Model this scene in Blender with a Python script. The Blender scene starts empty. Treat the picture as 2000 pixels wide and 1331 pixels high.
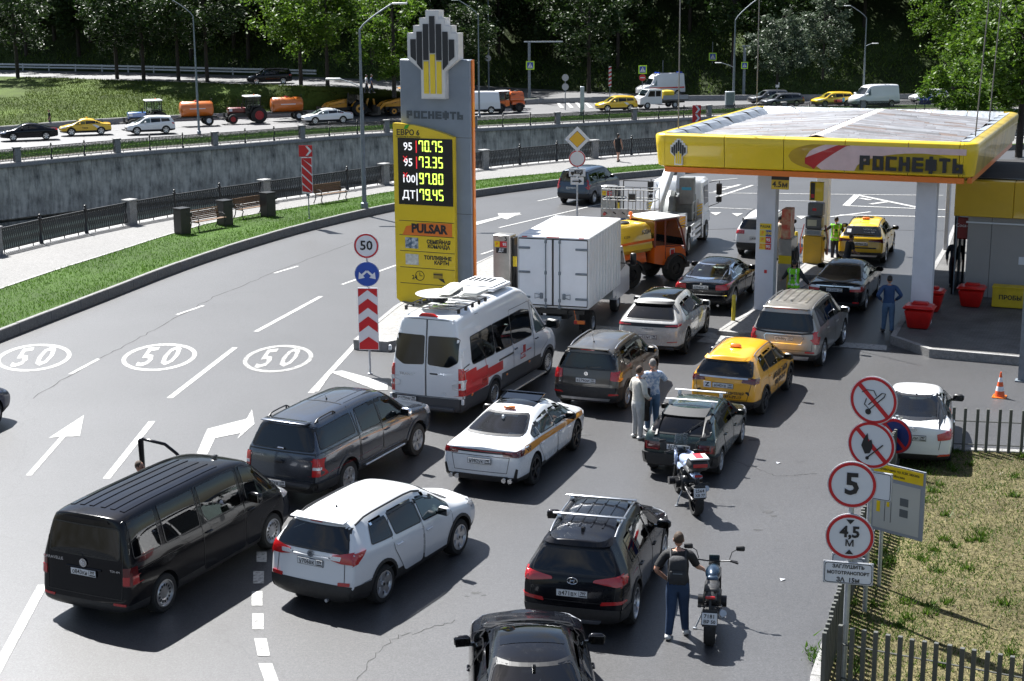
import bpy, bmesh, math, random
from math import sin, cos, tan, pi, radians, degrees, sqrt, atan2, hypot
from mathutils import Vector as V, Matrix, noise as mnoise
from mathutils.bvhtree import BVHTree
RND = random.Random(11)
SC = bpy.context.scene
COL = SC.collection
# camera
TH, RO, HH = radians(12.888), radians(-.356), 10.494
fw = V((0, cos(TH), -sin(TH))); up0 = V((0, sin(TH), cos(TH))); rt0 = V((1, 0, 0))
rt = rt0*cos(RO) + up0*sin(RO); up = up0*cos(RO) - rt0*sin(RO)
cd = bpy.data.cameras.new('camera'); cam = bpy.data.objects.new('camera', cd); COL.objects.link(cam)
cd.sensor_width = 36; cd.lens = 2981/2000*36; cd.clip_start = .2; cd.clip_end = 3000
cam.matrix_world = Matrix(((rt.x, up.x, -fw.x, 0), (rt.y, up.y, -fw.y, 0), (rt.z, up.z, -fw.z, HH), (0, 0, 0, 1)))
SC.camera = cam
# light
SUN_EL, SUN_AZ = radians(54), radians(-35)      # azimuth measured from +y towards +x
W = bpy.data.worlds.new('World'); SC.world = W; W.use_nodes = True
nt = W.node_tree; bg = nt.nodes['Background']; sk = nt.nodes.new('ShaderNodeTexSky')
sk.sky_type = 'NISHITA'; sk.sun_disc = False; sk.sun_elevation = SUN_EL; sk.sun_rotation = SUN_AZ
sk.altitude = 200; sk.air_density = 1.0; sk.dust_density = 1.0; sk.ozone_density = 1.0
# broken clouds over the blue, mixed into the sky all round
tc = nt.nodes.new('ShaderNodeTexCoord'); mp = nt.nodes.new('ShaderNodeMapping'); mp.inputs['Scale'].default_value = (1.1, 1.1, 2.6)
cn = nt.nodes.new('ShaderNodeTexNoise'); cn.inputs['Scale'].default_value = 3.2; cn.inputs['Detail'].default_value = 8; cn.inputs['Roughness'].default_value = .62
cr = nt.nodes.new('ShaderNodeValToRGB'); cr.color_ramp.elements[0].position = .47; cr.color_ramp.elements[1].position = .66
mxc = nt.nodes.new('ShaderNodeMix'); mxc.data_type = 'RGBA'; mxc.inputs[7].default_value = (3.6, 3.75, 4.0, 1)
nt.links.new(tc.outputs['Generated'], mp.inputs['Vector']); nt.links.new(mp.outputs[0], cn.inputs['Vector'])
nt.links.new(cn.outputs[0], cr.inputs[0]); nt.links.new(cr.outputs[0], mxc.inputs[0])
nt.links.new(sk.outputs[0], mxc.inputs[6]); nt.links.new(mxc.outputs[2], bg.inputs[0]); bg.inputs[1].default_value = .05
sd = bpy.data.lights.new('sun', 'SUN'); sd.energy = 4.9; sd.angle = radians(.53); sd.color = (1, .985, .955)
so = bpy.data.objects.new('sun', sd); COL.objects.link(so)
sdir = V((sin(SUN_AZ)*cos(SUN_EL), cos(SUN_AZ)*cos(SUN_EL), sin(SUN_EL)))
so.rotation_euler = sdir.to_track_quat('Z', 'Y').to_euler()
SC.view_settings.view_transform = 'Standard'; SC.view_settings.look = 'None'; SC.view_settings.gamma = 1
SC.view_settings.use_curve_mapping = False; SC.view_settings.exposure = 1.55
SC.render.engine = 'CYCLES'; SC.cycles.max_bounces = 6; SC.cycles.diffuse_bounces = 2; SC.cycles.glossy_bounces = 3
SC.cycles.transparent_max_bounces = 6; SC.cycles.transmission_bounces = 3
SC.cycles.caustics_reflective = False; SC.cycles.caustics_refractive = False; SC.cycles.sample_clamp_indirect = 6
def at(px, py, z=0.):
 u, v = (px-1000)/2981, -(py-665.5)/2981
 d = fw + rt*u + up*v
 t = (z-HH)/d.z
 return V((d.x*t, d.y*t, z))
# materials
MATS = {}
def mat(name, col=(.5, .5, .5), rough=.5, metal=0., coat=0., var=None, bump=None, emis=0., spec=.5, trans=0., alpha=1., flake=0., dirt=None):
 if name in MATS: return MATS[name]
 m = bpy.data.materials.new(name); m.use_nodes = True; MATS[name] = m
 n = m.node_tree; p = n.nodes['Principled BSDF']; L = n.links.new
 c4 = (*col, 1); m.diffuse_color = c4
 p.inputs['Base Color'].default_value = c4; p.inputs['Roughness'].default_value = rough
 p.inputs['Metallic'].default_value = metal; p.inputs['Coat Weight'].default_value = coat; p.inputs['Coat Roughness'].default_value = .03
 p.inputs['Specular IOR Level'].default_value = spec
 if trans: p.inputs['Transmission Weight'].default_value = trans
 if alpha < 1: p.inputs['Alpha'].default_value = alpha
 if emis: p.inputs['Emission Color'].default_value = c4; p.inputs['Emission Strength'].default_value = emis
 src = None
 if var or bump or dirt:
  tcn = n.nodes.new('ShaderNodeTexCoord')
  co = tcn.outputs['Object']
 if var:
  nz = n.nodes.new('ShaderNodeTexNoise'); nz.inputs['Scale'].default_value = var[0]; nz.inputs['Detail'].default_value = 6; nz.inputs['Roughness'].default_value = .6
  L(co, nz.inputs['Vector'])
  rp = n.nodes.new('ShaderNodeValToRGB'); a = var[1]; c2 = var[2] if len(var) > 2 else tuple(x*(1-a) for x in col)
  c1 = col if len(var) > 2 else tuple(min(1, x*(1+a*.6)) for x in col)
  rp.color_ramp.elements[0].position = .5-.2*(a if len(var) > 2 else 1); rp.color_ramp.elements[1].position = .5+.2*(a if len(var) > 2 else 1)
  rp.color_ramp.elements[0].color = (*c1, 1); rp.color_ramp.elements[1].color = (*c2, 1)
  L(nz.outputs[0], rp.inputs[0]); src = rp.outputs[0]
 if dirt:
  n2 = n.nodes.new('ShaderNodeTexNoise'); n2.inputs['Scale'].default_value = dirt[2]; n2.inputs['Detail'].default_value = 9; n2.inputs['Roughness'].default_value = .75
  L(co, n2.inputs['Vector'])
  mr = n.nodes.new('ShaderNodeMapRange'); mr.inputs[1].default_value = .5; mr.inputs[2].default_value = .75; mr.inputs[3].default_value = 0; mr.inputs[4].default_value = dirt[1]
  L(n2.outputs[0], mr.inputs[0])
  mx = n.nodes.new('ShaderNodeMix'); mx.data_type = 'RGBA'; mx.inputs[6].default_value = c4; mx.inputs[7].default_value = (*dirt[0], 1)
  if src: L(src, mx.inputs[6])
  L(mr.outputs[0], mx.inputs[0]); src = mx.outputs[2]
  ra = n.nodes.new('ShaderNodeMapRange'); ra.inputs[3].default_value = rough; ra.inputs[4].default_value = min(1, rough+.35)
  ra.inputs[2].default_value = max(dirt[1], .01); L(mr.outputs[0], ra.inputs[0]); L(ra.outputs[0], p.inputs['Roughness'])
 if src: L(src, p.inputs['Base Color'])
 if bump:
  nb = n.nodes.new('ShaderNodeTexNoise'); nb.inputs['Scale'].default_value = bump[0]; nb.inputs['Detail'].default_value = 4
  L(co, nb.inputs['Vector']); bn = n.nodes.new('ShaderNodeBump'); bn.inputs['Strength'].default_value = bump[1]; bn.inputs['Distance'].default_value = .02
  L(nb.outputs[0], bn.inputs['Height']); L(bn.outputs[0], p.inputs['Normal'])
 return m
def paint(name, col, metal=0., rough=.35, dust=.12):
 dk = max(col) < .01
 m = mat(name, col, rough, metal, .38 if dk else .9, spec=.15 if dk else .5, dirt=((.25, .245, .235), dust*.6, 2.5))
 n = m.node_tree; p = n.nodes['Principled BSDF']; L = n.links.new       # the inner side of the shell is dark trim
 if 'Geometry' not in n.nodes:
  g = n.nodes.new('ShaderNodeNewGeometry'); d = n.nodes.new('ShaderNodeBsdfDiffuse'); d.inputs[0].default_value = (.02, .02, .021, 1); mx = n.nodes.new('ShaderNodeMixShader')
  L(g.outputs['Backfacing'], mx.inputs[0]); L(p.outputs[0], mx.inputs[1]); L(d.outputs[0], mx.inputs[2]); L(mx.outputs[0], n.nodes['Material Output'].inputs[0])
 return m
def winglass(name, tint, gloss=(1, 1, 1)):
 m = bpy.data.materials.new(name); m.use_nodes = True; n = m.node_tree; L = n.links.new; MATS[name] = m; n.nodes.remove(n.nodes['Principled BSDF'])
 t = n.nodes.new('ShaderNodeBsdfTransparent'); t.inputs[0].default_value = (*tint, 1); g = n.nodes.new('ShaderNodeBsdfGlossy'); g.inputs[0].default_value = (*gloss, 1); g.inputs['Roughness'].default_value = .015
 f = n.nodes.new('ShaderNodeFresnel'); f.inputs[0].default_value = 1.6; mx = n.nodes.new('ShaderNodeMixShader'); L(f.outputs[0], mx.inputs[0]); L(t.outputs[0], mx.inputs[1]); L(g.outputs[0], mx.inputs[2]); L(mx.outputs[0], n.nodes['Material Output'].inputs[0]); return m
black = mat('black_plastic', (.018, .018, .019), .55, var=(14, .35))
dark = mat('dark_trim', (.008, .008, .009), .35)
rubber = mat('tyre_rubber', (.016, .016, .016), .85, var=(20, .4))
glass = winglass('tinted_glass', (.10, .115, .12))
glass2 = winglass('clear_glass', (.60, .68, .66))
chrome = mat('chrome', (.75, .76, .78), .12, 1)
alu = mat('silver_alloy', (.55, .56, .58), .3, 1., var=(8, .2))
steel = mat('galvanised_steel', (.42, .45, .49), .45, .65, var=(7, .25), bump=(60, .1))
greyp = mat('grey_post_paint', (.17, .20, .23), .5, .2, var=(5, .25))
redlamp = mat('red_lamp', (.42, .008, .010), .12, coat=1, bump=(50, .3))
dredlamp = mat('dark_red_lamp', (.10, .004, .005), .12, coat=1)
clearlamp = mat('clear_lamp', (.62, .63, .66), .1, .3, coat=1, bump=(40, .4))
orlamp = mat('orange_lamp', (.75, .17, .02), .2, coat=1)
white = mat('white_plastic', (.72, .73, .74), .4, var=(6, .1))
platew = mat('plate_white', (.62, .63, .64), .4)
ink = mat('black_print', (.012, .012, .014), .5)
redp = mat('red_sign_paint', (.50, .012, .018), .4)
whites = mat('white_sign_film', (.66, .68, .72), .35)
yel = mat('yellow_board', (.78, .56, .012), .35, var=(.8, .12), coat=.4)
# mesh builder
class MB:
 def __init__(s): s.nofix = False; s.v = []; s.f = []; s.m = []; s.mi = 0; s.M = Matrix()
 def add(s, vs, fs, mi=None):
  b = len(s.v); M = s.M
  s.v += [M @ V(p) for p in vs]; s.f += [tuple(b+i for i in f) for f in fs]; s.m += [s.mi if mi is None else mi]*len(fs)
 def box(s, c, d, rz=0, rx=0, ry=0, taper=(1, 1), bev=0):
  x, y, z = d[0]/2, d[1]/2, d[2]/2; tx, ty = taper
  if bev:
   b = min(bev, x*.9, y*.9, z*.9); vs = []; 
   for sz in (-1, 1):
    for (ix, iy, iz) in ((b, b, 0), (0, b, b)) if sz < 0 else ((0, b, b), (b, b, 0)):
     X, Y, Z = x-(b if ix else 0), y-(b if ix else 0), z-iz
     ch = b*.6 if not ix else b*.3
     tX, tY = (tx, ty) if sz > 0 else (1, 1)
     for (a, q) in ((X-ch, -Y), (X, -Y+ch), (X, Y-ch), (X-ch, Y), (-X+ch, Y), (-X, Y-ch), (-X, -Y+ch), (-X+ch, -Y)):
      vs.append(V((a*tX, q*tY, sz*Z)))
   fs = [tuple(reversed(range(8))), tuple(range(24, 32))]
   for k in range(3):
    for i in range(8): j = (i+1) % 8; fs.append((k*8+i, k*8+j, k*8+8+j, k*8+8+i))
  else:
   vs = [V((a*(tx if q else 1)*x, b*(ty if q else 1)*y, (1 if q else -1)*z)) for q in (0, 1) for (a, b) in ((-1, -1), (1, -1), (1, 1), (-1, 1))]
   fs = [(3, 2, 1, 0), (4, 5, 6, 7), (0, 1, 5, 4), (1, 2, 6, 5), (2, 3, 7, 6), (3, 0, 4, 7)]
  Rm = Matrix.Rotation(rz, 3, 'Z') @ Matrix.Rotation(ry, 3, 'Y') @ Matrix.Rotation(rx, 3, 'X')
  s.add([Rm @ p + V(c) for p in vs], fs); return s
 def cyl(s, p0, p1, r0, r1=None, n=12, cap=True):
  p0, p1 = V(p0), V(p1); r1 = r0 if r1 is None else r1
  d = (p1-p0).normalized(); a = d.orthogonal().normalized(); b = d.cross(a)
  vs = [p0+(a*cos(2*pi*i/n)+b*sin(2*pi*i/n))*r0 for i in range(n)]+[p1+(a*cos(2*pi*i/n)+b*sin(2*pi*i/n))*r1 for i in range(n)]
  fs = [(i, (i+1) % n, n+(i+1) % n, n+i) for i in range(n)]
  if cap: fs += [tuple(reversed(range(n))), tuple(range(n, 2*n))]
  s.add(vs, fs); return s
 def tube(s, pts, r, n=8, cap=True):
  pts = [V(p) for p in pts]; rs = r if isinstance(r, (list, tuple)) else [r]*len(pts)
  vs = []; a = None
  for i, p in enumerate(pts):
   d = (pts[min(i+1, len(pts)-1)]-pts[max(i-1, 0)]).normalized()
   a = d.orthogonal().normalized() if a is None else (a-d*a.dot(d)).normalized()
   b = d.cross(a); vs += [p+(a*cos(2*pi*k/n)+b*sin(2*pi*k/n))*rs[i] for k in range(n)]
  fs = []
  for i in range(len(pts)-1):
   for k in range(n): fs.append((i*n+k, i*n+(k+1) % n, (i+1)*n+(k+1) % n, (i+1)*n+k))
  if cap: fs += [tuple(reversed(range(n))), tuple((len(pts)-1)*n+k for k in range(n))]
  s.add(vs, fs); return s
 def lathe(s, prof, n=24, axis='z', c=(0, 0, 0), cap=True):
  c = V(c); vs = []
  for (r, h) in prof:
   for k in range(n):
    a = 2*pi*k/n
    p = {'z': (r*cos(a), r*sin(a), h), 'x': (h, r*cos(a), r*sin(a)), 'y': (r*sin(a), h, r*cos(a))}[axis]
    vs.append(V(p)+c)
  fs = []
  for i in range(len(prof)-1):
   for k in range(n): fs.append((i*n+k, i*n+(k+1) % n, (i+1)*n+(k+1) % n, (i+1)*n+k))
  if cap and prof[0][0] > 1e-4: fs.append(tuple(reversed(range(n))))
  if cap and prof[-1][0] > 1e-4: fs.append(tuple((len(prof)-1)*n+k for k in range(n)))
  s.add(vs, fs); return s
 def prism(s, poly, h0, h1, axis='z'):
  n = len(poly); f = {'z': lambda a, b, h: (a, b, h), 'y': lambda a, b, h: (a, h, b), 'x': lambda a, b, h: (h, a, b)}[axis]
  vs = [f(a, b, h0) for a, b in poly]+[f(a, b, h1) for a, b in poly]
  fs = [(i, (i+1) % n, n+(i+1) % n, n+i) for i in range(n)]+[tuple(reversed(range(n))), tuple(range(n, 2*n))]
  s.add(vs, fs); return s
 def sphere(s, c, r, n=10, m=7):
  r = r if isinstance(r, (list, tuple)) else (r, r, r)
  vs = [V((0, 0, -r[2]))+V(c)]; fs = []
  for i in range(1, m):
   t = pi*i/m
   for k in range(n): vs.append(V((sin(t)*cos(2*pi*k/n)*r[0], sin(t)*sin(2*pi*k/n)*r[1], -cos(t)*r[2]))+V(c))
  vs.append(V((0, 0, r[2]))+V(c)); e = len(vs)-1
  for k in range(n): fs.append((0, 1+(k+1) % n, 1+k)); fs.append((e, e-n+k, e-n+(k+1) % n))
  for i in range(m-2):
   for k in range(n): a = 1+i*n; fs.append((a+k, a+(k+1) % n, a+n+(k+1) % n, a+n+k))
  s.add(vs, fs); return s
 def mesh(s, name, mats, smooth=None, fix=True):
  me = bpy.data.meshes.new(name); me.from_pydata(s.v, [], s.f)
  mats = mats if isinstance(mats, (list, tuple)) else [mats]
  for m in mats: me.materials.append(m)
  if len(mats) > 1: me.polygons.foreach_set('material_index', s.m)
  if fix and not s.nofix:
   b = bmesh.new(); b.from_mesh(me); bmesh.ops.recalc_face_normals(b, faces=b.faces); b.to_mesh(me); b.free()
  if smooth is not None:
   me.polygons.foreach_set('use_smooth', [True]*len(me.polygons)); me.set_sharp_from_angle(angle=radians(smooth))
  me.update(); return me
 def build(s, name, mats, parent=None, smooth=None, loc=(0, 0, 0), rz=0, fix=True):
  return link(name, s.mesh(name, mats, smooth, fix), parent, loc, rz)
def link(name, me, parent=None, loc=(0, 0, 0), rz=0):
 o = bpy.data.objects.new(name, me); COL.objects.link(o)
 o.location = loc; o.rotation_euler[2] = rz
 if parent is not None: o.parent = parent
 return o
def thing(name, label, cat, loc=(0, 0, 0), rz=0, group=None):
 o = link(name, None, None, loc, rz); return tag(o, label, cat, group)
def tag(o, label, cat, group=None):
 o['label'] = label; o['category'] = cat
 if group: o['group'] = group
 return o
def struct(o, kind='structure'): o['kind'] = kind; return o
def part(o, label): o['label'] = label; return o
def kids(o): return [c for c in bpy.data.objects if c.parent == o]
CH = {}
def dup(root, loc, rz=0, label=None, group=None, scale=1):
 if root.name not in CH:
  CH[root.name] = [(c, [(d, []) for d in kids(c)]) for c in kids(root)]
 r = root.copy(); COL.objects.link(r); r.location = loc; r.rotation_euler[2] = rz; r.scale = (scale,)*3
 if label: r['label'] = label
 if group: r['group'] = group
 for c, ds in CH[root.name]:
  k = c.copy(); COL.objects.link(k); k.parent = r
  for d, _ in ds: q = d.copy(); COL.objects.link(q); q.parent = k
 return r
TXT = {}
def text_mesh(s, size=1., xs=1., mt=None, ext=0., align='CENTER', sp=1., res=2, bold=0.):
 key = (s, size, xs, mt.name, ext, align, sp, bold)
 if key in TXT: return TXT[key]
 c = bpy.data.curves.new('lettering', 'FONT'); c.body = s; c.size = size; c.extrude = ext; c.align_x = align; c.align_y = 'CENTER'
 c.resolution_u = res; c.space_character = sp; c.offset = bold
 o = bpy.data.objects.new('tmp', c); COL.objects.link(o)
 me = bpy.data.meshes.new_from_object(o); bpy.data.objects.remove(o); bpy.data.curves.remove(c)
 for v in me.vertices: v.co.x *= xs
 me.materials.clear(); me.materials.append(mt); TXT[key] = me; return me
def text(s, M, size, mt, parent=None, name='lettering', xs=1., ext=.002, align='CENTER', sp=1., bold=0.):
 me = text_mesh(s, size, xs, mt, ext, align, sp, bold=bold)
 o = link(name, me, parent); o.matrix_local = M; return o
def face(loc, nx=0, ny=-1, tilt=0):
 n = V((nx, ny, 0)).normalized(); x = V((-n.y, n.x, 0)); y = V((0, 0, 1))
 return Matrix(((x.x, y.x, n.x, loc[0]), (x.y, y.y, n.y, loc[1]), (x.z, y.z, n.z, loc[2]), (0, 0, 0, 1)))
def rpoly(pts, r=.05, n=3):
 out = []; N = len(pts)
 for i in range(N):
  p0, p, p1 = V(pts[i-1]), V(pts[i]), V(pts[(i+1) % N])
  a, b = p0-p, p1-p; rr = min(r, a.length*.45, b.length*.45)
  if rr < 1e-5: out.append(tuple(p)); continue
  A, B = p+a.normalized()*rr, p+b.normalized()*rr
  for k in range(n+1):
   t = k/n; q = A*(1-t)**2+p*2*t*(1-t)+B*t*t; out.append((q.x, q.y))
 return out
def circ(cx, cy, r, n=24, ry=None): return [(cx+r*cos(2*pi*k/n), cy+(ry or r)*sin(2*pi*k/n)) for k in range(n)]
# ground materials
def ground_mat(name, base, vary, grain=220., rough=.75, cracks=0., stain=.25, spec=.5, bumps=.4):
 m = bpy.data.materials.new(name); m.use_nodes = True; n = m.node_tree; L = n.links.new; p = n.nodes['Principled BSDF']; MATS[name] = m
 tc = n.nodes.new('ShaderNodeTexCoord'); co = tc.outputs['Object']
 def noi(sc, det=5, ro=.6):
  x = n.nodes.new('ShaderNodeTexNoise'); x.inputs['Scale'].default_value = sc; x.inputs['Detail'].default_value = det; x.inputs['Roughness'].default_value = ro; L(co, x.inputs['Vector']); return x.outputs[0]
 def mr(src, a, b, c, d):
  x = n.nodes.new('ShaderNodeMapRange'); [setattr(x.inputs[i], 'default_value', v) for i, v in zip((1, 2, 3, 4), (a, b, c, d))]; L(src, x.inputs[0]); return x.outputs[0]
 def mul(a, b):
  x = n.nodes.new('ShaderNodeMath'); x.operation = 'MULTIPLY'; L(a, x.inputs[0]); L(b, x.inputs[1]); return x.outputs[0]
 f = mul(mr(noi(.22, 4), .3, .7, 1+vary, 1-vary), mr(noi(grain, 2, .9), .3, .7, .40, 1.70))
 f = mul(f, mr(noi(1.6, 8, .7), .58, .80, 1, 1-stain)); f = mul(f, mr(noi(9., 5, .85), .3, .7, .66, 1.34)); f = mul(f, mr(noi(.55, 6, .75), .30, .46, 1-stain*.55, 1)); f = mul(f, mr(noi(5., 5, .8), .66, .74, 1, 1-stain*.8))
 if cracks:
  v = n.nodes.new('ShaderNodeTexVoronoi'); v.feature = 'DISTANCE_TO_EDGE'; v.inputs['Scale'].default_value = cracks
  w_ = n.nodes.new('ShaderNodeMix'); w_.data_type = 'VECTOR'; w_.inputs[0].default_value = .5; 
  nz = n.nodes.new('ShaderNodeTexNoise'); nz.inputs['Scale'].default_value = 1.3; nz.inputs['Detail'].default_value = 6; L(co, nz.inputs['Vector']); L(co, w_.inputs[4]); L(nz.outputs[1], w_.inputs[5]); L(w_.outputs[1], v.inputs['Vector'])
  f = mul(f, mr(v.outputs['Distance'], .0, .0018, .72, 1))
 c = n.nodes.new('ShaderNodeMix'); c.data_type = 'RGBA'; c.blend_type = 'MULTIPLY'; c.inputs[0].default_value = 1; c.inputs[6].default_value = (*base, 1)
 cc = n.nodes.new('ShaderNodeCombineColor'); [L(f, cc.inputs[i]) for i in range(3)]; L(cc.outputs[0], c.inputs[7]); L(c.outputs[2], p.inputs['Base Color'])
 p.inputs['Roughness'].default_value = rough; p.inputs['Specular IOR Level'].default_value = spec
 b = n.nodes.new('ShaderNodeBump'); b.inputs['Strength'].default_value = bumps; b.inputs['Distance'].default_value = .01; L(noi(grain*2, 3, .8), b.inputs['Height']); L(b.outputs[0], p.inputs['Normal'])
 return m
asph = ground_mat('asphalt', (.041, .041, .043), .14, 26, .42, .10, .34, .85)
asph2 = ground_mat('asphalt_far', (.10, .10, .104), .12, 40, .5, 0, .2, .7)
conc = ground_mat('concrete', (.20, .196, .188), .10, 60, .8, 0, .25)
walk = ground_mat('promenade_paving', (.145, .142, .138), .06, 60, .8, 0, .15)
granite = ground_mat('granite', (.21, .207, .203), .10, 90, .7, 0, .3)
granite_d = ground_mat('granite_kerb', (.15, .147, .144), .12, 70, .75, 0, .35)
turf = ground_mat('turf', (.035, .07, .010), .35, 25, .9, 0, .35, .2, .8)
drylawn = ground_mat('dry_lawn', (.085, .074, .036), .45, 18, .95, 0, .5, .2, .9)
bankm = ground_mat('bank_grass', (.045, .068, .012), .5, 12, .95, 0, .5, .2, .9)
hillm = ground_mat('hill_soil', (.028, .042, .012), .5, 5, .95, 0, .5, .2, .9)
def brick_mat(name, c1, c2, mortar, sc, rot=0.):
 m = bpy.data.materials.new(name); m.use_nodes = True; n = m.node_tree; L = n.links.new; p = n.nodes['Principled BSDF']; MATS[name] = m
 tc = n.nodes.new('ShaderNodeTexCoord'); mp = n.nodes.new('ShaderNodeMapping'); mp.inputs['Rotation'].default_value = (0, 0, rot); L(tc.outputs['Object'], mp.inputs[0])
 b = n.nodes.new('ShaderNodeTexBrick'); b.inputs['Scale'].default_value = sc; b.inputs['Color1'].default_value = (*c1, 1); b.inputs['Color2'].default_value = (*c2, 1); b.inputs['Mortar'].default_value = (*mortar, 1); b.inputs['Mortar Size'].default_value = .03; b.inputs['Bias'].default_value = -.2
 L(mp.outputs[0], b.inputs['Vector']); nz = n.nodes.new('ShaderNodeTexNoise'); nz.inputs['Scale'].default_value = 1.1; nz.inputs['Detail'].default_value = 8; L(tc.outputs['Object'], nz.inputs['Vector'])
 r = n.nodes.new('ShaderNodeMapRange'); r.inputs[1].default_value = .35; r.inputs[2].default_value = .7; r.inputs[3].default_value = 1.15; r.inputs[4].default_value = .6; L(nz.outputs[0], r.inputs[0])
 mx = n.nodes.new('ShaderNodeMix'); mx.data_type = 'RGBA'; mx.blend_type = 'MULTIPLY'; mx.inputs[0].default_value = 1; cc = n.nodes.new('ShaderNodeCombineColor'); [L(r.outputs[0], cc.inputs[i]) for i in range(3)]
 L(b.outputs[0], mx.inputs[6]); L(cc.outputs[0], mx.inputs[7]); L(mx.outputs[2], p.inputs['Base Color']); p.inputs['Roughness'].default_value = .7
 bp = n.nodes.new('ShaderNodeBump'); bp.inputs['Strength'].default_value = .5; bp.inputs['Distance'].default_value = .01; bp.invert = True; L(b.outputs['Fac'], bp.inputs['Height']); L(bp.outputs[0], p.inputs['Normal']); return m
pavers = brick_mat('grey_pavers', (.11, .107, .104), (.078, .076, .074), (.06, .058, .055), 2.6, radians(23.3))
markm = mat('road_marking', (.38, .38, .37), .6, dirt=((.07, .07, .07), .9, 9.))
markm2 = mat('road_marking_worn', (.30, .30, .29), .6, dirt=((.09, .09, .09), .95, 5.))
for m_ in (markm, markm2):
 for x in m_.node_tree.nodes:
  if x.type == 'MAP_RANGE' and abs(x.inputs[1].default_value-.5) < .01: x.inputs[1].default_value = .46 if m_ is markm else .40; x.inputs[2].default_value = .68
# lines of the terrain (pixel knots, height)
XS = [-700, -350, -160, -60]+list(range(0, 2001, 50))+[2080, 2250, 2600]
def line(kn, z):
 out = []
 for x in XS:
  if x < kn[0][0]: a, b = kn[0], kn[1]
  elif x > kn[-1][0]: a, b = kn[-2], kn[-1]
  else: a, b = next((a, b) for a, b in zip(kn, kn[1:]) if x <= b[0])
  y = a[1]+(b[1]-a[1])*(x-a[0])/(b[0]-a[0])
  zz = z if not isinstance(z, list) else interp(z, x)
  out.append(at(x, y, zz))
 # light smoothing
 for _ in range(2): out = [out[0]]+[(out[i-1]+out[i]*2+out[i+1])/4 for i in range(1, len(out)-1)]+[out[-1]]
 return out
def interp(pts, x):
 if x <= pts[0][0]: return pts[0][1]
 for (a, b), (c, d) in zip(pts, pts[1:]):
  if x <= c: return b+(d-b)*(x-a)/(c-a) if c > a else d
 return pts[-1][1]
def off(ln, d, dz=0.):
 out = []
 for i, p in enumerate(ln):
  t = (ln[min(i+1, len(ln)-1)]-ln[max(i-1, 0)]); t.z = 0; t.normalize(); n = V((-t.y, t.x, 0)); out.append(V((p.x+n.x*d, p.y+n.y*d, p.z+dz)))
 return out
def strip(name, lines, m, kind='structure', sub=1):
 vs = []; fs = []; n = len(lines[0])
 for ln in lines: vs += [tuple(p) for p in ln]
 for r_ in range(len(lines)-1):
  for i in range(n-1): a = r_*n+i; fs.append((a, a+1, a+n+1, a+n))
 me = bpy.data.meshes.new(name); me.from_pydata(vs, [], fs); me.materials.append(m); me.polygons.foreach_set('use_smooth', [True]*len(fs))
 o = link(name, me); o['kind'] = kind; return o
ZK = .36
kerb = line([(-700, 935), (0, 668), (100, 628), (200, 590), (300, 549), (400, 512), (500, 480), (600, 450), (700, 427), (780, 408), (930, 385), (1020, 372), (1100, 362), (1200, 352), (1300, 342), (1420, 333), (1600, 318), (1800, 304), (2000, 292)], 0)
ginner = line([(-700, 800), (0, 566), (100, 530), (200, 501), (300, 468), (400, 437), (500, 417), (600, 403), (700, 385), (780, 371), (930, 352), (1100, 336), (1290, 320), (1600, 303), (2000, 280)], ZK)
rail_n = line([(-700, 690), (0, 495), (120, 467), (245, 440), (360, 419), (480, 400), (590, 385), (700, 368), (780, 356), (930, 331), (1110, 313), (1290, 299), (1600, 285), (2000, 268)], ZK)
ZF = -1.9
rail_f = line([(-700, 385), (0, 320), (245, 297), (455, 282), (690, 262), (1005, 247), (1180, 238), (1300, 231), (1560, 220), (2000, 212)], ZF)
foot = line([(-700, 300), (0, 260), (100, 250), (250, 240), (420, 233), (590, 227), (720, 222), (850, 214), (1000, 204), (1200, 198), (1500, 195), (2000, 192)], ZF)
zt_ = [(-700, 1.2), (700, 1.1), (800, .6), (900, -.9), (980, -1.85), (2600, -1.88)]
btop = line([(-700, 140), (0, 149), (240, 157), (420, 164), (590, 168), (720, 173), (820, 182), (900, 194), (1000, 202), (1200, 196), (1500, 193.5), (2000, 191)], zt_)
hfoot = line([(-700, 122), (0, 137), (240, 141), (420, 146), (590, 150), (720, 155), (850, 162), (1000, 172), (1200, 182), (1400, 189), (1600, 190), (2000, 190)], zt_)
# one sheet for the near side up to the railing, big enough behind the camera
base = [V((p.x, p.y, 0)) for p in kerb]
back = [V((p.x*1.3, -60 if abs(p.x) < 999 else 0, 0)) for p in base]
mid = [V((p.x+(-.3 if p.x < 0 else .3), min(p.y*.5, 30), 0)) for p in base]
strip('main_road', [back, mid, base], asph)
strip('verge_soil', [off(kerb, .02, -.03), off(kerb, .02, ZK-.03)], granite_d)
kt = off(kerb, .17, ZK)
strip('verge_grass', [off(kt, 0, -.03), [a*.5+b*.5+V((0, 0, .02)) for a, b in zip(kt, ginner)], off(ginner, 0, -.01)], turf)
edge = off(ginner, .14)
strip('verge_edging', [off(ginner, 0, .015), off(ginner, .13, .015), off(ginner, .13, -.1)], granite)
strip('promenade', [edge, off(rail_n, .15)], walk)
# near quay coping and wall, water, far wall
strip('quay_coping', [off(rail_n, -.35, .012), off(rail_n, .45, .012), off(rail_n, .45, -.4), off(rail_n, .2, -.4), off(rail_n, .2, -7)], granite)
wl = off(rail_f, -.25); water = mat('river_water', (.02, .03, .028), .08, bump=(1.5, .3))
strip('river_water', [[V((p.x, p.y, -6.2)) for p in off(rail_n, -.2)], [V((p.x, p.y, -6.2)) for p in off(rail_f, .2)]], water)
cw = mat('quay_wall_concrete', (.52, .49, .44), .85, var=(.6, .45), dirt=((.07, .07, .07), .95, 1.6), bump=(6, .5))
nt_ = cw.node_tree
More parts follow.
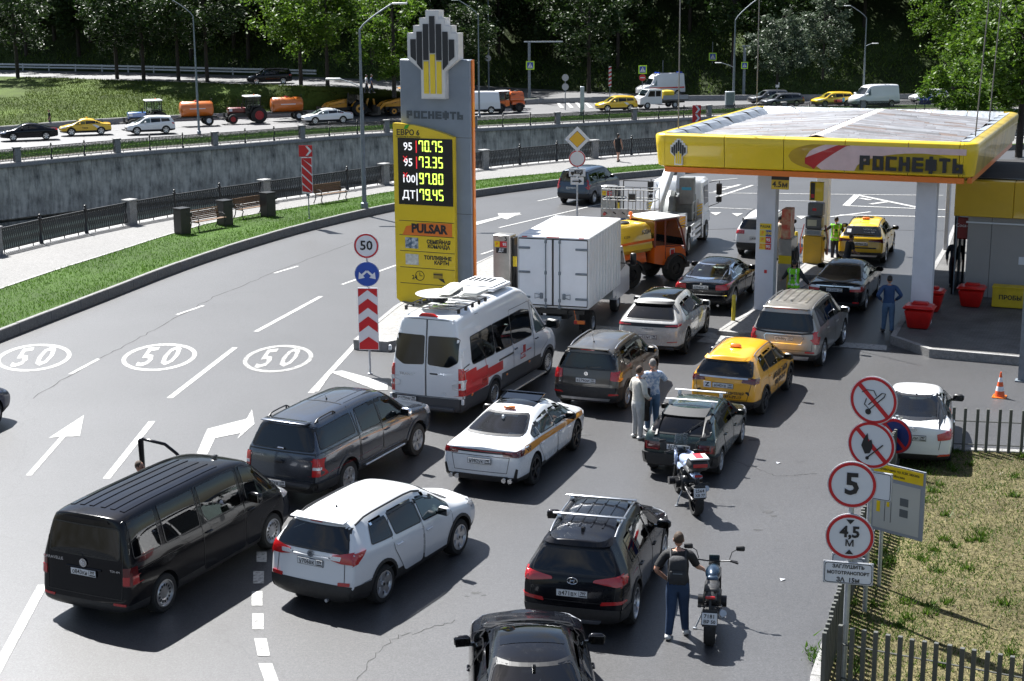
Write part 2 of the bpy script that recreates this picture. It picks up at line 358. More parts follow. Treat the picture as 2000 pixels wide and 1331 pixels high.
# vertical streaks: squeeze the noise along z
for x in list(nt_.nodes):
 if x.type == 'MAP_RANGE' and abs(x.inputs[1].default_value-.5) < .01: x.inputs[1].default_value = .44; x.inputs[2].default_value = .70
 if x.type == 'TEX_NOISE' and abs(x.inputs['Scale'].default_value-1.6) < .01:
  mp_ = nt_.nodes.new('ShaderNodeMapping'); mp_.inputs['Scale'].default_value = (1.6, 1.6, .35); tcn_ = next(t for t in nt_.nodes if t.type == 'TEX_COORD'); nt_.links.new(tcn_.outputs['Object'], mp_.inputs[0]); nt_.links.new(mp_.outputs[0], x.inputs['Vector'])
def walk_line(ln, step, start=0.):
 out = []; acc = -start
 for a, b in zip(ln, ln[1:]):
  d = (b-a); L = d.length; t = d.normalized()
  while acc <= L:
   if acc >= 0: out.append((a+t*acc, t))
   acc += step
  acc -= L
 return out
qw = link('quay_wall', None); tag(qw, 'stained grey concrete quay wall on the far bank of the river', 'wall')
pts = walk_line(wl, 3.6); bk = MB()
for i, ((p, t), (q, t2)) in enumerate(zip(pts, pts[1:])):
 if not (-75 < p.x < 60): continue
 d = q-p; a = atan2(d.y, d.x); m = MB(); L = d.length
 if 'QP' not in globals():
  m.box((3.6/2, .0, -2.25), (3.585, .30, 3.9), bev=.02); QP = m.mesh('wall_panel', cw)
 o = link('wall_panel', QP, qw, (p.x, p.y, p.z+RND.uniform(-.01, .01)), a); o.scale = (L/3.6, 1, 1)
strip('quay_backing', [off(rail_f, -.08, -.3), off(rail_f, -.08, -6.5)], cw)
strip('far_coping', [off(rail_f, -.6, -.28), off(rail_f, -.6, .0), off(rail_f, .5, .0)], granite)
fp = off(rail_f, 2.2); fg = off(rail_f, 7.0)
strip('far_pavement', [off(rail_f, .5, -.01), off(fp, 0, -.01)], walk)
strip('far_verge', [off(fp, 0, .05), off(fg, -.1, .05)], turf)
strip('far_road', [off(fg, 0, -.06), off(foot, .0, -.06)], asph2)
strip('far_kerb', [off(fg, .1, -.06), off(fg, .1, .08), off(fg, -.15, .08), off(fg, -.15, 0)], granite)
wallf = [V((p.x, p.y, p.z)) for p in foot]
strip('bank_kerb', [off(foot, -.05, -.06), off(foot, -.05, [.55][0]), off(foot, .25, .55), off(foot, .25, .2)], granite)
def lerp_line(a, b, t, dz=0): return [p*(1-t)+q*t+V((0, 0, dz+mnoise.noise(V((p.x*.2, p.y*.2, t*3)))*.25*(1 if dz else 0))) for p, q in zip(a, b)]
strip('bank', [off(foot, .25, .45)]+[lerp_line(foot, btop, t, .35*sin(pi*t)) for t in (.25, .5, .75)]+[btop], bankm)
strip('upper_road', [btop, hfoot], asph2)
rows = [hfoot]
for d, h in ((3, 1.6), (8, 4.6), (14, 8.5), (22, 13), (34, 20), (55, 32), (90, 46), (150, 55), (400, 60)):
 rows.append([V((p.x*(1+d*.001), p.y+d, p.z+h*(1+.25*mnoise.noise(V((p.x*.03, d*.05, 1)))))) for p in hfoot])
strip('hillside', rows, hillm)
# kerb stones along the road
kb = link('kerb', None); struct(kb); KS = {}
for i, ((p, t), (q, _)) in enumerate(zip(walk_line(kerb, 1.9), walk_line(kerb, 1.9)[1:])):
 if not (p.y > 38 and p.x < 30): continue
 d = q-p
 if not KS:
  m = MB(); m.box((.95, .085, ZK/2), (1.885, .17, ZK), bev=.02); KS[0] = m.mesh('kerb_stone', granite_d)
 o = link('kerb_stone', KS[0], kb, (p.x, p.y, RND.uniform(-.006, .006)), atan2(d.y, d.x)); o.scale = (d.length/1.9, 1, 1)
# cast-iron railing
iron = mat('cast_iron_paint', (.012, .013, .016), .45, .1)
def rail_panel():
 m = MB(); L = 2.74
 m.box((L/2, 0, 1.00), (L, .06, .05)); m.box((L/2, 0, .88), (L, .03, .025)); m.box((L/2, 0, .12), (L, .04, .035))
 n = 22
 for k in range(n):
  x = (k+.5)*L/n
  P = [(x+.055*sin(t*2*pi), 0, .13+.75*t) for t in (0, .12, .25, .38, .5, .62, .75, .88, 1)]
  for a, b in zip(P, P[1:]):
   d = .022; m.add([(a[0]-d, -.012, a[2]), (a[0]+d, -.012, a[2]), (b[0]+d, -.012, b[2]), (b[0]-d, -.012, b[2]), (a[0]-d, .012, a[2]), (a[0]+d, .012, a[2]), (b[0]+d, .012, b[2]), (b[0]-d, .012, b[2])], [(0, 1, 2, 3), (7, 6, 5, 4), (0, 3, 7, 4), (1, 5, 6, 2)])
  a, b = V((x-.05, 0, .13)), V((x+.07, 0, .55)); 
  for (a, b) in (((x+.06, .13), (x-.06, .5)), ((x-.06, .5), (x+.05, .88))):
   d = .018; m.add([(a[0]-d, -.01, a[1]), (a[0]+d, -.01, a[1]), (b[0]+d, -.01, b[1]), (b[0]-d, -.01, b[1])], [(0, 1, 2, 3)])
  m.box((x, 0, .94), (.075, .02, .09))
 for k in range(3): m.box(((k+.5)*L/3, 0, .06), (.035, .035, .12))
 return m.mesh('rail_panel', iron)
RP = rail_panel()
def rail_post():
 m = MB(); m.lathe([(.09, 0), (.09, .12), (.06, .16), (.055, 1.02), (.08, 1.05), (.08, 1.1), (.035, 1.14), (.055, 1.18), (.05, 1.23), (0, 1.26)], 10); return m.mesh('rail_post', iron, 40)
RPo = rail_post()
m = MB(); m.box((0, 0, .52), (.46, .40, 1.04), bev=.015); m.box((0, 0, 1.09), (.56, .50, .10), bev=.02); PIL = m.mesh('stone_pillar', granite)
def railing(ln, start, x0, x1, label):
 r = link('railing', None); tag(r, label, 'railing'); P = walk_line(ln, 2.92, start)
 for i, ((p, t), (q, _)) in enumerate(zip(P, P[1:])):
  if not (x0 < p.x < x1): continue
  d = q-p; a = atan2(d.y, d.x)
  if i % 3 == 0: link('stone_pillar', PIL, r, p, a)
  else: link('rail_post', RPo, r, p, a)
  o = link('rail_panel', RP, r, p+d.normalized()*.09, a); o.scale = ((d.length-.18)/2.74, 1, 1)
 return r
railing(rail_n, RN0 if 'RN0' in globals() else 0, -34, 38, 'black cast iron railing with stone pillars along the near promenade')
railing([p+V((0, 0, .01)) for p in rail_f], 0, -60, 60, 'black cast iron railing with stone pillars on the far quay wall')
# markings
mk_vs = {}
MZ = [0.]
def mark(poly, m=None, z=.006, name='lane_marking'):
 MZ[0] += .0004; z += MZ[0]
 mm = MB(); mm.add([at(x, y, z) for x, y in poly], [tuple(range(len(poly)))]); o = mm.build(name, m or markm); struct(o); return o
def dash(x1, y1, x2, y2, w, m=None, z=.006, name='lane_marking', n=1):
 MZ[0] += .0002; z += MZ[0]; a, b = at(x1, y1, z), at(x2, y2, z); d = (b-a).normalized(); nn = V((-d.y, d.x, 0))*w/2
 mm = MB(); mm.add([a+nn, a-nn, b-nn, b+nn], [(0, 1, 2, 3)]); o = mm.build(name, m or markm); struct(o); return o
for q in ((345, 615, 398, 597), (535, 534, 582, 520), (137, 731, 193, 701), (668, 556, 780, 516)): dash(*q, .13)
for q in ((500, 648, 627, 579), (331, 778, 459, 679), (208, 935, 297, 823)): dash(*q, .17)
dash(-40, 1370, 84, 1142, .18); dash(607, 768, 706, 660, .17); dash(706, 660, 790, 592, .17)
mark([(50, 929), (62, 929), (128, 853), (156, 852), (164, 811), (95, 856), (118, 853)], name='arrow_marking')
mark([(380, 905), (405, 838), (481, 818), (470, 838), (482, 840), (497, 826), (492, 800), (478, 818), (483, 814)][:0] or [(378, 900), (398, 903), (420, 856), (470, 846), (463, 858), (497, 828), (492, 800), (482, 818), (405, 838)], name='arrow_marking')
for x, y, w_, h_, s in ((511, 1088, 20, 20, .0), (505, 1128, 21, 24, 0), (502, 1169, 21, 28, 0), (504, 1214, 22, 31, .0), (512, 1264, 24, 34, .10), (525, 1315, 27, 38, .18)):
 mark([(x-w_/2-s*h_, y-h_/2), (x+w_/2-s*h_, y-h_/2), (x+w_/2+s*h_, y+h_/2), (x-w_/2+s*h_, y+h_/2)], name='dotted_line')
def ring50(cx, cy, a, b, rot, m, dx=0):
 mm = MB(); n = 48; c, s = cos(rot), sin(rot); vs = []
 for k in range(n):
  t = 2*pi*k/n
  for (A, B) in ((a, b), (a-8.5, b-3.6-1.5*abs(cos(t)))):
   x, y = A*cos(t), B*sin(t); vs.append(at(cx+x*c-y*s, cy+x*s+y*c, .006))
 mm.add(vs, [(2*k, 2*((k+1) % n), 2*((k+1) % n)+1, 2*k+1) for k in range(n)]); o = mm.build('speed_marking', m); struct(o)
 for k, ch in enumerate('50'):
  me = text_mesh(ch, 1, 1, m, 0, bold=.02).copy(); 
  for v in me.vertices:
   x, y = v.co.x, v.co.y; px = cx+(-23 if k == 0 else 22)+x*64+y*34; py = cy+(1 if k == 0 else -1)-x*6-y*50; p = at(px, py, .006); v.co = p
  o = link('speed_marking', me); struct(o)
ring50(66, 699, 74, 26, -.10, markm); ring50(311, 698, 74, 26, -.10, markm); ring50(543, 701, 69, 26, -.10, markm2)
# long wandering crack and repair seams in the carriageway
ckm = mat('crack_filler', (.03, .03, .031), .8)
def crack(pts, w, seed=1):
 R = random.Random(seed); P = []
 for (a, b), (c, d) in zip(pts, pts[1:]):
  for k in range(14): t = k/14; p = at(a+(c-a)*t, b+(d-b)*t, .005); P.append(p+V((R.gauss(0, .035), R.gauss(0, .035), 0)))
 mm = MB(); vs = []
 for i, p in enumerate(P): t = (P[min(i+1, len(P)-1)]-P[max(i-1, 0)]).normalized(); n_ = V((-t.y, t.x, 0))*w*R.uniform(.3, 1); vs += [p+n_, p-n_]
 mm.add(vs, [(2*i, 2*i+2, 2*i+3, 2*i+1) for i in range(len(P)-1)]); struct(mm.build('road_crack', ckm))
crack([(60, 780), (180, 708), (300, 645), (420, 580), (560, 522), (700, 470)], .022, 1); crack([(1430, 900), (1520, 930), (1600, 925)], .012, 4); crack([(690, 1331), (760, 1250), (900, 1210)], .010, 5)
stm = mat('oil_stain', (.040, .040, .041), .55, var=(12, .4))
RS = random.Random(8)
def stain(px, py, r_):
 mm = MB(); n = 16; c = at(px, py, .0045); k = [RS.uniform(.55, 1.1) for _ in range(n)]; mm.add([c+V((cos(2*pi*i/n)*r_*k[i]*1.6, sin(2*pi*i/n)*r_*k[i], 0)) for i in range(n)], [tuple(range(n))]); struct(mm.build('oil_stain', stm))
for q in ((930, 1158, .07), (945, 1163, .04), (912, 1165, .03), (1500, 1000, .09), (1512, 1008, .06), (1480, 1035, .07), (820, 880, .05), (1470, 860, .09), (1010, 700, .12), (1145, 850, .08)): stain(*q)
# gore and hatching by the island, forecourt lines, lines beyond the canopy
mark([(645, 727), (668, 724), (757, 748), (757, 762), (735, 762)]); mark([(612, 765), (622, 765), (648, 728), (640, 727)])
for q, w_ in (((930, 434, 1018, 419), .12), ((975, 445, 1185, 396), .13), ((1050, 393, 1095, 384), .12), ((925, 522, 968, 503), .12), ((925, 540, 968, 524), .2), ((940, 497, 985, 482), .14)): dash(*q, w_)
mark([(930, 434), (975, 423), (972, 417), (1018, 416), (990, 429), (980, 426), (930, 440)], name='arrow_marking')
mark([(1638, 668), (1733, 675), (1731, 685), (1640, 678)], name='stop_line'); mark([(1355, 648), (1478, 655), (1478, 662), (1352, 655)], name='stop_line'); mark([(1165, 636), (1212, 640), (1210, 648), (1163, 643)], name='stop_line'); mark([(1380, 655), (1420, 657), (1400, 672), (1360, 668)], m=markm2, name='stop_line')
for q, w_ in (((1652, 402, 1674, 381), .35), ((1674, 381, 1795, 406), .3), ((1652, 402, 1850, 410), .22), ((1680, 387, 1700, 391), .3), ((1700, 399, 1735, 394), .3), ((1380, 377, 1842, 382), .15), ((1400, 385, 1470, 362), .2), ((1395, 375, 1445, 361), .25), ((1400, 366, 1440, 364), .2), ((1640, 420, 1850, 424), .22), ((1375, 405, 1470, 409), .13), ((1620, 424, 1700, 414), .2), ((1480, 391, 1620, 394), .1), ((1390, 353, 1440, 349), .14)): dash(*q, w_, markm)
for x, y in ((1398, 418), (1440, 420), (1565, 425)): mark([(x-11, y-3), (x+11, y-3), (x, y+3)], name='give_way_marking')
for k in range(5): mark([(1087+k*18, 201), (1093+k*18, 201), (1102+k*19, 211), (1094+k*19, 211)], z=-1.93, name='crossing_marking')
for q in ((1120, 190, 1200, 197), (1130, 196, 1250, 204), (1210, 186, 1300, 192)): dash(*q, .3, z=-1.93)
for q in ((-20, 268, 230, 254), (240, 253, 600, 238)): dash(*q, .15, z=-1.93)
# traffic island with kerb
def poly_slab(name, px, z, m, kerbw=.16, km=None, h=None, kind='structure'):
 P = [at(x, y, z) for x, y in px]; c = sum(P, V())/len(P); mm = MB(); n = len(P)
 I = []
 for i in range(n):
  e0 = (P[i]-P[i-1]).normalized(); e1 = (P[(i+1) % n]-P[i]).normalized(); nn = V((-(e0+e1).y, (e0+e1).x, 0)).normalized()
  if (c-P[i]).dot(nn) < 0: nn = -nn
  I.append(P[i]+nn*kerbw)
 h = h if h is not None else z
 mm.add(P+I+[p-V((0, 0, h+.05)) for p in P], [(i, (i+1) % n, n+(i+1) % n, n+i) for i in range(n)]+[(i, (i+1) % n, 2*n+(i+1) % n, 2*n+i) for i in range(n)], 1)
 mm.add([p-V((0, 0, .012)) for p in I], [tuple(range(n))], 0)
 o = mm.build(name, [m, km or granite]); o['kind'] = kind; return o
poly_slab('traffic_island', [(690, 664), (757, 668), (900, 640), (1008, 560), (1012, 500), (985, 488), (860, 545), (770, 598)], .30, conc)
# raised plinth under the pylon
# vehicles
def interp(pts, x):
 if x <= pts[0][0]: return pts[0][1]
 for (a, b), (c, d) in zip(pts, pts[1:]):
  if x <= c: return b+(d-b)*(x-a)/(c-a) if c > a else d
 return pts[-1][1]
BW = [.7]
def patch(mb, bvh, poly, view, off=.004, cell=.07, skirt=.0, mi=0, mirror=False, only=False):
 if len(poly) < 3: return
 if mirror and view == 'R': patch(mb, bvh, poly, 'L', off, cell, skirt, mi)
 elif mirror: patch(mb, bvh, [(-a, b) for a, b in poly], view, off, cell, skirt, mi)
 b = bmesh.new(); vs = [b.verts.new((x, y, 0)) for x, y in poly]
 try: b.faces.new(vs)
 except Exception: b.free(); return
 xs = [p[0] for p in poly]; ys = [p[1] for p in poly]
 for ax, lo, hi in ((0, min(xs), max(xs)), (1, min(ys), max(ys))):
  k = int((hi-lo)/cell)
  for i in range(1, k+1):
   t = lo+(hi-lo)*i/(k+1); co = V((0, 0, 0)); co[ax] = t; no = V((0, 0, 0)); no[ax] = 1
   bmesh.ops.bisect_plane(b, geom=b.verts[:]+b.edges[:]+b.faces[:], plane_co=co, plane_no=no)
 pos = {}
 for v in b.verts:
  p, q = v.co.x, v.co.y
  o, d = {'R': (V((3, p, q)), V((-1, 0, 0))), 'L': (V((-3, p, q)), V((1, 0, 0))), 'B': (V((p, -9, q)), V((0, 1, 0))), 'F': (V((p, 9, q)), V((0, -1, 0))), 'T': (V((p, q, 6)), V((0, 0, -1)))}[view]
  h, n, _, dist = bvh.ray_cast(o, d)
  if h is None or (view in 'RL' and (h.x*o.x < 0 or abs(h.x) < BW[0])):
   h, n, _, dist = bvh.find_nearest(o+d*(2.12 if view in 'RL' else 9-2.4 if view in 'BF' else 4.6))
  if n.dot(d) > 0: n = -n
  pos[v] = (h+n*off, h-n*skirt)
 V0 = len(mb.v); idx = {}; pv = []
 for v in b.verts: idx[v] = len(pv); pv.append(pos[v][0])
 ow = {'R': V((1, 0, .2)), 'L': V((-1, 0, .2)), 'B': V((0, -1, .3)), 'F': V((0, 1, .3)), 'T': V((0, 0, 1))}[view]; fs = []; mb.nofix = True; cen = sum(pv, V())/len(pv)
 for f in b.faces:
  q = tuple(idx[v] for v in f.verts); n_ = (pv[q[1]]-pv[q[0]]).cross(pv[q[2]]-pv[q[0]])
  if n_.length < 1e-9 and len(q) > 3: n_ = (pv[q[2]]-pv[q[0]]).cross(pv[q[3]]-pv[q[0]])
  fs.append(q if n_.dot(ow) > 0 else q[::-1])
 if skirt:
  bd = [e for e in b.edges if len(e.link_faces) == 1]; sk_ = {}
  for e in bd:
   for v in e.verts:
    if v not in sk_: sk_[v] = len(pv); pv.append(pos[v][1])
  for e in bd:
   q = (idx[e.verts[0]], idx[e.verts[1]], sk_[e.verts[1]], sk_[e.verts[0]]); n_ = (pv[q[1]]-pv[q[0]]).cross(pv[q[3]]-pv[q[0]])
   fs.append(q if n_.dot((pv[q[0]]+pv[q[1]])/2-cen) > 0 else q[::-1])
 mb.add(pv, fs, mi); b.free()
def ribbon(mb, bvh, pts, view, w=.012, off=.004, closed=False, mi=0, mirror=False, step=.12):
 P = [V(p) for p in pts]; 
 if closed: P.append(P[0])
 q = [P[0]]
 for a, c in zip(P, P[1:]):
  k = max(1, int((c-a).length/step))
  for i in range(1, k+1): q.append(a+(c-a)*i/k)
 for i in range(len(q)-1):
  d = q[i+1]-q[i]
  if d.length < 1e-6: continue
  n = V((-d.y, d.x)).normalized()*w/2; e = d.normalized()*w*.4
  for vw, sx in ((view, 1),)+(((('L', 1) if view == 'R' else (view, -1)),) if mirror else ()):
   pl = [q[i]+n-e, q[i+1]+n+e, q[i+1]-n+e, q[i]-n-e]
   patch(mb, bvh, [(a.x*sx, a.y) for a in pl], vw, off, 9, 0, mi)
def make_body(c):
 w = c['W']/2; H = c['H']; WB = c['WB']; gc = c.get('gc', .2); r0 = -WB/2-c['ro']; f0 = WB/2+c['fo']
 top = c['top']; belt = c['belt']; rwf = c.get('rw', .72); clad = c.get('clad', .42)
 rear = c['rear']; front = c['front']           # (z, inset) pairs
 ry = lambda z: r0+interp(rear, z)
 fy = lambda z: f0-interp(front, z)
 ys = sorted(set([p[0] for p in top]+[p[0] for p in c.get('extra', [])]+[-WB/2-.45, -WB/2+.45, WB/2-.45, WB/2+.45, 0]))
 ys = [y for y in ys if r0+.3 < y < f0-.3]
 ends = [r0, r0+.07, r0+.22]; ende = [f0-.22, f0-.07, f0]
 tap = c.get('tap', (.93, .80)); kr = c.get('kr', .55); kf = c.get('kf', .7)
 def pw(y):
  a = min(1, (y-r0)/kr); b = min(1, (f0-y)/kf)
  return (1-(1-tap[0])*(1-a)**2)*(1-(1-tap[1])*(1-b)**2)
 rows = []
 st = [(y, 0) for y in ends]+[(y, 1) for y in ys]+[(y, 2) for y in ende]
 for i, (y, k) in enumerate(st):
  zt = interp(top, y); zb = min(interp(belt, y), zt-.03); P = pw(y)
  g = max(0, min(1, (zt-zb)/(H-zb)))
  x7 = w*(.84+(rwf-.84)*g); cr = c.get('crown', .05)
  gz = gc+c.get('rise_r', .08)*max(0, 1-(y-r0)/.6)+c.get('rise_f', .06)*max(0, 1-(f0-y)/.6)
  zm = gc+(zb-gc)*.62
  zre = zt-max(.02, c.get('re', .10)*g)
  pts = [(0, gz), (.82*w, gz), (.94*w, gz+.05), (c.get('wc', .985)*w, clad), (w, zm), (.985*w, zb-.10), (c.get('wb', .945)*w, zb), (x7, zre), (x7*.84, zt-.012), (x7*.45, zt+cr*.3), (0, zt+cr*.45)]
  ring = []
  for (x, z) in pts:
   yy = y
   if k == 0: yy = ry(z)+(y-r0)
   elif k == 2: yy = fy(z)-(f0-y)
   else: yy = min(max(y, ry(z)+.26+.02*i), fy(z)-.26-.02*(len(st)-i))
   ring.append(V((x*P, yy, z)))
  rows.append(ring)
 b = bmesh.new(); n = len(rows[0]); G = []
 for ring in rows:
  Rr = [b.verts.new(p) for p in ring]
  Ll = [Rr[j] if ring[j].x == 0 else b.verts.new((-ring[j].x, ring[j].y, ring[j].z)) for j in range(n)]
  G.append((Rr, Ll))
 cf = []
 for a, q in zip(G, G[1:]):
  for side in (0, 1):
   A, Q = a[side], q[side]
   for j in range(n-1):
    f = b.faces.new((A[j], Q[j], Q[j+1], A[j+1]) if side else (A[j], A[j+1], Q[j+1], Q[j]))
    if j <= 2: f.material_index = 1
 # end caps
 for e, sgn in ((0, -1), (-1, 1)):
  A, B_ = G[e]; ring = rows[e]; bul = c.get('bul_r', .05) if e == 0 else c.get('bul_f', .16)
  colv = []
  for j in range(n):
   p = ring[j]
   if p.x == 0: colv.append([A[j]]*5); continue
   if j == n-1: colv.append([A[j]]*5); continue
   mid = [b.verts.new((p.x*t, p.y+sgn*bul*(1-t*t), p.z)) for t in (.6, 0, -.6)]
   colv.append([A[j], mid[0], mid[1], mid[2], B_[j]])
  for j in range(n-1):
   for k in range(4):
    q = [colv[j][k], colv[j][k+1], colv[j+1][k+1], colv[j+1][k]]
    q2 = []
    for v in q:
     if v not in q2: q2.append(v)
    if len(q2) >= 3:
     try:
      f = b.faces.new(q2)
      if j <= 2: f.material_index = 1
     except ValueError: pass
 bmesh.ops.recalc_face_normals(b, faces=b.faces)
 me = bpy.data.meshes.new('body'); b.to_mesh(me); b.free()
 return me
def finish_body(me, c, mats, sub=2):
 o = bpy.data.objects.new('tmp', me); COL.objects.link(o)
 m = o.modifiers.new('s', 'SUBSURF'); m.levels = sub; m.render_levels = sub
 R_ = c['tr']; ar = R_+c.get('ag', .055); w = c['W']/2; WB = c['WB']
 if c.get('arch', True):
  cb = MB()
  for y in (-WB/2+c.get('dyr', 0), WB/2):
   for s in (-1, 1): cb.cyl((s*(w-.30), y, R_+.01), (s*(w+.3), y, R_+.01), ar, n=36)
  co = cb.build('cutter', black); mm = o.modifiers.new('b', 'BOOLEAN'); mm.object = co; mm.operation = 'DIFFERENCE'; mm.solver = 'EXACT'
 dg = bpy.context.evaluated_depsgraph_get(); ev = o.evaluated_get(dg)
 out = bpy.data.meshes.new_from_object(ev)
 bpy.data.objects.remove(o)
 if c.get('arch', True): bpy.data.objects.remove(co)
 ix = [p.material_index for p in out.polygons]
 out.materials.clear()
 for m in mats: out.materials.append(m)
 out.polygons.foreach_set('material_index', [min(i, 1) for i in ix])
 for p in out.polygons:
  ce = p.center
  if c.get('arch', True) and abs(ce.x) < w-.02:
   for y in (-WB/2+c.get('dyr', 0), WB/2):
    d = hypot(ce.y-y, ce.z-R_-.01)
    if d < ar*1.004 and abs(ce.x) > w-.32: p.material_index = 1
  if p.material_index > 1: p.material_index = 1
 out.polygons.foreach_set('use_smooth', [True]*len(out.polygons)); out.set_sharp_from_angle(angle=radians(40)); out.update()
 return out
WHEELS = {}
def wheel_meshes(R_, rim, wd, style, mt):
 key = (round(R_, 3), round(rim, 3), style, mt.name)
 if key in WHEELS: return WHEELS[key]
 t = MB(); t.lathe([(rim, -wd/2+.01), (rim+.01, -wd/2), (R_-.03, -wd/2), (R_-.006, -wd/2+.03), (R_, -wd/4), (R_, wd/4), (R_-.006, wd/2-.03), (R_-.03, wd/2), (rim+.01, wd/2), (rim, wd/2-.01)], 32, 'x', cap=False)
 for k in range(40):  # tread blocks give a broken outline
  a = 2*pi*k/40
  t.M = Matrix.Rotation(a, 4, 'X'); t.box((0, 0, R_), (wd*.8, .018, .008))
 t.M = Matrix()
 tm = t.mesh('tyre', rubber, 35)
 r = MB(); hw = wd/2
 r.lathe([(rim, -hw+.02), (rim-.012, -hw+.03), (rim-.03, -.02), (rim-.03, hw-.05), (rim-.015, hw-.02), (rim+.008, hw-.004), (rim+.008, hw), (rim-.012, hw), (rim-.02, hw-.03)], 32, 'x', cap=False)
 if style == 'steel':
  r.mi = 0; r.lathe([(rim-.02, hw-.03), (rim*.86, hw-.045), (rim*.72, hw-.015), (rim*.5, hw-.02), (rim*.34, hw-.05), (0, hw-.05)], 32, 'x')
  r.mi = 1
  for k in range(14):
   a = 2*pi*k/14; r.M = Matrix.Rotation(a, 4, 'X'); r.box((hw-.018, 0, rim*.64), (.012, .03, .045))
  r.M = Matrix()
 elif style in ('tractor_o', 'tractor_r', 'tractor_y', 'truck', 'plain'):
  r.lathe([(rim-.02, hw-.05), (rim*.75, hw-.11), (rim*.45, hw-.09), (rim*.4, hw-.03), (0, hw-.02)], 32, 'x')
  r.mi = 1
  for k in range(8): a = 2*pi*k/8; r.M = Matrix.Rotation(a, 4, 'X'); r.box((hw-.09, 0, rim*.62), (.05, .05, .05))
  r.M = Matrix()
 else:
  n = int(style[0]); two = style[1:] == 'd'
  r.mi = 1; r.lathe([(rim-.03, -.01), (0, -.01)], 24, 'x'); r.mi = 0
  r.lathe([(rim*.24, hw-.03), (rim*.22, hw-.012), (0, hw-.008)], 16, 'x')
  for k in range(n):
   for dd in ((-.13, .13) if two else (0,)):
    a = 2*pi*k/n; r.M = Matrix.Rotation(a+dd*2/3*(1 if two else 0), 4, 'X')
    ww = .028 if two else rim*.34/ (n/5)
    vs = []
    for z, x, hh in ((rim*.12, hw-.03, ww*.8), (rim*.6, hw-.018, ww*.62), (rim-.01, hw-.012, ww*.85)):
     vs += [(x, -hh/1., z), (x, hh/1., z), (x-.035, hh*1.2, z), (x-.035, -hh*1.2, z)]
    fs = []
    for q in range(2):
     for e in range(4): fs.append((q*4+e, q*4+(e+1) % 4, q*4+4+(e+1) % 4, q*4+4+e))
    r.add(vs, fs)
  r.M = Matrix(); r.mi = 1; r.lathe([(.03, hw-.007), (.028, hw-.004), (0, hw-.004)], 12, 'x')
 rm = r.mesh('wheel', [mt, dark], 35)
 WHEELS[key] = (tm, rm); return tm, rm
def wheels(root, c, style='5', mt=None, rimf=.66, wd=.22, ys=None, inset=.0):
 mt = mt or alu; R_ = c['tr']; tm, rm = wheel_meshes(R_, R_*rimf, wd, style, mt)
 for y in (ys or (-c['WB']/2+c.get('dyr', 0), c['WB']/2)):
  for s in (1, -1):
   o = link('wheel', rm, root, (s*(c['W']/2-wd/2-.015-inset), y, R_), 0 if s > 0 else pi)
   o.rotation_euler[0] = RND.random()*6 if False else 0.
   link('tyre', tm, o)
def plate(root, txt, loc, w=.52, h=.112, ny=-1, moto=None, tilt=0):
 m = MB(); m.box((0, 0, 0), (w+.02, .012, h+.02), bev=.004); M0 = face(loc, 0, ny)
 o = m.build('plate_frame' if 0 else 'number_plate', [ink], root, loc=loc, rz=0 if ny < 0 else pi)
 o.rotation_euler[0] = tilt
 q = MB(); q.box((0, -.008, 0), (w, .006, h), bev=.002); q.build('plate_face', platew, o)
 if moto:
  a, b_ = moto
  text(a, face((0, -.0125, h*.2)), h*.46, ink, o, 'plate_number', ext=.0005, sp=1.05, bold=.002); text(b_, face((0, -.0125, -h*.27)), h*.40, ink, o, 'plate_number', ext=.0005, bold=.002)
  return o
 a, b_ = txt.split()
 text(a, face((-w*.135, -.0125, -.003)), h*1.0, ink, o, 'plate_number', xs=.90, ext=.0005, bold=.0015)
 text(b_, face((w*.365, -.0125, h*.12)), h*.62, ink, o, 'plate_number', xs=.9, ext=.0005, bold=.003)
 q = MB(); q.box((w*.23, -.012, 0), (.006, .002, h*.9)); q.box((w*.37, -.012, -h*.3), (.12, .002, .02)); q.build('plate_marking', ink, o)
 return o
def side_poly(c, y1, y2, s1=0, s2=0, lo=.03, hi=.0, r=.05, minh=.06):
 re = c.get('re', .10)
 T = lambda y: interp(c['top'], y)-re*c.get('wt', 1.15)-hi
 B = lambda y: interp(c['belt'], y)+lo
 N = 14; tp = []; bt = []
 for i in range(N+1):
  t = i/N; y = y1+(y2-y1)*t
  if T(y)-B(y) > minh: bt.append((y, B(y)))
 if not bt: return []
 a, z = bt[0][0], bt[-1][0]
 for i in range(N+1):
  y = a+s1+(z+s2-a-s1)*i/N; tp.append((y, max(T(y), B(y)+.03)))
 # clip the top where it dives under the belt
 return rpoly([p for p in [bt[0], bt[len(bt)//2], bt[-1]]]+tp[::-1], r)
def pip(x, y, P):
 c = False; j = len(P)-1
 for i in range(len(P)):
  a, b = P[i], P[j]
  if (a[1] > y) != (b[1] > y) and x < (b[0]-a[0])*(y-a[1])/(b[1]-a[1])+a[0]: c = not c
  j = i
 return c
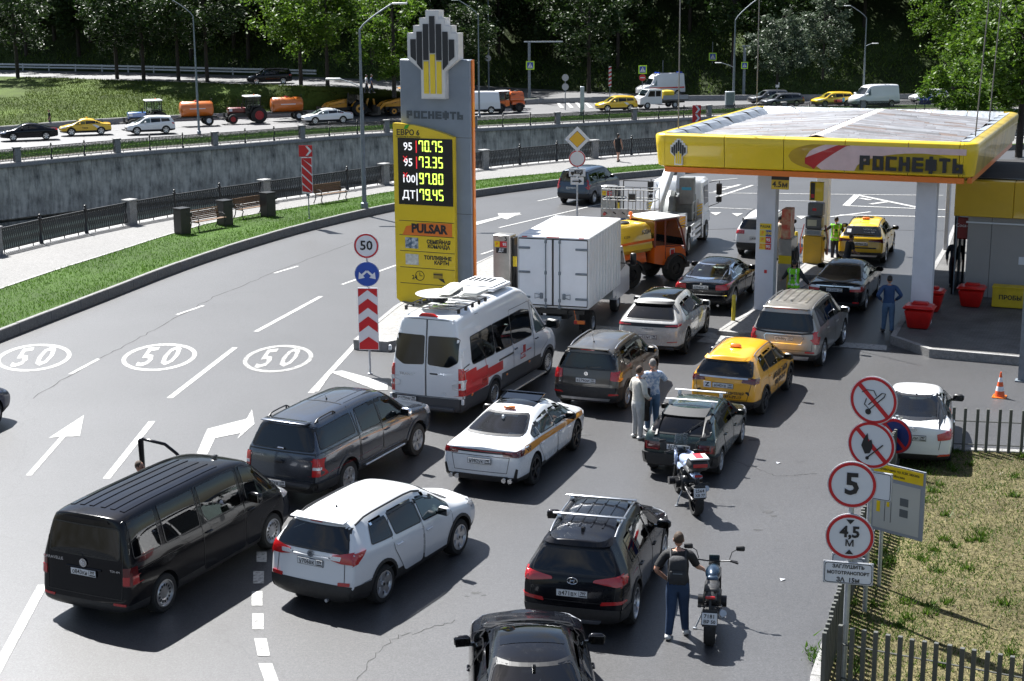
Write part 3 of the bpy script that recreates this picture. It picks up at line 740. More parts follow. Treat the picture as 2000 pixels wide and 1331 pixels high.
def interior(root, c):
 mt = c.get('seatm') or mat('seat_cloth', (.035, .035, .038), .8, var=(8, .3)); hw = c['W']/2; WB = c['WB']; bz = interp(c['belt'], 0)
 fy_ = c.get('seaty', .05 if WB < 3.2 else .95)
 for x in (-hw*.42, hw*.42):
  m = MB(); m.box((x, fy_+.25, bz-.52), (.5, .5, .14), bev=.05); m.box((x, fy_, bz-.18), (.48, .14, .66), rx=.15, bev=.05); m.box((x, fy_-.08, bz+.22), (.26, .10, .18), bev=.04); m.build('front_seat', mt, root, 50)
 ys = [fy_-.95] if WB < 3.2 else [fy_-1.1, fy_-2.1]
 for y in ys:
  m = MB(); m.box((0, y, bz-.22), (hw*1.5, .16, .6), rx=.2, bev=.05)
  for x in (-.38, .38): m.box((x*hw*1.05, y-.10, bz+.14), (.24, .09, .15), bev=.04)
  m.build('rear_seat', mt, root, 50)
 dy = c.get('dashy', WB/2-.42 if WB < 3.2 else WB/2+.05); m = MB(); m.box((0, dy, bz-.14), (hw*1.6, .45, .26), bev=.06); m.build('dashboard', dark, root, 50)
 m = MB(); P = [(-hw*.42+.18*cos(a_), dy-.33+.07*sin(a_), bz-.08+.17*sin(a_)) for a_ in [2*pi*k/14 for k in range(15)]]; m.tube(P, .016, 5, cap=False); m.build('steering_wheel', dark, root)
 m = MB(); m.box((0, 0, interp(c['belt'], 0)-.62), (hw*1.7, WB+.3, .05)); m.build('floor_pan', dark, root)
def car(name, label, cat, loc, rz, c, mt, detail=2, group=None):
 root = thing(name, label, cat, (loc[0], loc[1], loc[2] if len(loc) > 2 else 0), rz, group)
 m0 = make_body(c); m0.materials.append(mt); m0.materials.append(c.get('cladm', black))
 me = finish_body(m0, c, [mt, c.get('cladm', black)], 2 if detail > 1 else 1)
 bv = BVHTree.FromPolygons([v.co[:] for v in me.vertices], [p.vertices[:] for p in me.polygons])
 hw = c['W']/2
 if detail > 1:
  sp = [side_poly(c, *wn) for wn in c['win']]; fr = []
  for kk in ('rg', 'ws'):
   if kk in c: zl, zh, xl, xh = c[kk]; fr.append((-1 if kk == 'rg' else 1, [(-xl, zl), (xl, zl), (xh, zh), (-xh, zh)]))
  b = bmesh.new(); b.from_mesh(me); dl = []
  for f in b.faces:
   if abs(f.normal.x) > .45 and abs(f.calc_center_median().x) > .45*hw:
    if any(p and all(pip(v.co.y, v.co.z, p) for v in f.verts) for p in sp): dl.append(f); continue
   for s_, p in fr:
    if f.normal.y*s_ > .12 and all(v.co.y*s_ > .2 and pip(v.co.x, v.co.z, p) for v in f.verts): dl.append(f); break
  bmesh.ops.delete(b, geom=dl, context='FACES'); b.to_mesh(me); b.free()
  interior(root, c)
 link('body', me, root); BW[0] = c['W']*.5*.70
 gl = c.get('gl', glass)
 cell = .09 if detail > 1 else .18
 rim = c.get('rimm', dark)
 for k, wn in enumerate(c['win']):
  po = side_poly(c, *wn)
  for v, g_ in (('R', gl), ('L', gl)):
   m = MB(); patch(m, bv, po, v, .007, cell, .01); 
   if not m.v: continue
   w_ = m.build('side_window', glass2 if (k == 0 or c.get('clear')) else g_, root, 30)
   if detail > 1: q = MB(); ribbon(q, bv, po, v, .022, .009, True); q.build('window_seal', rim, w_, 30)
 if detail > 1:
  for po in c.get('doors', []):
   po = rpoly(po, .08)
   for v in 'RL':
    m = MB(); patch(m, bv, po, v, .0045, .1); d = m.build('door', mt, root, 40)
    q = MB(); ribbon(q, bv, po, v, .013, .0055, True); q.build('door_gap', dark, d)
    s = 1 if v == 'R' else -1
    hy, hz = min(p[0] for p in po)+.16, max(p[1] for p in po if p[1] < interp(c['belt'], 0)+.06)-.13
    hz = interp(c['belt'], hy)-.14
    hh, nn, _, _ = bv.ray_cast(V((s*3, hy, hz)), V((-s, 0, 0)))
    if hh:
     q = MB(); q.box((hh.x+s*.025, hy, hz), (.03, .19, .028), bev=.01); q.box((hh.x+s*.01, hy-.07, hz), (.03, .03, .03)); q.box((hh.x+s*.01, hy+.07, hz), (.03, .03, .03)); q.build('handle', c.get('hm', mt), d, 40)
 # rear glass / windscreen
 def glz(nm, zlo, zhi, xlo, xhi, v, rr=.08, g_=None):
  po = rpoly([(-xlo, zlo), (xlo, zlo), (xhi, zhi), (-xhi, zhi)], rr)
  m = MB(); patch(m, bv, po, v, .007, .05 if detail > 1 else .12, .01); w_ = m.build(nm, g_ or gl, root, 35)
  if detail > 1: q = MB(); ribbon(q, bv, po, v, .025, .009, True); q.build('window_seal', rim, w_, 30)
  return w_
 if 'rg' in c: glz('rear_window', *c['rg'], 'B', g_=c.get('rgm', gl))
 if 'ws' in c: glz('windscreen', *c['ws'], 'F', g_=glass2)
 if 'wheel' in c: wheels(root, c, *c['wheel'])
 if 'flare' in c:
  fm, fwid = c['flare']
  for y in (-c['WB']/2+c.get('dyr', 0), c['WB']/2):
   for s, v in ((1, 'R'), (-1, 'L')):
    m = MB(); R0 = c['tr']+c.get('ag', .055); n = 18; z0 = c['tr']+.01
    ang = [radians(-25)+radians(230)*k/n for k in range(n+1)]
    ang = [a for a in ang if z0+R0*sin(a) > c.get('gc', .2)+.08]
    for a, b_ in zip(ang, ang[1:]):
     pl = [(y+R0*cos(a), z0+R0*sin(a)), (y+(R0+fwid)*cos(a), z0+(R0+fwid)*sin(a)), (y+(R0+fwid)*cos(b_), z0+(R0+fwid)*sin(b_)), (y+R0*cos(b_), z0+R0*sin(b_))]
     patch(m, bv, pl, v, .016, 9, .02)
    m.build('wheel_arch', fm, root, 40)
 if c.get('mir', True):
  my, mz = c.get('mirp', (c['WB']/2-.75, interp(c['belt'], c['WB']/2-.75)+.06))
  ms = c.get('mirs', 1)
  for s in (1, -1):
   h, n_, _, _ = bv.ray_cast(V((s*3, my, mz-.03)), V((-s, 0, 0)))
   x = h.x if h else s*hw*.9
   m = MB(); m.box((x+s*.17*ms, my-.02, mz+.06*ms), (.25*ms, .12*ms, .17*ms), bev=.045, rz=-s*.15); m.build('mirror', c.get('mirm', mt), root, 60)
   m = MB(); m.box((x+s*.04, my, mz-.0), (.10, .05, .05)); m.box((x+s*.17*ms, my-.085*ms, mz+.06*ms), (.2*ms, .012, .13*ms), rz=-s*.15); m.build('mirror_glass', glass, root)
 for po, m_, nm, v in c.get('patches', []):
  pass
 return root, bv
def lamp(root, bv, name, mt, polys, off=.012, mirror=True, skirt=.01, cell=.06, sides=2):
 for s in ((1, -1) if mirror else (1,)):
  m = MB()
  for v, po in polys:
   vv = {'R': 'L'}.get(v, v) if s < 0 else v
   pp = [(-a, b_) for a, b_ in po] if (s < 0 and v != 'R') else po
   patch(m, bv, pp, vv, off, cell, skirt)
  if m.v: m.build(name, mt, root, 40)
def topz(bv, x, y):
 h, _, _, _ = bv.ray_cast(V((x, y, 6)), V((0, 0, -1))); return h.z if h else 1.5
def rails(r, bv, x, y0, y1, mt, h=.05, rad=.016, nm='roof_rail', bar=True, feet=None):
 for s in (1, -1):
  m = MB(); P = []
  n = 8
  for i in range(n+1):
   t = i/n; y = y0+(y1-y0)*t; e = min(1, min(t, 1-t)*7)
   P.append((s*x, y, topz(bv, s*x, y)+rad*.4+h*e))
  m.tube(P, rad, 8)
  for y in (feet or ()): m.cyl((s*x, y, topz(bv, s*x, y)-.02), (s*x, y, topz(bv, s*x, y)+h), rad*1.1, n=6)
  m.build(nm, mt, r, 60)
def crossbars(r, bv, x, ys, mt, z=.11):
 for y in ys:
  zz = topz(bv, x*.8, y)+z; m = MB(); m.box((0, y, zz), (2*x+.16, .07, .03), bev=.012)
  for s in (1, -1): m.box((s*x*.93, y, zz-z/2-.01), (.07, .09, z), bev=.01)
  m.build('cross_bar', mt, r, 50)
def rbumper(r, bv, z, hw, r0, WB, tr, mt=None, off=.014, z0=.3, nm='rear_bumper', fb=True):
 yw = -WB/2-tr-.07
 m = MB(); patch(m, bv, rpoly([(-hw, z0), (hw, z0), (hw, z), (-hw, z)], .02), 'B', off, .1, .02)
 for v in 'RL': patch(m, bv, [(r0+.05, z0), (yw, z0), (yw, z-.02), (r0+.05, z)], v, off, .1, .02)
 return m.build(nm, mt or black, r, 40)
def wiper(r, p0, p1, nm='wiper'):
 a, b = V(p0), V(p1); m = MB(); m.tube([a, a*.6+b*.4+V((0, -.01, .01)), b], .011, 5); d = (b-a); m.tube([a+d*.3+V((0, -.012, 0)), b+d*.25+V((0, -.012, 0))], .012, 4); m.cyl(a+V((0, .02, 0)), a+V((0, -.02, 0)), .025, n=8)
 return m.build(nm, dark, r)
def fin(r, bv, y, mt=None, x=0):
 z = topz(bv, x, y); m = MB(); m.prism([(y-.09, z-.01), (y+.09, z-.01), (y+.02, z+.03), (y-.07, z+.07), (y-.09, z+.05)], x-.022, x+.022, 'x'); m.build('antenna', mt or dark, r)
def whip(r, bv, x, y, l=.25):
 z = topz(bv, x, y); m = MB(); m.cyl((x, y, z-.01), (x, y, z+.03), .025, .015, 8); m.tube([(x, y, z+.02), (x, y-l*.6, z+l)], .005, 5); m.build('antenna', dark, r)
def seam(r, bv, pts, view='B', w=.012, nm='tailgate_gap', mt=None, off=.006, closed=False, mirror=False):
 m = MB(); ribbon(m, bv, pts, view, w, off, closed, mirror=mirror); return m.build(nm, mt or dark, r)
def panel(r, bv, nm, mt, po, view='B', off=.008, cell=.08, skirt=.01, rr=.02):
 m = MB(); patch(m, bv, rpoly(po, rr) if rr else po, view, off, cell, skirt); return m.build(nm, mt, r, 40)
def headlamps(r, bv, c, z=.72, w0=.45, h=.13):
 hw = c['W']/2; f0 = c['WB']/2+c['fo']
 lamp(r, bv, 'headlamp', clearlamp, [('F', rpoly([(hw-w0, z), (hw-w0+.04, z+h*.8), (hw-.06, z+h), (hw-.07, z)], .02)), ('R', rpoly([(f0-.15, z), (f0-.2, z+h), (f0-.5, z+h*1.2), (f0-.36, z+.02)], .02))], .01)
def mk(kind, L, W, H, WB, ro, **k):
 fo = L-WB-ro; r0 = -WB/2-ro; f0 = WB/2+fo; w = W/2
 hz = k.pop('hz', .62*H if kind == 'h' else .66*H); nz = k.pop('nz', hz-.16); bz = k.pop('bz', hz+.0)
 tr = k.pop('tr', .34)
 wst = k.pop('wst', WB/2-.92); cow = k.pop('cow', WB/2-.12)
 d = dict(W=W, H=H, WB=WB, fo=fo, ro=ro, tr=tr, gc=.2, clad=.40, rw=.68, re=.10, wheel=('5', alu, .68, .22))
 if kind == 'h':
  re_ = k.pop('rend', .38); br = k.pop('br', bz+.10)
  d.update(top=[(r0, H-.08), (r0+re_, H-.06), (-WB*.3, H-.01), (0, H), (wst, H-.05), (cow, hz+.02), (f0-.45, hz-.06), (f0-.05, nz)],
     belt=[(r0, br), (-WB*.35, bz+.04), (cow, hz-.07), (f0, nz-.03)],
     rear=[(.2, .14), (.42, 0), (.62, .02), (br-.15, .07), (br, .12), (H-.06, re_)],
     front=[(.2, .15), (.45, 0), (nz-.12, .02), (nz, .14)],
     rg=(br+.0, H-.15, w*.82, w*.66), ws=(hz, H-.12, w*.76, w*.6))
  e = r0+re_+.1
  d.update(win=[(.06, cow-.05), (-.86, 0), (e, -.93, .12, 0)], hws=0)
 else:
  dz = k.pop('dz', hz+.04); db = k.pop('db', .62); rgt = k.pop('rgt', -WB/2+.62); de = k.pop('de', .06)
  d.update(top=[(r0, dz-.02), (r0+de+.05, dz), (r0+db, dz+.02), (rgt, H-.06), (-.1, H), (wst, H-.05), (cow, hz+.02), (f0-.45, hz-.08), (f0-.05, nz)],
     belt=[(r0, dz-.06), (-WB*.3, bz+.02), (cow, hz-.07), (f0, nz-.03)],
     rear=[(.2, .14), (.42, 0), (.62, .01), (dz-.12, .05), (dz, .08)],
     front=[(.2, .15), (.45, 0), (nz-.12, .02), (nz, .14)],
     rg=(dz+.05, H-.1, w*.76, w*.58), ws=(hz, H-.12, w*.76, w*.6), rw=.64,
     win=[(.06, cow-.05), (-.86, 0), (r0+db+.15, -.9)], re=.08)
 d['doors'] = [[(-WB/2+tr+.28, .34), (-.0, .34), (0, H-.12), (-.8, H-.12), (-WB/2+.28, bz+.1), (-WB/2+.22, bz-.15)], [(.04, .34), (WB/2-tr-.12, .34), (cow-.02, .6), (cow, hz-.08), (wst+.05, H-.12), (.04, H-.1)]]
 d.update(k); return d
def pl(px, py, end, WB, w, yaw, z=0):
 g = at(px, py, z); a = radians(yaw)
 return (g.x-end*sin(a)*WB/2-cos(a)*w, g.y-end*cos(a)*WB/2+sin(a)*w, yaw)
PK = pl(812, 890, 1, 3.085, .84, 25)
YT = pl(1222, 797, -1, 2.58, .83, 21)
LD = pl(1406, 925, -1, 2.46, .78, 19.5)
AU = pl(1432, 602, -1, 2.94, .87, 21)
AR = pl(1729, 513, -1, 2.72, .87, 20)
TG = pl(1526, 499, -1, 2.60, .86, 20)
SL = pl(1852, 903, -1, 2.57, .78, 16)
BL = pl(1160, 399, -1, 2.73, .86, 27)
TR = pl(1066, 731, 1, 3.75, .92, 23)
def mirror_y(p): return [(-a, b) for a, b in p]
# white compact suv
def suv_white():
 mt = paint('white_paint', (.70, .71, .72), rough=.3, dust=.10)
 c = dict(clear=0, W=1.845, H=1.67, WB=2.66, fo=.93, ro=.98, tr=.35, gc=.21, clad=.47, rw=.66, re=.10,
    top=[(-2.31, 1.60), (-2.0, 1.62), (-1.2, 1.665), (-.2, 1.68), (.42, 1.63), (1.22, 1.10), (1.75, 1.03), (2.26, .90)],
    belt=[(-2.3, 1.20), (-1.2, 1.10), (1.2, .99), (2.3, .84)],
    rear=[(.2, .14), (.42, .0), (.62, .03), (.66, .09), (1.08, .10), (1.16, .16), (1.60, .40)],
    front=[(.2, .16), (.45, 0), (.72, .02), (.86, .14)],
    win=[(.08, 1.10, .0, -.0), (-.86, -.0, -.0, .0), (-1.62, -.94, .22, 0)],
    doors=[[(-.62, .36), (-.01, .36), (.0, 1.56), (-.8, 1.56), (-.98, 1.2), (-.98, .9)], [(.03, .36), (.98, .36), (1.06, .8), (1.04, 1.03), (.5, 1.56), (.03, 1.57)]],
    rg=(1.14, 1.52, .74, .60), ws=(1.10, 1.55, .66, .54), wheel=('5', alu, .68, .23), flare=(black, .055), mirm=mt)
 r, bv = car('white_suv', 'white suv with black roof rails and big red tail lamps, right of the black minibus', 'car', (-2.44, 26.8), -radians(28), c, mt)
 lamp(r, bv, 'tail_lamp', redlamp, [('B', rpoly([(.40, 1.02), (.44, 1.10), (.92, 1.20), (.93, .98), (.62, .98)], .02)), ('R', rpoly([(-2.32, .99), (-2.3, 1.16), (-1.82, 1.15), (-2.12, .98)], .02))], .02)
 lamp(r, bv, 'reversing_lamp', clearlamp, [('B', rpoly([(.38, 1.02), (.44, 1.09), (.62, 1.09), (.60, 1.02)], .02))], .026)
 lamp(r, bv, 'reflector', redlamp, [('B', rpoly([(.58, .60), (.58, .66), (.80, .67), (.80, .61)], .01))], .02)
 # spoiler lip, wiper, garnish, badge
 m = MB(); m.box((0, -1.93, 1.625), (1.12, .22, .035), rx=.10, bev=.015); m.build('spoiler', mt, r, 50)
 m = MB(); m.box((0, -2.03, 1.60), (.24, .015, .02)); m.build('brake_lamp', redlamp, r)
 m = MB(); ribbon(m, bv, [(-.70, .60), (-.68, 1.05), (.68, 1.05), (.70, .60), (-.70, .60)], 'B', .012, .006); m.build('tailgate_gap', dark, r)
 m = MB(); m.tube([(.0, -2.15, 1.17), (-.1, -2.14, 1.20), (-.42, -2.12, 1.23)], .011, 6); m.box((-.2, -2.15, 1.19), (.3, .03, .03), ry=-.1); m.build('wiper', dark, r)
 plate(r, 'у706вк 777', (0, -2.262, .93))
 m = MB(); m.box((0, -2.235, 1.03), (.74, .03, .05), bev=.012); m.build('garnish', mt, r, 50)
 m = MB(); m.lathe([(.062, -.008), (.062, .008), (.048, .008), (.048, -.008)], 20, 'y', (0, -2.25, 1.075)); m.lathe([(.03, -.008), (.03, .01), (.022, .01), (.022, -.008)], 14, 'y', (0, -2.25, 1.085)); m.build('emblem', chrome, r, 40)
 rails(r, bv, .60, -1.75, .35, dark, .045, .018); rbumper(r, bv, .60, .92, -2.31, 2.66, .35)
 whip(r, bv, 0, -1.42)
 lamp(r, bv, 'headlamp', clearlamp, [('F', rpoly([(.48, .74), (.5, .84), (.86, .92), (.86, .78)], .02)), ('R', rpoly([(2.0, .9), (2.2, .78), (1.75, .97)], .02))], .01)
 m = MB(); m.cyl((.35, -2.33, .30), (.35, -2.1, .30), .03, n=10); m.build('exhaust', steel, r)
 return r
# black minibus
def van_black():
 mt = paint('black_paint', (.004, .004, .0055), rough=.18, dust=.006)
 c = dict(W=1.91, H=1.97, WB=3.40, fo=.91, ro=.99, tr=.345, gc=.20, clad=.40, rw=.79, re=.10, crown=.05, kr=.3, tap=(.965, .82),
    top=[(-2.69, 1.90), (-2.5, 1.93), (-1.5, 1.965), (.3, 1.975), (1.0, 1.94), (1.35, 1.84), (2.02, 1.24), (2.3, 1.10), (2.56, .98)],
    belt=[(-2.69, 1.19), (1.6, 1.16), (2.1, 1.08), (2.6, .95)], extra=[(-.8, 0)],
    rear=[(.2, .12), (.40, .0), (.56, .02), (.60, .07), (1.15, .08), (1.85, .20)], front=[(.2, .14), (.45, 0), (.8, .03), (.98, .16)],
    win=[(.92, 1.93, 0, 0), (-.42, .74, 0, 0), (-1.55, -.56, 0, 0), (-2.42, -1.68, .06, 0)], hi=0,
    doors=[[(.82, .34), (1.30, .34), (1.30, .75), (1.9, .85), (1.96, 1.25), (1.28, 1.84), (.82, 1.86)], [(-.52, .34), (.78, .34), (.78, 1.86), (-.52, 1.87)]],
    rg=(1.22, 1.74, .74, .70), ws=(1.22, 1.82, .76, .64), wheel=('steel', alu, .68, .22), mirm=mt, bul_r=.03, mirs=1.15)
 r, bv = car('black_minibus', 'long black minibus with its far front door open, largest vehicle at lower left', 'van', (-6.2, 26.8), -radians(24.3), c, mt)
 # ribbed roof
 for x in (-.52, -.32, -.12, .12, .32, .52):
  panel(r, bv, 'roof_rib', mt, [(x-.045, -2.2), (x+.045, -2.2), (x+.045, .5), (x-.045, .5)], 'T', .012, .2, .012, 0)
 lamp(r, bv, 'tail_lamp', dredlamp, [('B', rpoly([(.80, .78), (.80, 1.10), (.96, 1.10), (.96, .78)], .015)), ('R', rpoly([(-2.7, .78), (-2.7, 1.10), (-2.52, 1.10), (-2.55, .78)], .015))], .012)
 lamp(r, bv, 'brake_lamp', redlamp, [('B', rpoly([(.80, .80), (.80, .95), (.95, .95), (.95, .80)], .015))], .02)
 lamp(r, bv, 'reflector', redlamp, [('B', rpoly([(.62, .44), (.62, .48), (.86, .48), (.86, .44)], .008))], .014)
 m = MB(); ribbon(m, bv, [(-.78, .55), (-.80, 1.84), (.80, 1.84), (.78, .55), (-.78, .55)], 'B', .014, .006); m.build('tailgate_gap', dark, r)
 m = MB(); patch(m, bv, rpoly([(-.5, 1.80), (.5, 1.80), (.46, 1.85), (-.46, 1.85)], .01), 'B', .02, .2, .02); m.build('spoiler', mt, r, 40)
 plate(r, 'о843кн 797', (0, -2.66, .93))
 m = MB(); m.box((0, -2.645, 1.0), (.74, .02, .04), bev=.01); m.build('garnish', mt, r)
 ring_badge(r, (0, -2.655, 1.10), 'vw')
 text('CARAVELLE', face((-.66, -2.63, 1.10)), .075, chrome, r, 'lettering', 1.1, .002)
 text('TDI 4M', face((.64, -2.63, 1.02)), .055, chrome, r, 'lettering', 1.2, .002)
 m = MB(); m.tube([(.0, -2.64, 1.2), (-.05, -2.62, 1.26), (.5, -2.58, 1.24)], .009, 5); m.build('wiper', dark, r)
 m = MB(); m.box((.2, .95, 1.985), (.08, .12, .035), bev=.015); m.build('antenna', dark, r)
 for s in (1, -1):
  m = MB()
  ribbon(m, bv, [(-2.5, 1.02), (1.9, 1.02)], 'R' if s > 0 else 'L', .01, .006)
  m.build('body_crease', dark, r)
 # open door on the far (left) side: panel, window frame, seen above the roof line
 hx, hy = -.95, 1.90
 d = link('open_door', None, r); 
 m = MB(); m.prism([(0, .34), (-1.05, .34), (-1.1, 1.2), (0, 1.22)], -.03, .03, 'y'); me = m.mesh('open_door', mt, 40)
 bpy.data.objects.remove(d)
 d = link('open_door', me, r, (hx, hy, 0), radians(18))
 m = MB(); m.tube([(0, 0, 1.18), (-.38, 0, 1.62), (-.6, 0, 1.80), (-1.05, 0, 1.90), (-1.12, 0, 1.86), (-1.1, 0, 1.2)], .034, 8); m.box((-1.08, 0, 1.55), (.08, .05, .7)); m.build('door_frame', mt, d, 50)
 m = MB(); m.prism([(-.02, 1.2), (-1.08, 1.2), (-1.08, 1.2), (-1.08, 1.2)][:3], -.006, .006, 'y') if 0 else None
 lamp(r, bv, 'headlamp', clearlamp, [('F', rpoly([(.5, .85), (.5, .98), (.9, 1.02), (.9, .88)], .02)), ('R', rpoly([(2.55, .86), (2.5, .95), (2.2, 1.02), (2.3, .9)], .02))], .012)
 return r
def ring_badge(r, p, kind, s=.075, ny=-1, mt=None):
 m = MB(); x, y, z = p; mt = mt or chrome
 if kind in ('vw', 'ring', 'sk'):
  m.lathe([(s, -.006), (s, .006), (s*.84, .008), (s*.84, -.006)], 22, 'y', p)
 if kind == 'vw':
  for a, b in (((-.5, .62), (-.2, -.05)), ((-.2, -.05), (0, .35)), ((0, .35), (.2, -.05)), ((.2, -.05), (.5, .62)), ((-.78, .35), (-.3, -.68)), ((-.3, -.68), (0, -.1)), ((0, -.1), (.3, -.68)), ((.3, -.68), (.78, .35))):
   m.cyl((x+a[0]*s, y-.004, z+a[1]*s), (x+b[0]*s, y-.004, z+b[1]*s), s*.085, n=5)
 if kind in ('oval', 'toy'):
  for (ra, rb, t) in ((1.35, .85, .16),)+(((.85, .34, .1), (.34, .8, .1)) if kind == 'toy' else ()):
   n = 20
   for k in range(n):
    a, b = 2*pi*k/n, 2*pi*(k+1)/n
    m.cyl((x+cos(a)*s*ra, y-.004, z+sin(a)*s*rb), (x+cos(b)*s*ra, y-.004, z+sin(b)*s*rb), s*t*.55, n=5)
 if kind == 'oval':
  for a, b in (((-.6, -.45), (-.4, .45)), ((.4, -.45), (.6, .45)), ((-.5, -.05), (.5, .08))):
   m.cyl((x+a[0]*s, y-.004, z+a[1]*s), (x+b[0]*s, y-.004, z+b[1]*s), s*.1, n=5)
 return m.build('emblem', mt, r, 40)
# dark grey pickup with hardtop
def pickup():
 mt = paint('graphite_paint', (.075, .085, .105), .75, .25, 0.)
 c = mk('h', 5.26, 1.84, 1.86, 3.085, 1.25, tr=.385, gc=.33, clad=.55, hz=1.20, nz=1.05, bz=1.18, br=1.20, rend=.34, rw=.72, wst=.55, cow=1.30,
  kr=.25, tap=(.96, .84), re=.12,
  win=[(-.0, 1.30), (-.88, -.08), (-2.52, -1.12, .10, 0, .06, .02, .06)],
  doors=[[(-.98, .62), (-.08, .62), (-.06, 1.72), (-.9, 1.72), (-1.0, 1.3)], [(-.04, .62), (.95, .6), (1.2, .9), (1.22, 1.14), (.6, 1.70), (-.04, 1.73)]],
  rg=(1.24, 1.70, .76, .64), ws=(1.24, 1.74, .72, .6), wheel=('6', alu, .62, .26), flare=(mt, .07), mirm=chrome, mirs=1.1, ag=.07, hm=mt)
 # higher bed rear, see the hardtop as the same roof volume
 r, bv = car('pickup_truck', 'dark grey double cab pickup with a hardtop canopy over its bed', 'pickup', (PK[0], PK[1]), -radians(PK[2]), c, mt)
 rbumper(r, bv, .62, .90, -2.79, 3.085, .385, black, .05, .42)
 m = MB(); m.box((0, -2.90, .56), (1.55, .2, .14), bev=.04); m.build('step_bumper', black, r, 50)
 seam(r, bv, [(-.92, 1.19), (.92, 1.19)], 'B', .03, 'canopy_gap'); seam(r, bv, [(-2.75, 1.20), (-1.05, 1.20)], 'R', .02, 'canopy_gap', mirror=True)
 seam(r, bv, [(-1.04, .62), (-1.04, 1.78)], 'R', .025, 'cab_gap', mirror=True); seam(r, bv, [(-.80, .62), (-.80, 1.17)], 'B', .012); seam(r, bv, [(.80, .62), (.80, 1.17)], 'B', .012)
 lamp(r, bv, 'tail_lamp', redlamp, [('B', rpoly([(.76, .74), (.76, 1.12), (.90, 1.10), (.92, .74)], .015)), ('R', rpoly([(-2.78, .74), (-2.78, 1.12), (-2.66, 1.12), (-2.66, .74)], .01))], .016)
 lamp(r, bv, 'reversing_lamp', clearlamp, [('B', rpoly([(.77, .88), (.77, .94), (.90, .94), (.90, .88)], .01))], .024)
 m = MB(); m.box((0, -2.83, 1.0), (.16, .03, .06), bev=.01); m.build('handle', dark, r)
 m = MB(); m.box((0, -2.74, 1.27), (.16, .04, .05), bev=.015); m.build('canopy_handle', chrome, r)
 m = MB(); m.box((0, -2.50, 1.79), (1.1, .26, .035), bev=.015); m.build('spoiler', mt, r, 50)
 text('HILUX', face((.55, -2.80, 1.07)), .08, chrome, r, 'lettering', 1.2); text('TOYOTA', face((-.55, -2.80, 1.09)), .06, chrome, r, 'lettering', 1.3)
 rails(r, bv, .58, -2.3, -1.5, dark, .06, .016, feet=(-1.6, -2.2)); whip(r, bv, 0, -.9, .1)
 seam(r, bv, [(-.7, -1.06), (.7, -1.06)], 'T', .03, 'cab_gap')
 for x in (-.45, -.27, .27, .45): seam(r, bv, [(x, -.95), (x, .35)], 'T', .02, 'roof_rib', mt)
 for s in (1, -1): m = MB(); m.box((s*.90, -.05, .50), (.16, 1.75, .045), bev=.015); m.build('side_step', alu, r)
 plate(r, 'о212ха 777', (-.0, -3.01, .60)); headlamps(r, bv, c, .85, .4, .16)
 for s in (1, -1): m = MB(); m.box((s*.76, -1.75-.25, .42), (.26, .02, .34)); m.build('mud_flap', rubber, r)
 return r
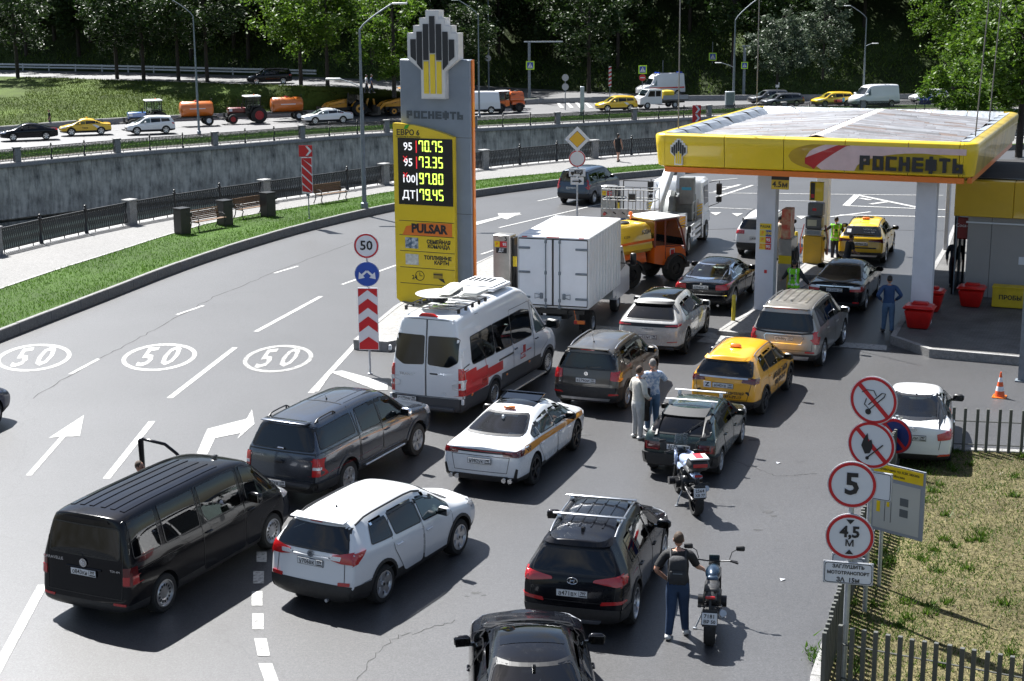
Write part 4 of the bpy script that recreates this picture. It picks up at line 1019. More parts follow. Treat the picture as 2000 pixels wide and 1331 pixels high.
# white taxi saloon with orange stripe
def taxi_white():
 mt = paint('taxi_white', (.68, .70, .72), rough=.25, dust=.04)
 org = mat('orange_stripe', (.72, .26, .01), .3, coat=1)
 c = mk('s', 4.78, 1.84, 1.47, 2.77, .98, tr=.345, hz=.98, nz=.80, dz=1.04, db=.66, rgt=-.62, wst=.62, cow=1.32, bz=.96, clad=.36, gc=.19, rend=0,
  win=[(.02, 1.24), (-.92, -.04), (-1.30, -.97, .0, 0)], rgm=glass2, clear=1, rg=(1.11, 1.37, .68, .50), wheel=('5d', mat('black_rim', (.03, .03, .033), .3, .6), .74, .22), mirm=dark, belt=[(-2.4, 1.0), (-1.2, 1.0), (1.2, .90), (2.4, .76)], kf=.9)
 r, bv = car('white_taxi', 'white fastback taxi with orange side stripe and small orange checkered roof light', 'taxi', (.165, 33.4), -radians(21.3), c, mt)
 for v in 'RL':
  m = MB(); patch(m, bv, [(-2.1, .84), (-1.9, 1.00), (-.9, .97), (.5, .90), (1.5, .86), (2.0, .80), (1.9, .72), (1.3, .76), (.4, .80), (-1.0, .86)], v, .0065, .08); m.build('side_stripe', org, r, 40)
  m = MB()
  for i in range(5):
   for j in range(2):
    if (i+j) % 2: patch(m, bv, [(-1.9+i*.05, .88+j*.04), (-1.85+i*.05, .88+j*.04), (-1.85+i*.05, .92+j*.04), (-1.9+i*.05, .92+j*.04)], v, .008, 1)
  m.build('checker_mark', ink, r)
 m = MB(); patch(m, bv, rpoly([(-.82, .90), (.82, .90), (.80, .97), (-.80, .97)], .02), 'B', .010, .08, .01); m.build('light_bar', dark, r, 40)
 m = MB(); patch(m, bv, rpoly([(-.80, .935), (.80, .935), (.80, .95), (-.80, .95)], .004), 'B', .014, .08, .01); m.build('brake_strip', redlamp, r, 40)
 lamp(r, bv, 'tail_lamp', dredlamp, [('B', rpoly([(.52, .86), (.50, .96), (.90, .98), (.90, .85)], .02)), ('R', rpoly([(-2.36, .86), (-2.36, .97), (-1.98, .95), (-2.1, .86)], .02))], .014)
 panel(r, bv, 'rear_diffuser', black, [(-.72, .24), (.72, .24), (.62, .42), (-.62, .42)], off=.02)
 for x in (-.66, -.52, .56, .70): m = MB(); m.lathe([(.05, -.03), (.05, .02), (.035, .02), (.03, -.02)], 14, 'y', (x, -2.42, .36)); m.build('exhaust', chrome, r, 40)
 lamp(r, bv, 'bumper_vent', dark, [('B', [(.72, .30), (.80, .62), (.84, .60), (.80, .30)])], .012)
 seam(r, bv, [(-.6, .5), (-.66, .84), (.66, .84), (.6, .5), (-.6, .5)])
 plate(r, 'н982ук 797', (0, -2.425, .74))
 m = MB(); m.box((0, -.62, topz(bv, 0, -.62)+.045), (.26, .09, .07), bev=.02); m.build('roof_light', orlamp, r, 60)
 m = MB()
 for i in range(5):
  for j in range(2):
   if (i+j) % 2: m.box((-.08+i*.04, -.668, topz(bv, 0, -.62)+.035+j*.02), (.035, .004, .018))
 m.build('checker_mark', ink, r)
 panel(r, bv, 'sunroof', glass, [(-.46, -.32), (.46, -.32), (.46, .48), (-.46, .48)], 'T', .010)
 m = MB(); z = topz(bv, 0, .3)+.07
 m.tube([(-.46, .0, z-.03), (-.46, .40, z+.02), (.46, .40, z+.02), (.46, .0, z-.03)], .014, 6); m.box((0, .25, z-.02), (.9, .5, .02), rx=.12); m.build('tilted_sunroof', glass, r)
 fin(r, bv, -.95, mt); headlamps(r, bv, c, .62, .4, .09)
 return r
# black crossover with roof bars
def suv_black():
 mt = paint('black_metallic', (.005, .0055, .008), .3, .2, .012)
 c = mk('h', 4.48, 1.85, 1.66, 2.67, .92, tr=.355, hz=1.05, nz=.90, br=1.10, bz=1.04, rend=.42, clad=.44, rw=.66,
  win=[(.06, 1.2), (-.84, 0), (-1.42, -.9, .14, 0)], rg=(1.10, 1.46, .72, .58), wheel=('5d', alu, .74, .23), flare=(black, .04), mirm=mt, kr=.7, tap=(.90, .8))
 r, bv = car('black_suv', 'black crossover with silver roof rails and two crossbars, beside the man with a backpack', 'car', (1.58, 25.8), -radians(15.9), c, mt)
 lamp(r, bv, 'tail_lamp', redlamp, [('B', rpoly([(.34, 1.0), (.36, 1.04), (.92, 1.14), (.92, .98), (.74, .94)], .02)), ('R', rpoly([(-2.26, .98), (-2.2, 1.12), (-1.85, 1.08), (-2.05, .98)], .02))], .018)
 lamp(r, bv, 'reflector', redlamp, [('B', rpoly([(.48, .63), (.50, .69), (.86, .72), (.88, .67)], .015))], .015)
 rbumper(r, bv, .56, .9, -2.255, 2.67, .355, black, .012)
 panel(r, bv, 'skid_plate', alu, [(-.45, .30), (.45, .30), (.5, .36), (-.5, .36)], off=.03)
 seam(r, bv, [(-.70, .66), (-.74, 1.08), (.74, 1.08), (.70, .66), (-.70, .66)])
 m = MB(); patch(m, bv, rpoly([(-.56, 1.50), (.56, 1.50), (.52, 1.56), (-.52, 1.56)], .02), 'B', .06, .1, .07); m.build('spoiler', mt, r, 40)
 ring_badge(r, (0, -2.235, 1.01), 'oval', .065)
 text('TUCSON', face((-.55, -2.21, .84)), .07, chrome, r, 'lettering', 1.2); plate(r, 'а471вх 797', (0, -2.26, .80)); wiper(r, (0, -2.11, 1.15), (.35, -2.09, 1.17))
 rails(r, bv, .56, -1.5, .45, alu, .06, .016); crossbars(r, bv, .56, (-1.0, -.05), alu, .10); fin(r, bv, -1.42)
 for x in (-.3, -.1, .1, .3): seam(r, bv, [(x, -1.3), (x, .1)], 'T', .03, 'roof_rib', mt, .012)
 headlamps(r, bv, c, .78)
 return r
# black saloon cut by the frame
def saloon_front():
 mt = MATS['black_metallic']
 c = mk('s', 4.8, 1.83, 1.46, 2.78, 1.05, tr=.34, hz=.99, nz=.82, wheel=('5', alu, .72, .22), mirm=mt, rw=.62, win=[(.06, 1.27), (-.86, 0), (-1.28, -.9)], rg=(1.08, 1.37, .70, .54))
 p = at(1042, 1290, 1.46)
 r, bv = car('black_saloon', 'black saloon with glossy roof and shark fin aerial, nearest car at the bottom edge', 'car', (p.x-.02, p.y+.95), -radians(-1.5), c, mt)
 fin(r, bv, -.95, dark); panel(r, bv, 'sunroof', glass, [(-.46, -.35), (.46, -.35), (.44, .45), (-.44, .45)], 'T', .006); headlamps(r, bv, c, .66)
 seam(r, bv, [(-.72, 1.38), (-.66, 2.2)], 'T', .01, 'bonnet_gap', mirror=True)
 lamp(r, bv, 'tail_lamp', redlamp, [('B', rpoly([(.45, .86), (.45, .98), (.88, .98), (.88, .86)], .02))]); plate(r, 'к305мо 799', (0, -2.45, .7))
 return r
# brown compact suv
def suv_brown():
 mt = paint('brown_paint', (.075, .065, .052), .5, .3, .2)
 c = mk('h', 4.22, 1.79, 1.69, 2.58, .80, tr=.335, hz=1.08, nz=.95, br=1.10, bz=1.08, rend=.22, clad=.48, rw=.72, kr=.35, tap=(.95, .82),
  win=[(.1, 1.12), (-.78, .04), (-1.36, -.84, .06, 0)], rg=(1.14, 1.52, .76, .68), wheel=('5', alu, .64, .21), flare=(black, .06), mirm=mt, wst=.50, cow=1.16)
 r, bv = car('brown_suv', 'brown boxy compact suv with silver roof rails, ahead of the two talking men', 'car', (YT[0], YT[1]), -radians(YT[2]), c, mt)
 rails(r, bv, .60, -1.5, .4, alu, .06, .018); whip(r, bv, -.05, -1.25); rbumper(r, bv, .70, .88, -2.09, 2.58, .335, black, .014)
 panel(r, bv, 'skid_plate', alu, [(-.62, .36), (.62, .36), (.66, .42), (-.66, .42)], off=.035)
 lamp(r, bv, 'tail_lamp', redlamp, [('B', rpoly([(.64, .88), (.64, 1.10), (.88, 1.10), (.88, .86)], .02)), ('R', rpoly([(-2.08, .88), (-2.08, 1.1), (-1.92, 1.1), (-1.92, .88)], .02))], .016)
 lamp(r, bv, 'reflector', redlamp, [('B', rpoly([(.60, .50), (.62, .55), (.84, .55), (.84, .51)], .01))], .02)
 seam(r, bv, [(-.62, .72), (-.64, 1.12), (.64, 1.12), (.62, .72), (-.62, .72)]); ring_badge(r, (0, -2.05, 1.02), 'sk', .05); plate(r, 'в279ом 797', (0, -2.08, .85)); wiper(r, (0, -2.0, 1.17), (.3, -1.98, 1.2))
 m = MB(); m.box((0, -1.92, 1.61), (.36, .02, .02)); m.build('brake_lamp', redlamp, r)
 m = MB(); m.box((0, -1.85, 1.635), (1.1, .16, .03), bev=.012); m.build('spoiler', mt, r); headlamps(r, bv, c, .8)
 return r
# old dark green hatchback
def hatch_green():
 mt = paint('green_paint', (.012, .030, .026), .3, .25, .06)
 c = mk('h', 4.0, 1.65, 1.40, 2.46, .74, tr=.29, hz=.90, nz=.78, br=.98, bz=.92, rend=.62, clad=.36, rw=.70, gc=.19, kr=.25, tap=(.96, .9), re=.08, crown=.03,
  win=[(.1, 1.06), (-.68, .04), (-1.22, -.74, .16, 0)], rg=(1.00, 1.30, .68, .60), wheel=('5', steel, .66, .18), mirm=dark, wst=.42, cow=1.08, mirs=.8)
 r, bv = car('green_hatchback', 'old dark green hatchback with white roof rack bars, motorcycle parked right behind it', 'car', (LD[0], LD[1]), -radians(LD[2]), c, mt)
 rbumper(r, bv, .58, .80, -1.97, 2.46, .29, black, .05, .34)
 crossbars(r, bv, .52, (-.75, .15), white, .12)
 panel(r, bv, 'spoiler', black, [(-.62, 1.285), (.62, 1.285), (.60, 1.35), (-.60, 1.35)], off=.05, skirt=.06)
 lamp(r, bv, 'tail_lamp', dredlamp, [('B', rpoly([(.42, .64), (.42, .82), (.78, .82), (.78, .64)], .02))], .012)
 lamp(r, bv, 'brake_lamp', redlamp, [('B', [(.46, .66), (.46, .68), (.74, .68), (.74, .66)]), ('B', [(.72, .66), (.72, .78), (.74, .78), (.74, .66)])], .016)
 panel(r, bv, 'garnish', dark, [(-.4, .64), (.4, .64), (.4, .84), (-.4, .84)], off=.01); plate(r, 'в577оу 150', (-.0, -1.975, .74)); wiper(r, (.1, -1.86, 1.03), (.38, -1.62, 1.22)); text('LADA', face((-.5, -1.97, .90)), .06, chrome, r, 'lettering')
 for s in (1, -1): m = MB(); m.box((s*.66, -1.62, .30), (.24, .02, .30)); m.build('mud_flap', rubber, r)
 headlamps(r, bv, c, .62)
 return r
# yellow crossover taxi
YP = paint('taxi_yellow', (.75, .35, .008), rough=.3, dust=.05)
YP2 = paint('taxi_yellow_pale', (.72, .45, .010), rough=.3, dust=.05)
def taxi_yellow():
 mt = YP
 c = mk('h', 4.33, 1.80, 1.61, 2.60, .88, tr=.34, hz=1.02, nz=.86, br=1.12, bz=1.02, rend=.40, clad=.46, rw=.64, wheel=('5d', mat('black_rim', (.03, .03, .033), .3, .6), .72, .22), flare=(black, .03), mirm=dark,
  win=[(.08, 1.16), (-.80, .02), (-1.36, -.86, .12, 0)], rg=(1.10, 1.42, .74, .60), kr=.7, tap=(.9, .8))
 r, bv = car('yellow_taxi', 'yellow crossover taxi lettered for taxi rental on its doors, orange roof light', 'taxi', (6.13, 38.9), -radians(23.7), c, mt)
 rbumper(r, bv, .50, .88, -2.18, 2.6, .34, black, .012)
 lamp(r, bv, 'tail_lamp', dredlamp, [('B', rpoly([(.46, .96), (.50, 1.05), (.90, 1.07), (.90, .93)], .02)), ('R', rpoly([(-2.18, .94), (-2.1, 1.07), (-1.78, 1.05), (-1.95, .95)], .02))], .016)
 panel(r, bv, 'garnish', alu, [(-.62, 1.04), (.62, 1.04), (.62, 1.08), (-.62, 1.08)], off=.018, rr=.01)
 m = MB(); patch(m, bv, rpoly([(-.55, 1.43), (.55, 1.43), (.52, 1.49), (-.52, 1.49)], .02), 'B', .06, .1, .07); m.build('spoiler', mt, r, 40)
 m = MB(); patch(m, bv, rpoly([(-.5, 1.395), (.5, 1.395), (.5, 1.425), (-.5, 1.425)], .01), 'B', .03, .1, .03); m.build('spoiler_lip', dark, r, 40)
 plate(r, 'в040хв 797', (0, -2.17, .86))
 m = MB(); m.box((-.40, -2.17, .86), (.19, .012, .15)); m.build('sticker', whites, r); text('Z', face((-.40, -2.178, .86)), .15, ink, r, 'lettering', 1.1, bold=.004)
 text('ПРИГЛАШАЕМ ВОДИТЕЛЕЙ', face((0, -2.205, .69)), .085, ink, r, 'lettering', .95, bold=.002); text('+7-977-77-17', face((.2, -2.215, .59)), .10, ink, r, 'lettering', 1.05, bold=.003)
 for x in (-.60, .62): m = MB(); m.lathe([(.06, -.004), (.06, .004), (.0, .004)], 16, 'y', (x, -2.16, .69)); m.build('round_sticker', ink, r)
 seam(r, bv, [(-.62, .52), (-.74, 1.08), (.74, 1.08), (.62, .52), (-.62, .52)]); wiper(r, (0, -2.07, 1.14), (.3, -2.05, 1.17)); rails(r, bv, .56, -1.35, .35, alu, .04, .014)
 m = MB(); z = topz(bv, 0, -1.05); m.box((0, -1.05, z+.05), (.30, .12, .09), bev=.025, taper=(.8, .7)); m.build('roof_light', orlamp, r, 60)
 side_text(r, bv, 'АРЕНДА ТАКСИ', .1, .80, .20); side_text(r, bv, '(495) 477-77-17', .1, .60, .17); headlamps(r, bv, c, .76)
 return r
def side_text(r, bv, s, y, z, size, mt=None, xs=.95, v=1):
 h, n, _, _ = bv.ray_cast(V((3*v, y, z)), V((-v, 0, 0)))
 if h: text(s, face((h.x+v*.012, y, z), v, 0) , size, mt or ink, r, 'lettering', xs, bold=.004)
# silver full-size suv
def suv_silver():
 mt = paint('champagne_paint', (.34, .325, .30), .6, .3, .15)
 c = mk('h', 4.95, 1.95, 1.86, 2.90, 1.02, tr=.385, hz=1.16, nz=1.02, br=1.18, bz=1.15, rend=.26, clad=.48, rw=.72, wheel=('5d', alu, .74, .25), mirm=alu, gc=.23,
  win=[(.1, 1.3), (-.90, .04), (-1.85, -.96, .06, 0)], rg=(1.16, 1.62, .82, .72), kr=.3, tap=(.96, .84), mirs=1.1)
 r, bv = car('silver_suv', 'large champagne silver suv with ribbed roof and tall red tail lamps at the canopy edge', 'car', (8.6, 44.1), -radians(23.2), c, mt)
 rails(r, bv, .68, -1.9, .5, alu, .06, .02)
 for x in (-.42, -.21, 0, .21, .42): seam(r, bv, [(x, -1.6), (x, .3)], 'T', .05, 'roof_rib', mt, .014)
 fin(r, bv, -1.55, mt)
 lamp(r, bv, 'tail_lamp', redlamp, [('B', rpoly([(.83, .82), (.83, 1.16), (.96, 1.16), (.96, .80)], .01)), ('R', rpoly([(-2.46, .82), (-2.46, 1.16), (-2.34, 1.16), (-2.34, .82)], .01))], .016)
 seam(r, bv, [(-.82, 1.12), (-.5, 1.08), (.5, 1.08), (.82, 1.12)], w=.05, nm='garnish'); seam(r, bv, [(-.5, .80), (-.56, .98), (-.5, 1.04), (.5, 1.04), (.56, .98), (.5, .80)], w=.02, nm='plate_surround', mt=chrome, off=.014, closed=True)
 plate(r, 'е968ву 977', (0, -2.45, .93)); seam(r, bv, [(-.80, .62), (-.82, 1.14), (.82, 1.14), (.80, .62), (-.80, .62)])
 lamp(r, bv, 'reflector', redlamp, [('B', rpoly([(.62, .56), (.62, .60), (.88, .60), (.88, .56)], .01))], .016); panel(r, bv, 'skid_plate', alu, [(-.7, .36), (.7, .36), (.74, .46), (-.74, .46)], off=.03)
 m = MB(); m.box((0, -2.2, 1.77), (1.3, .2, .035), bev=.014); m.build('spoiler', mt, r, 50); m = MB(); m.box((0, -2.3, 1.755), (.7, .02, .018)); m.build('brake_lamp', redlamp, r); headlamps(r, bv, c, .86)
 return r
# light grey coupe suv
def suv_coupe():
 mt = paint('chalk_paint', (.46, .46, .45), .1, .25, .08)
 c = mk('h', 4.93, 1.98, 1.66, 2.895, 1.05, tr=.385, hz=1.05, nz=.88, br=1.10, bz=1.06, rend=.95, clad=.36, rw=.62, wheel=('5d', mat('black_rim', (.03, .03, .033), .3, .6), .76, .26), mirm=mt,
  win=[(.1, 1.3), (-.86, .04), (-1.45, -.92, .1, 0)], rg=(1.14, 1.47, .74, .56), kr=.8, tap=(.88, .8), wst=.5)
 r, bv = car('grey_coupe_suv', 'light grey coupe suv with black roof panel, between brown suv and black saloon', 'car', (4.74, 45.7), -radians(18.5), c, mt)
 panel(r, bv, 'glass_roof', glass, [(-.54, -1.35), (.54, -1.35), (.52, .35), (-.52, .35)], 'T', .006)
 m = MB(); patch(m, bv, rpoly([(-.58, 1.46), (.58, 1.46), (.55, 1.52), (-.55, 1.52)], .02), 'B', .08, .1, .09); m.build('spoiler', dark, r, 40)
 m = MB(); m.box((0, -1.78, 1.50), (.5, .02, .018)); m.build('brake_lamp', redlamp, r)
 panel(r, bv, 'light_bar', dark, [(-.86, .95), (.86, .95), (.84, 1.05), (-.84, 1.05)], off=.012); lamp(r, bv, 'tail_lamp', redlamp, [('B', rpoly([(.50, .985), (.52, 1.01), (.90, 1.03), (.90, .98)], .01)), ('R', rpoly([(-2.46, .97), (-2.4, 1.03), (-2.1, 1.03), (-2.2, .98)], .01))], .02)
 text('PORSCHE', face((0, -2.50, .90)), .05, ink, r, 'lettering', 1.6); plate(r, 'у323нт 799', (.0, -2.50, .66)); panel(r, bv, 'rear_diffuser', black, [(-.86, .26), (.86, .26), (.72, .40), (-.72, .40)], off=.02)
 for x in (-.66, .66): m = MB(); m.box((x, -2.45, .33), (.26, .12, .09), bev=.03); m.build('exhaust', dark, r)
 lamp(r, bv, 'reflector', redlamp, [('B', rpoly([(.56, .52), (.58, .54), (.86, .56), (.86, .54)], .005))], .014); headlamps(r, bv, c, .74)
 return r
# black saloon with beige seats, being filled
def saloon_refuel():
 mt = MATS['black_metallic']
 c = mk('s', 5.06, 1.89, 1.45, 2.94, 1.10, tr=.345, hz=.98, nz=.82, dz=1.02, db=.66, wheel=('5', alu, .72, .23), mirm=mt, rgm=glass2, clear=1, seatm=mat('beige_leather', (.42, .39, .30), .6), rg=(1.06, 1.36, .74, .58), rw=.62, rimm=chrome)
 p = at(1385, 583); r, bv = car('black_saloon', 'black saloon with bright red tail lamps, fuel nozzle in its right flank', 'car', AU[:2], -radians(AU[2]), c, mt)
 lamp(r, bv, 'tail_lamp', redlamp, [('B', rpoly([(.50, .78), (.50, .95), (.90, .97), (.90, .80)], .03)), ('R', rpoly([(-2.55, .8), (-2.5, .96), (-2.3, .95), (-2.34, .8)], .02))], .014)
 plate(r, 'а394аа 99', (0, -2.58, .86)); seam(r, bv, [(-.86, .62), (.86, .62)], w=.02, nm='chrome_strip', mt=chrome, off=.012); seam(r, bv, [(-.5, .66), (-.5, .98), (.5, .98), (.5, .66)])
 ring_badge(r, (0, -2.56, .97), 'ring', .03)
 panel(r, bv, 'sunroof', glass, [(-.44, -.2), (.44, -.2), (.42, .4), (-.42, .4)], 'T', .006); headlamps(r, bv, c, .66); m = MB(); m.cyl((.6, -2.6, .28), (.6, -2.4, .28), .04, n=10); m.build('exhaust', chrome, r)
 return r
def saloon_canopy():
 mt = MATS['black_metallic']
 c = mk('s', 4.85, 1.83, 1.47, 2.775, 1.10, tr=.335, hz=1.0, nz=.84, dz=1.08, db=.60, wheel=('5', alu, .7, .22), mirm=mt, rg=(1.10, 1.39, .74, .56))
 r, bv = car('black_saloon', 'black saloon with chrome boot strip, attendant in green vest at its left', 'car', (11.55, 51.7), -radians(21.6), c, mt)
 lamp(r, bv, 'tail_lamp', redlamp, [('B', rpoly([(.50, .80), (.50, .88), (.90, .90), (.90, .80)], .02)), ('R', rpoly([(-2.46, .8), (-2.46, .98), (-2.2, .95), (-2.3, .82)], .02))], .014)
 lamp(r, bv, 'reversing_lamp', clearlamp, [('B', rpoly([(.48, .88), (.50, .95), (.88, .98), (.88, .90)], .02))], .016)
 seam(r, bv, [(-.6, .96), (.6, .96)], w=.03, nm='chrome_strip', mt=chrome, off=.014); ring_badge(r, (0, -2.50, 1.0), 'toy', .05); plate(r, 'р122рв 777', (0, -2.50, .84))
 lamp(r, bv, 'reflector', redlamp, [('B', rpoly([(.60, .42), (.60, .47), (.80, .47), (.80, .42)], .01))], .014); headlamps(r, bv, c, .68); whip(r, bv, 0, -.9, .08)
 return r
def taxi_far_pump():
 c = mk('h', 4.54, 1.82, 1.60, 2.72, .95, tr=.35, hz=1.03, nz=.88, br=1.10, bz=1.03, rend=.75, clad=.46, rw=.66, wheel=('5', alu, .7, .22), flare=(black, .05), mirm=dark, rg=(1.12, 1.44, .76, .60), rgm=glass)
 p = at(1690, 480); r, bv = car('yellow_taxi', 'yellow coupe crossover taxi at the farthest pump, stickers on its rear window', 'taxi', AR[:2], -radians(AR[2]), c, YP2)
 lamp(r, bv, 'tail_lamp', dredlamp, [('B', rpoly([(.30, .94), (.30, .98), (.88, 1.04), (.88, .88), (.66, .92)], .02)), ('R', rpoly([(-2.3, .9), (-2.3, 1.04), (-2.0, 1.0), (-2.1, .9)], .02))], .014)
 rbumper(r, bv, .52, .88, -2.31, 2.72, .35, black, .014); panel(r, bv, 'skid_plate', alu, [(-.6, .36), (.6, .36), (.66, .42), (-.66, .42)], off=.03); rails(r, bv, .58, -1.4, .4, dark, .05, .018)
 plate(r, 'у539вв 797', (0, -2.32, .84)); m = MB(); m.box((0, -.9, topz(bv, 0, -.9)+.05), (.3, .1, .09), bev=.03); m.build('roof_light', orlamp, r, 60); whip(r, bv, -.15, -1.3)
 text('ТАКСИ  8 (495)', face((.28, -1.98, 1.36)), .075, whites, r, 'lettering'); text('Аренда авто', face((.28, -2.04, 1.27)), .07, whites, r, 'lettering'); m = MB(); m.box((-.50, -1.97, 1.30), (.16, .006, .16), rx=-.7); m.build('sticker', whites, r)
 panel(r, bv, 'sticker_strip', ink, [(-.5, .66), (.6, .66), (.6, .71), (-.5, .71)], off=.01)
 return r
def suv_white_pump():
 mt = MATS['white_paint']
 c = mk('h', 4.43, 1.81, 1.68, 2.60, .93, tr=.35, hz=1.06, nz=.9, br=1.12, bz=1.06, rend=.38, clad=.50, rw=.68, wheel=('5', alu, .7, .22), flare=(black, .04), mirm=dark, rg=(1.14, 1.50, .72, .60))
 r, bv = car('white_suv', 'white suv being filled behind the near canopy column, red fuel hose at its side', 'car', TG[:2], -radians(TG[2]), c, mt)
 lamp(r, bv, 'tail_lamp', redlamp, [('B', rpoly([(.50, .94), (.50, 1.08), (.88, 1.10), (.88, .94)], .03)), ('R', rpoly([(-2.2, .95), (-2.2, 1.09), (-1.98, 1.08), (-2.0, .96)], .02))], .014)
 rbumper(r, bv, .60, .88, -2.23, 2.6, .35, black, .012); rails(r, bv, .58, -1.5, .4, dark, .05, .018); plate(r, 'с418ор 197', (0, -2.23, .78))
 return r
def saloon_white():
 mt = MATS['white_paint']
 c = mk('s', 4.37, 1.70, 1.46, 2.57, .98, tr=.315, hz=.98, nz=.82, dz=1.06, db=.58, wheel=('5', alu, .68, .2), mirm=dark, rg=(1.10, 1.38, .70, .54), rgm=glass2, clear=1, rimm=dark)
 r, bv = car('white_saloon', 'white saloon parked beyond the slatted fence near the traffic cone', 'car', SL[:2], -radians(SL[2]), c, mt)
 lamp(r, bv, 'tail_lamp', redlamp, [('B', rpoly([(.52, .76), (.50, .90), (.82, 1.00), (.83, .80)], .02)), ('R', rpoly([(-2.25, .8), (-2.2, .98), (-1.9, .94), (-2.1, .8)], .02))], .014)
 lamp(r, bv, 'reflector', redlamp, [('B', rpoly([(.52, .40), (.56, .45), (.78, .47), (.78, .43)], .01))], .014)
 plate(r, 'т850ум 797', (0, -2.28, .80)); ring_badge(r, (0, -2.27, .99), 'oval', .045); text('SOLARIS', face((-.55, -2.25, 1.0)), .05, chrome, r, 'lettering', 1.2); whip(r, bv, 0, -.75, .1); seam(r, bv, [(-.55, .56), (-.6, .9), (-.75, 1.04)]); seam(r, bv, [(.55, .56), (.6, .9), (.75, 1.04)])
 return r
def minivan_blue():
 mt = paint('blue_paint', (.022, .042, .075), .3, .3, .1)
 c = mk('h', 4.38, 1.81, 1.80, 2.73, .72, tr=.32, hz=1.15, nz=.95, br=1.14, bz=1.12, rend=.15, clad=.46, rw=.76, wheel=('plain', alu, .62, .2), mirm=dark, rg=(1.16, 1.66, .72, .66), kr=.3, tap=(.97, .8), wst=.55, cow=1.45,
  win=[(.25, 1.40), (-.72, .18), (-1.75, -.80)])
 r, bv = car('blue_minivan', 'dark blue minivan on the main road behind the priority road sign', 'van', BL[:2], -radians(BL[2]), c, mt)
 lamp(r, bv, 'tail_lamp', redlamp, [('B', rpoly([(.78, .80), (.78, 1.30), (.88, 1.30), (.88, .80)], .01)), ('R', rpoly([(-2.08, .8), (-2.05, 1.3), (-1.95, 1.3), (-1.98, .8)], .01))], .014)
 seam(r, bv, [(-.72, .5), (-.74, 1.7), (.74, 1.7), (.72, .5), (-.72, .5)]); rbumper(r, bv, .58, .88, -2.08, 2.73, .32, black, .012); plate(r, 'м664ку 750', (-.1, -2.07, .84)); whip(r, bv, 0, -1.4)
 return r
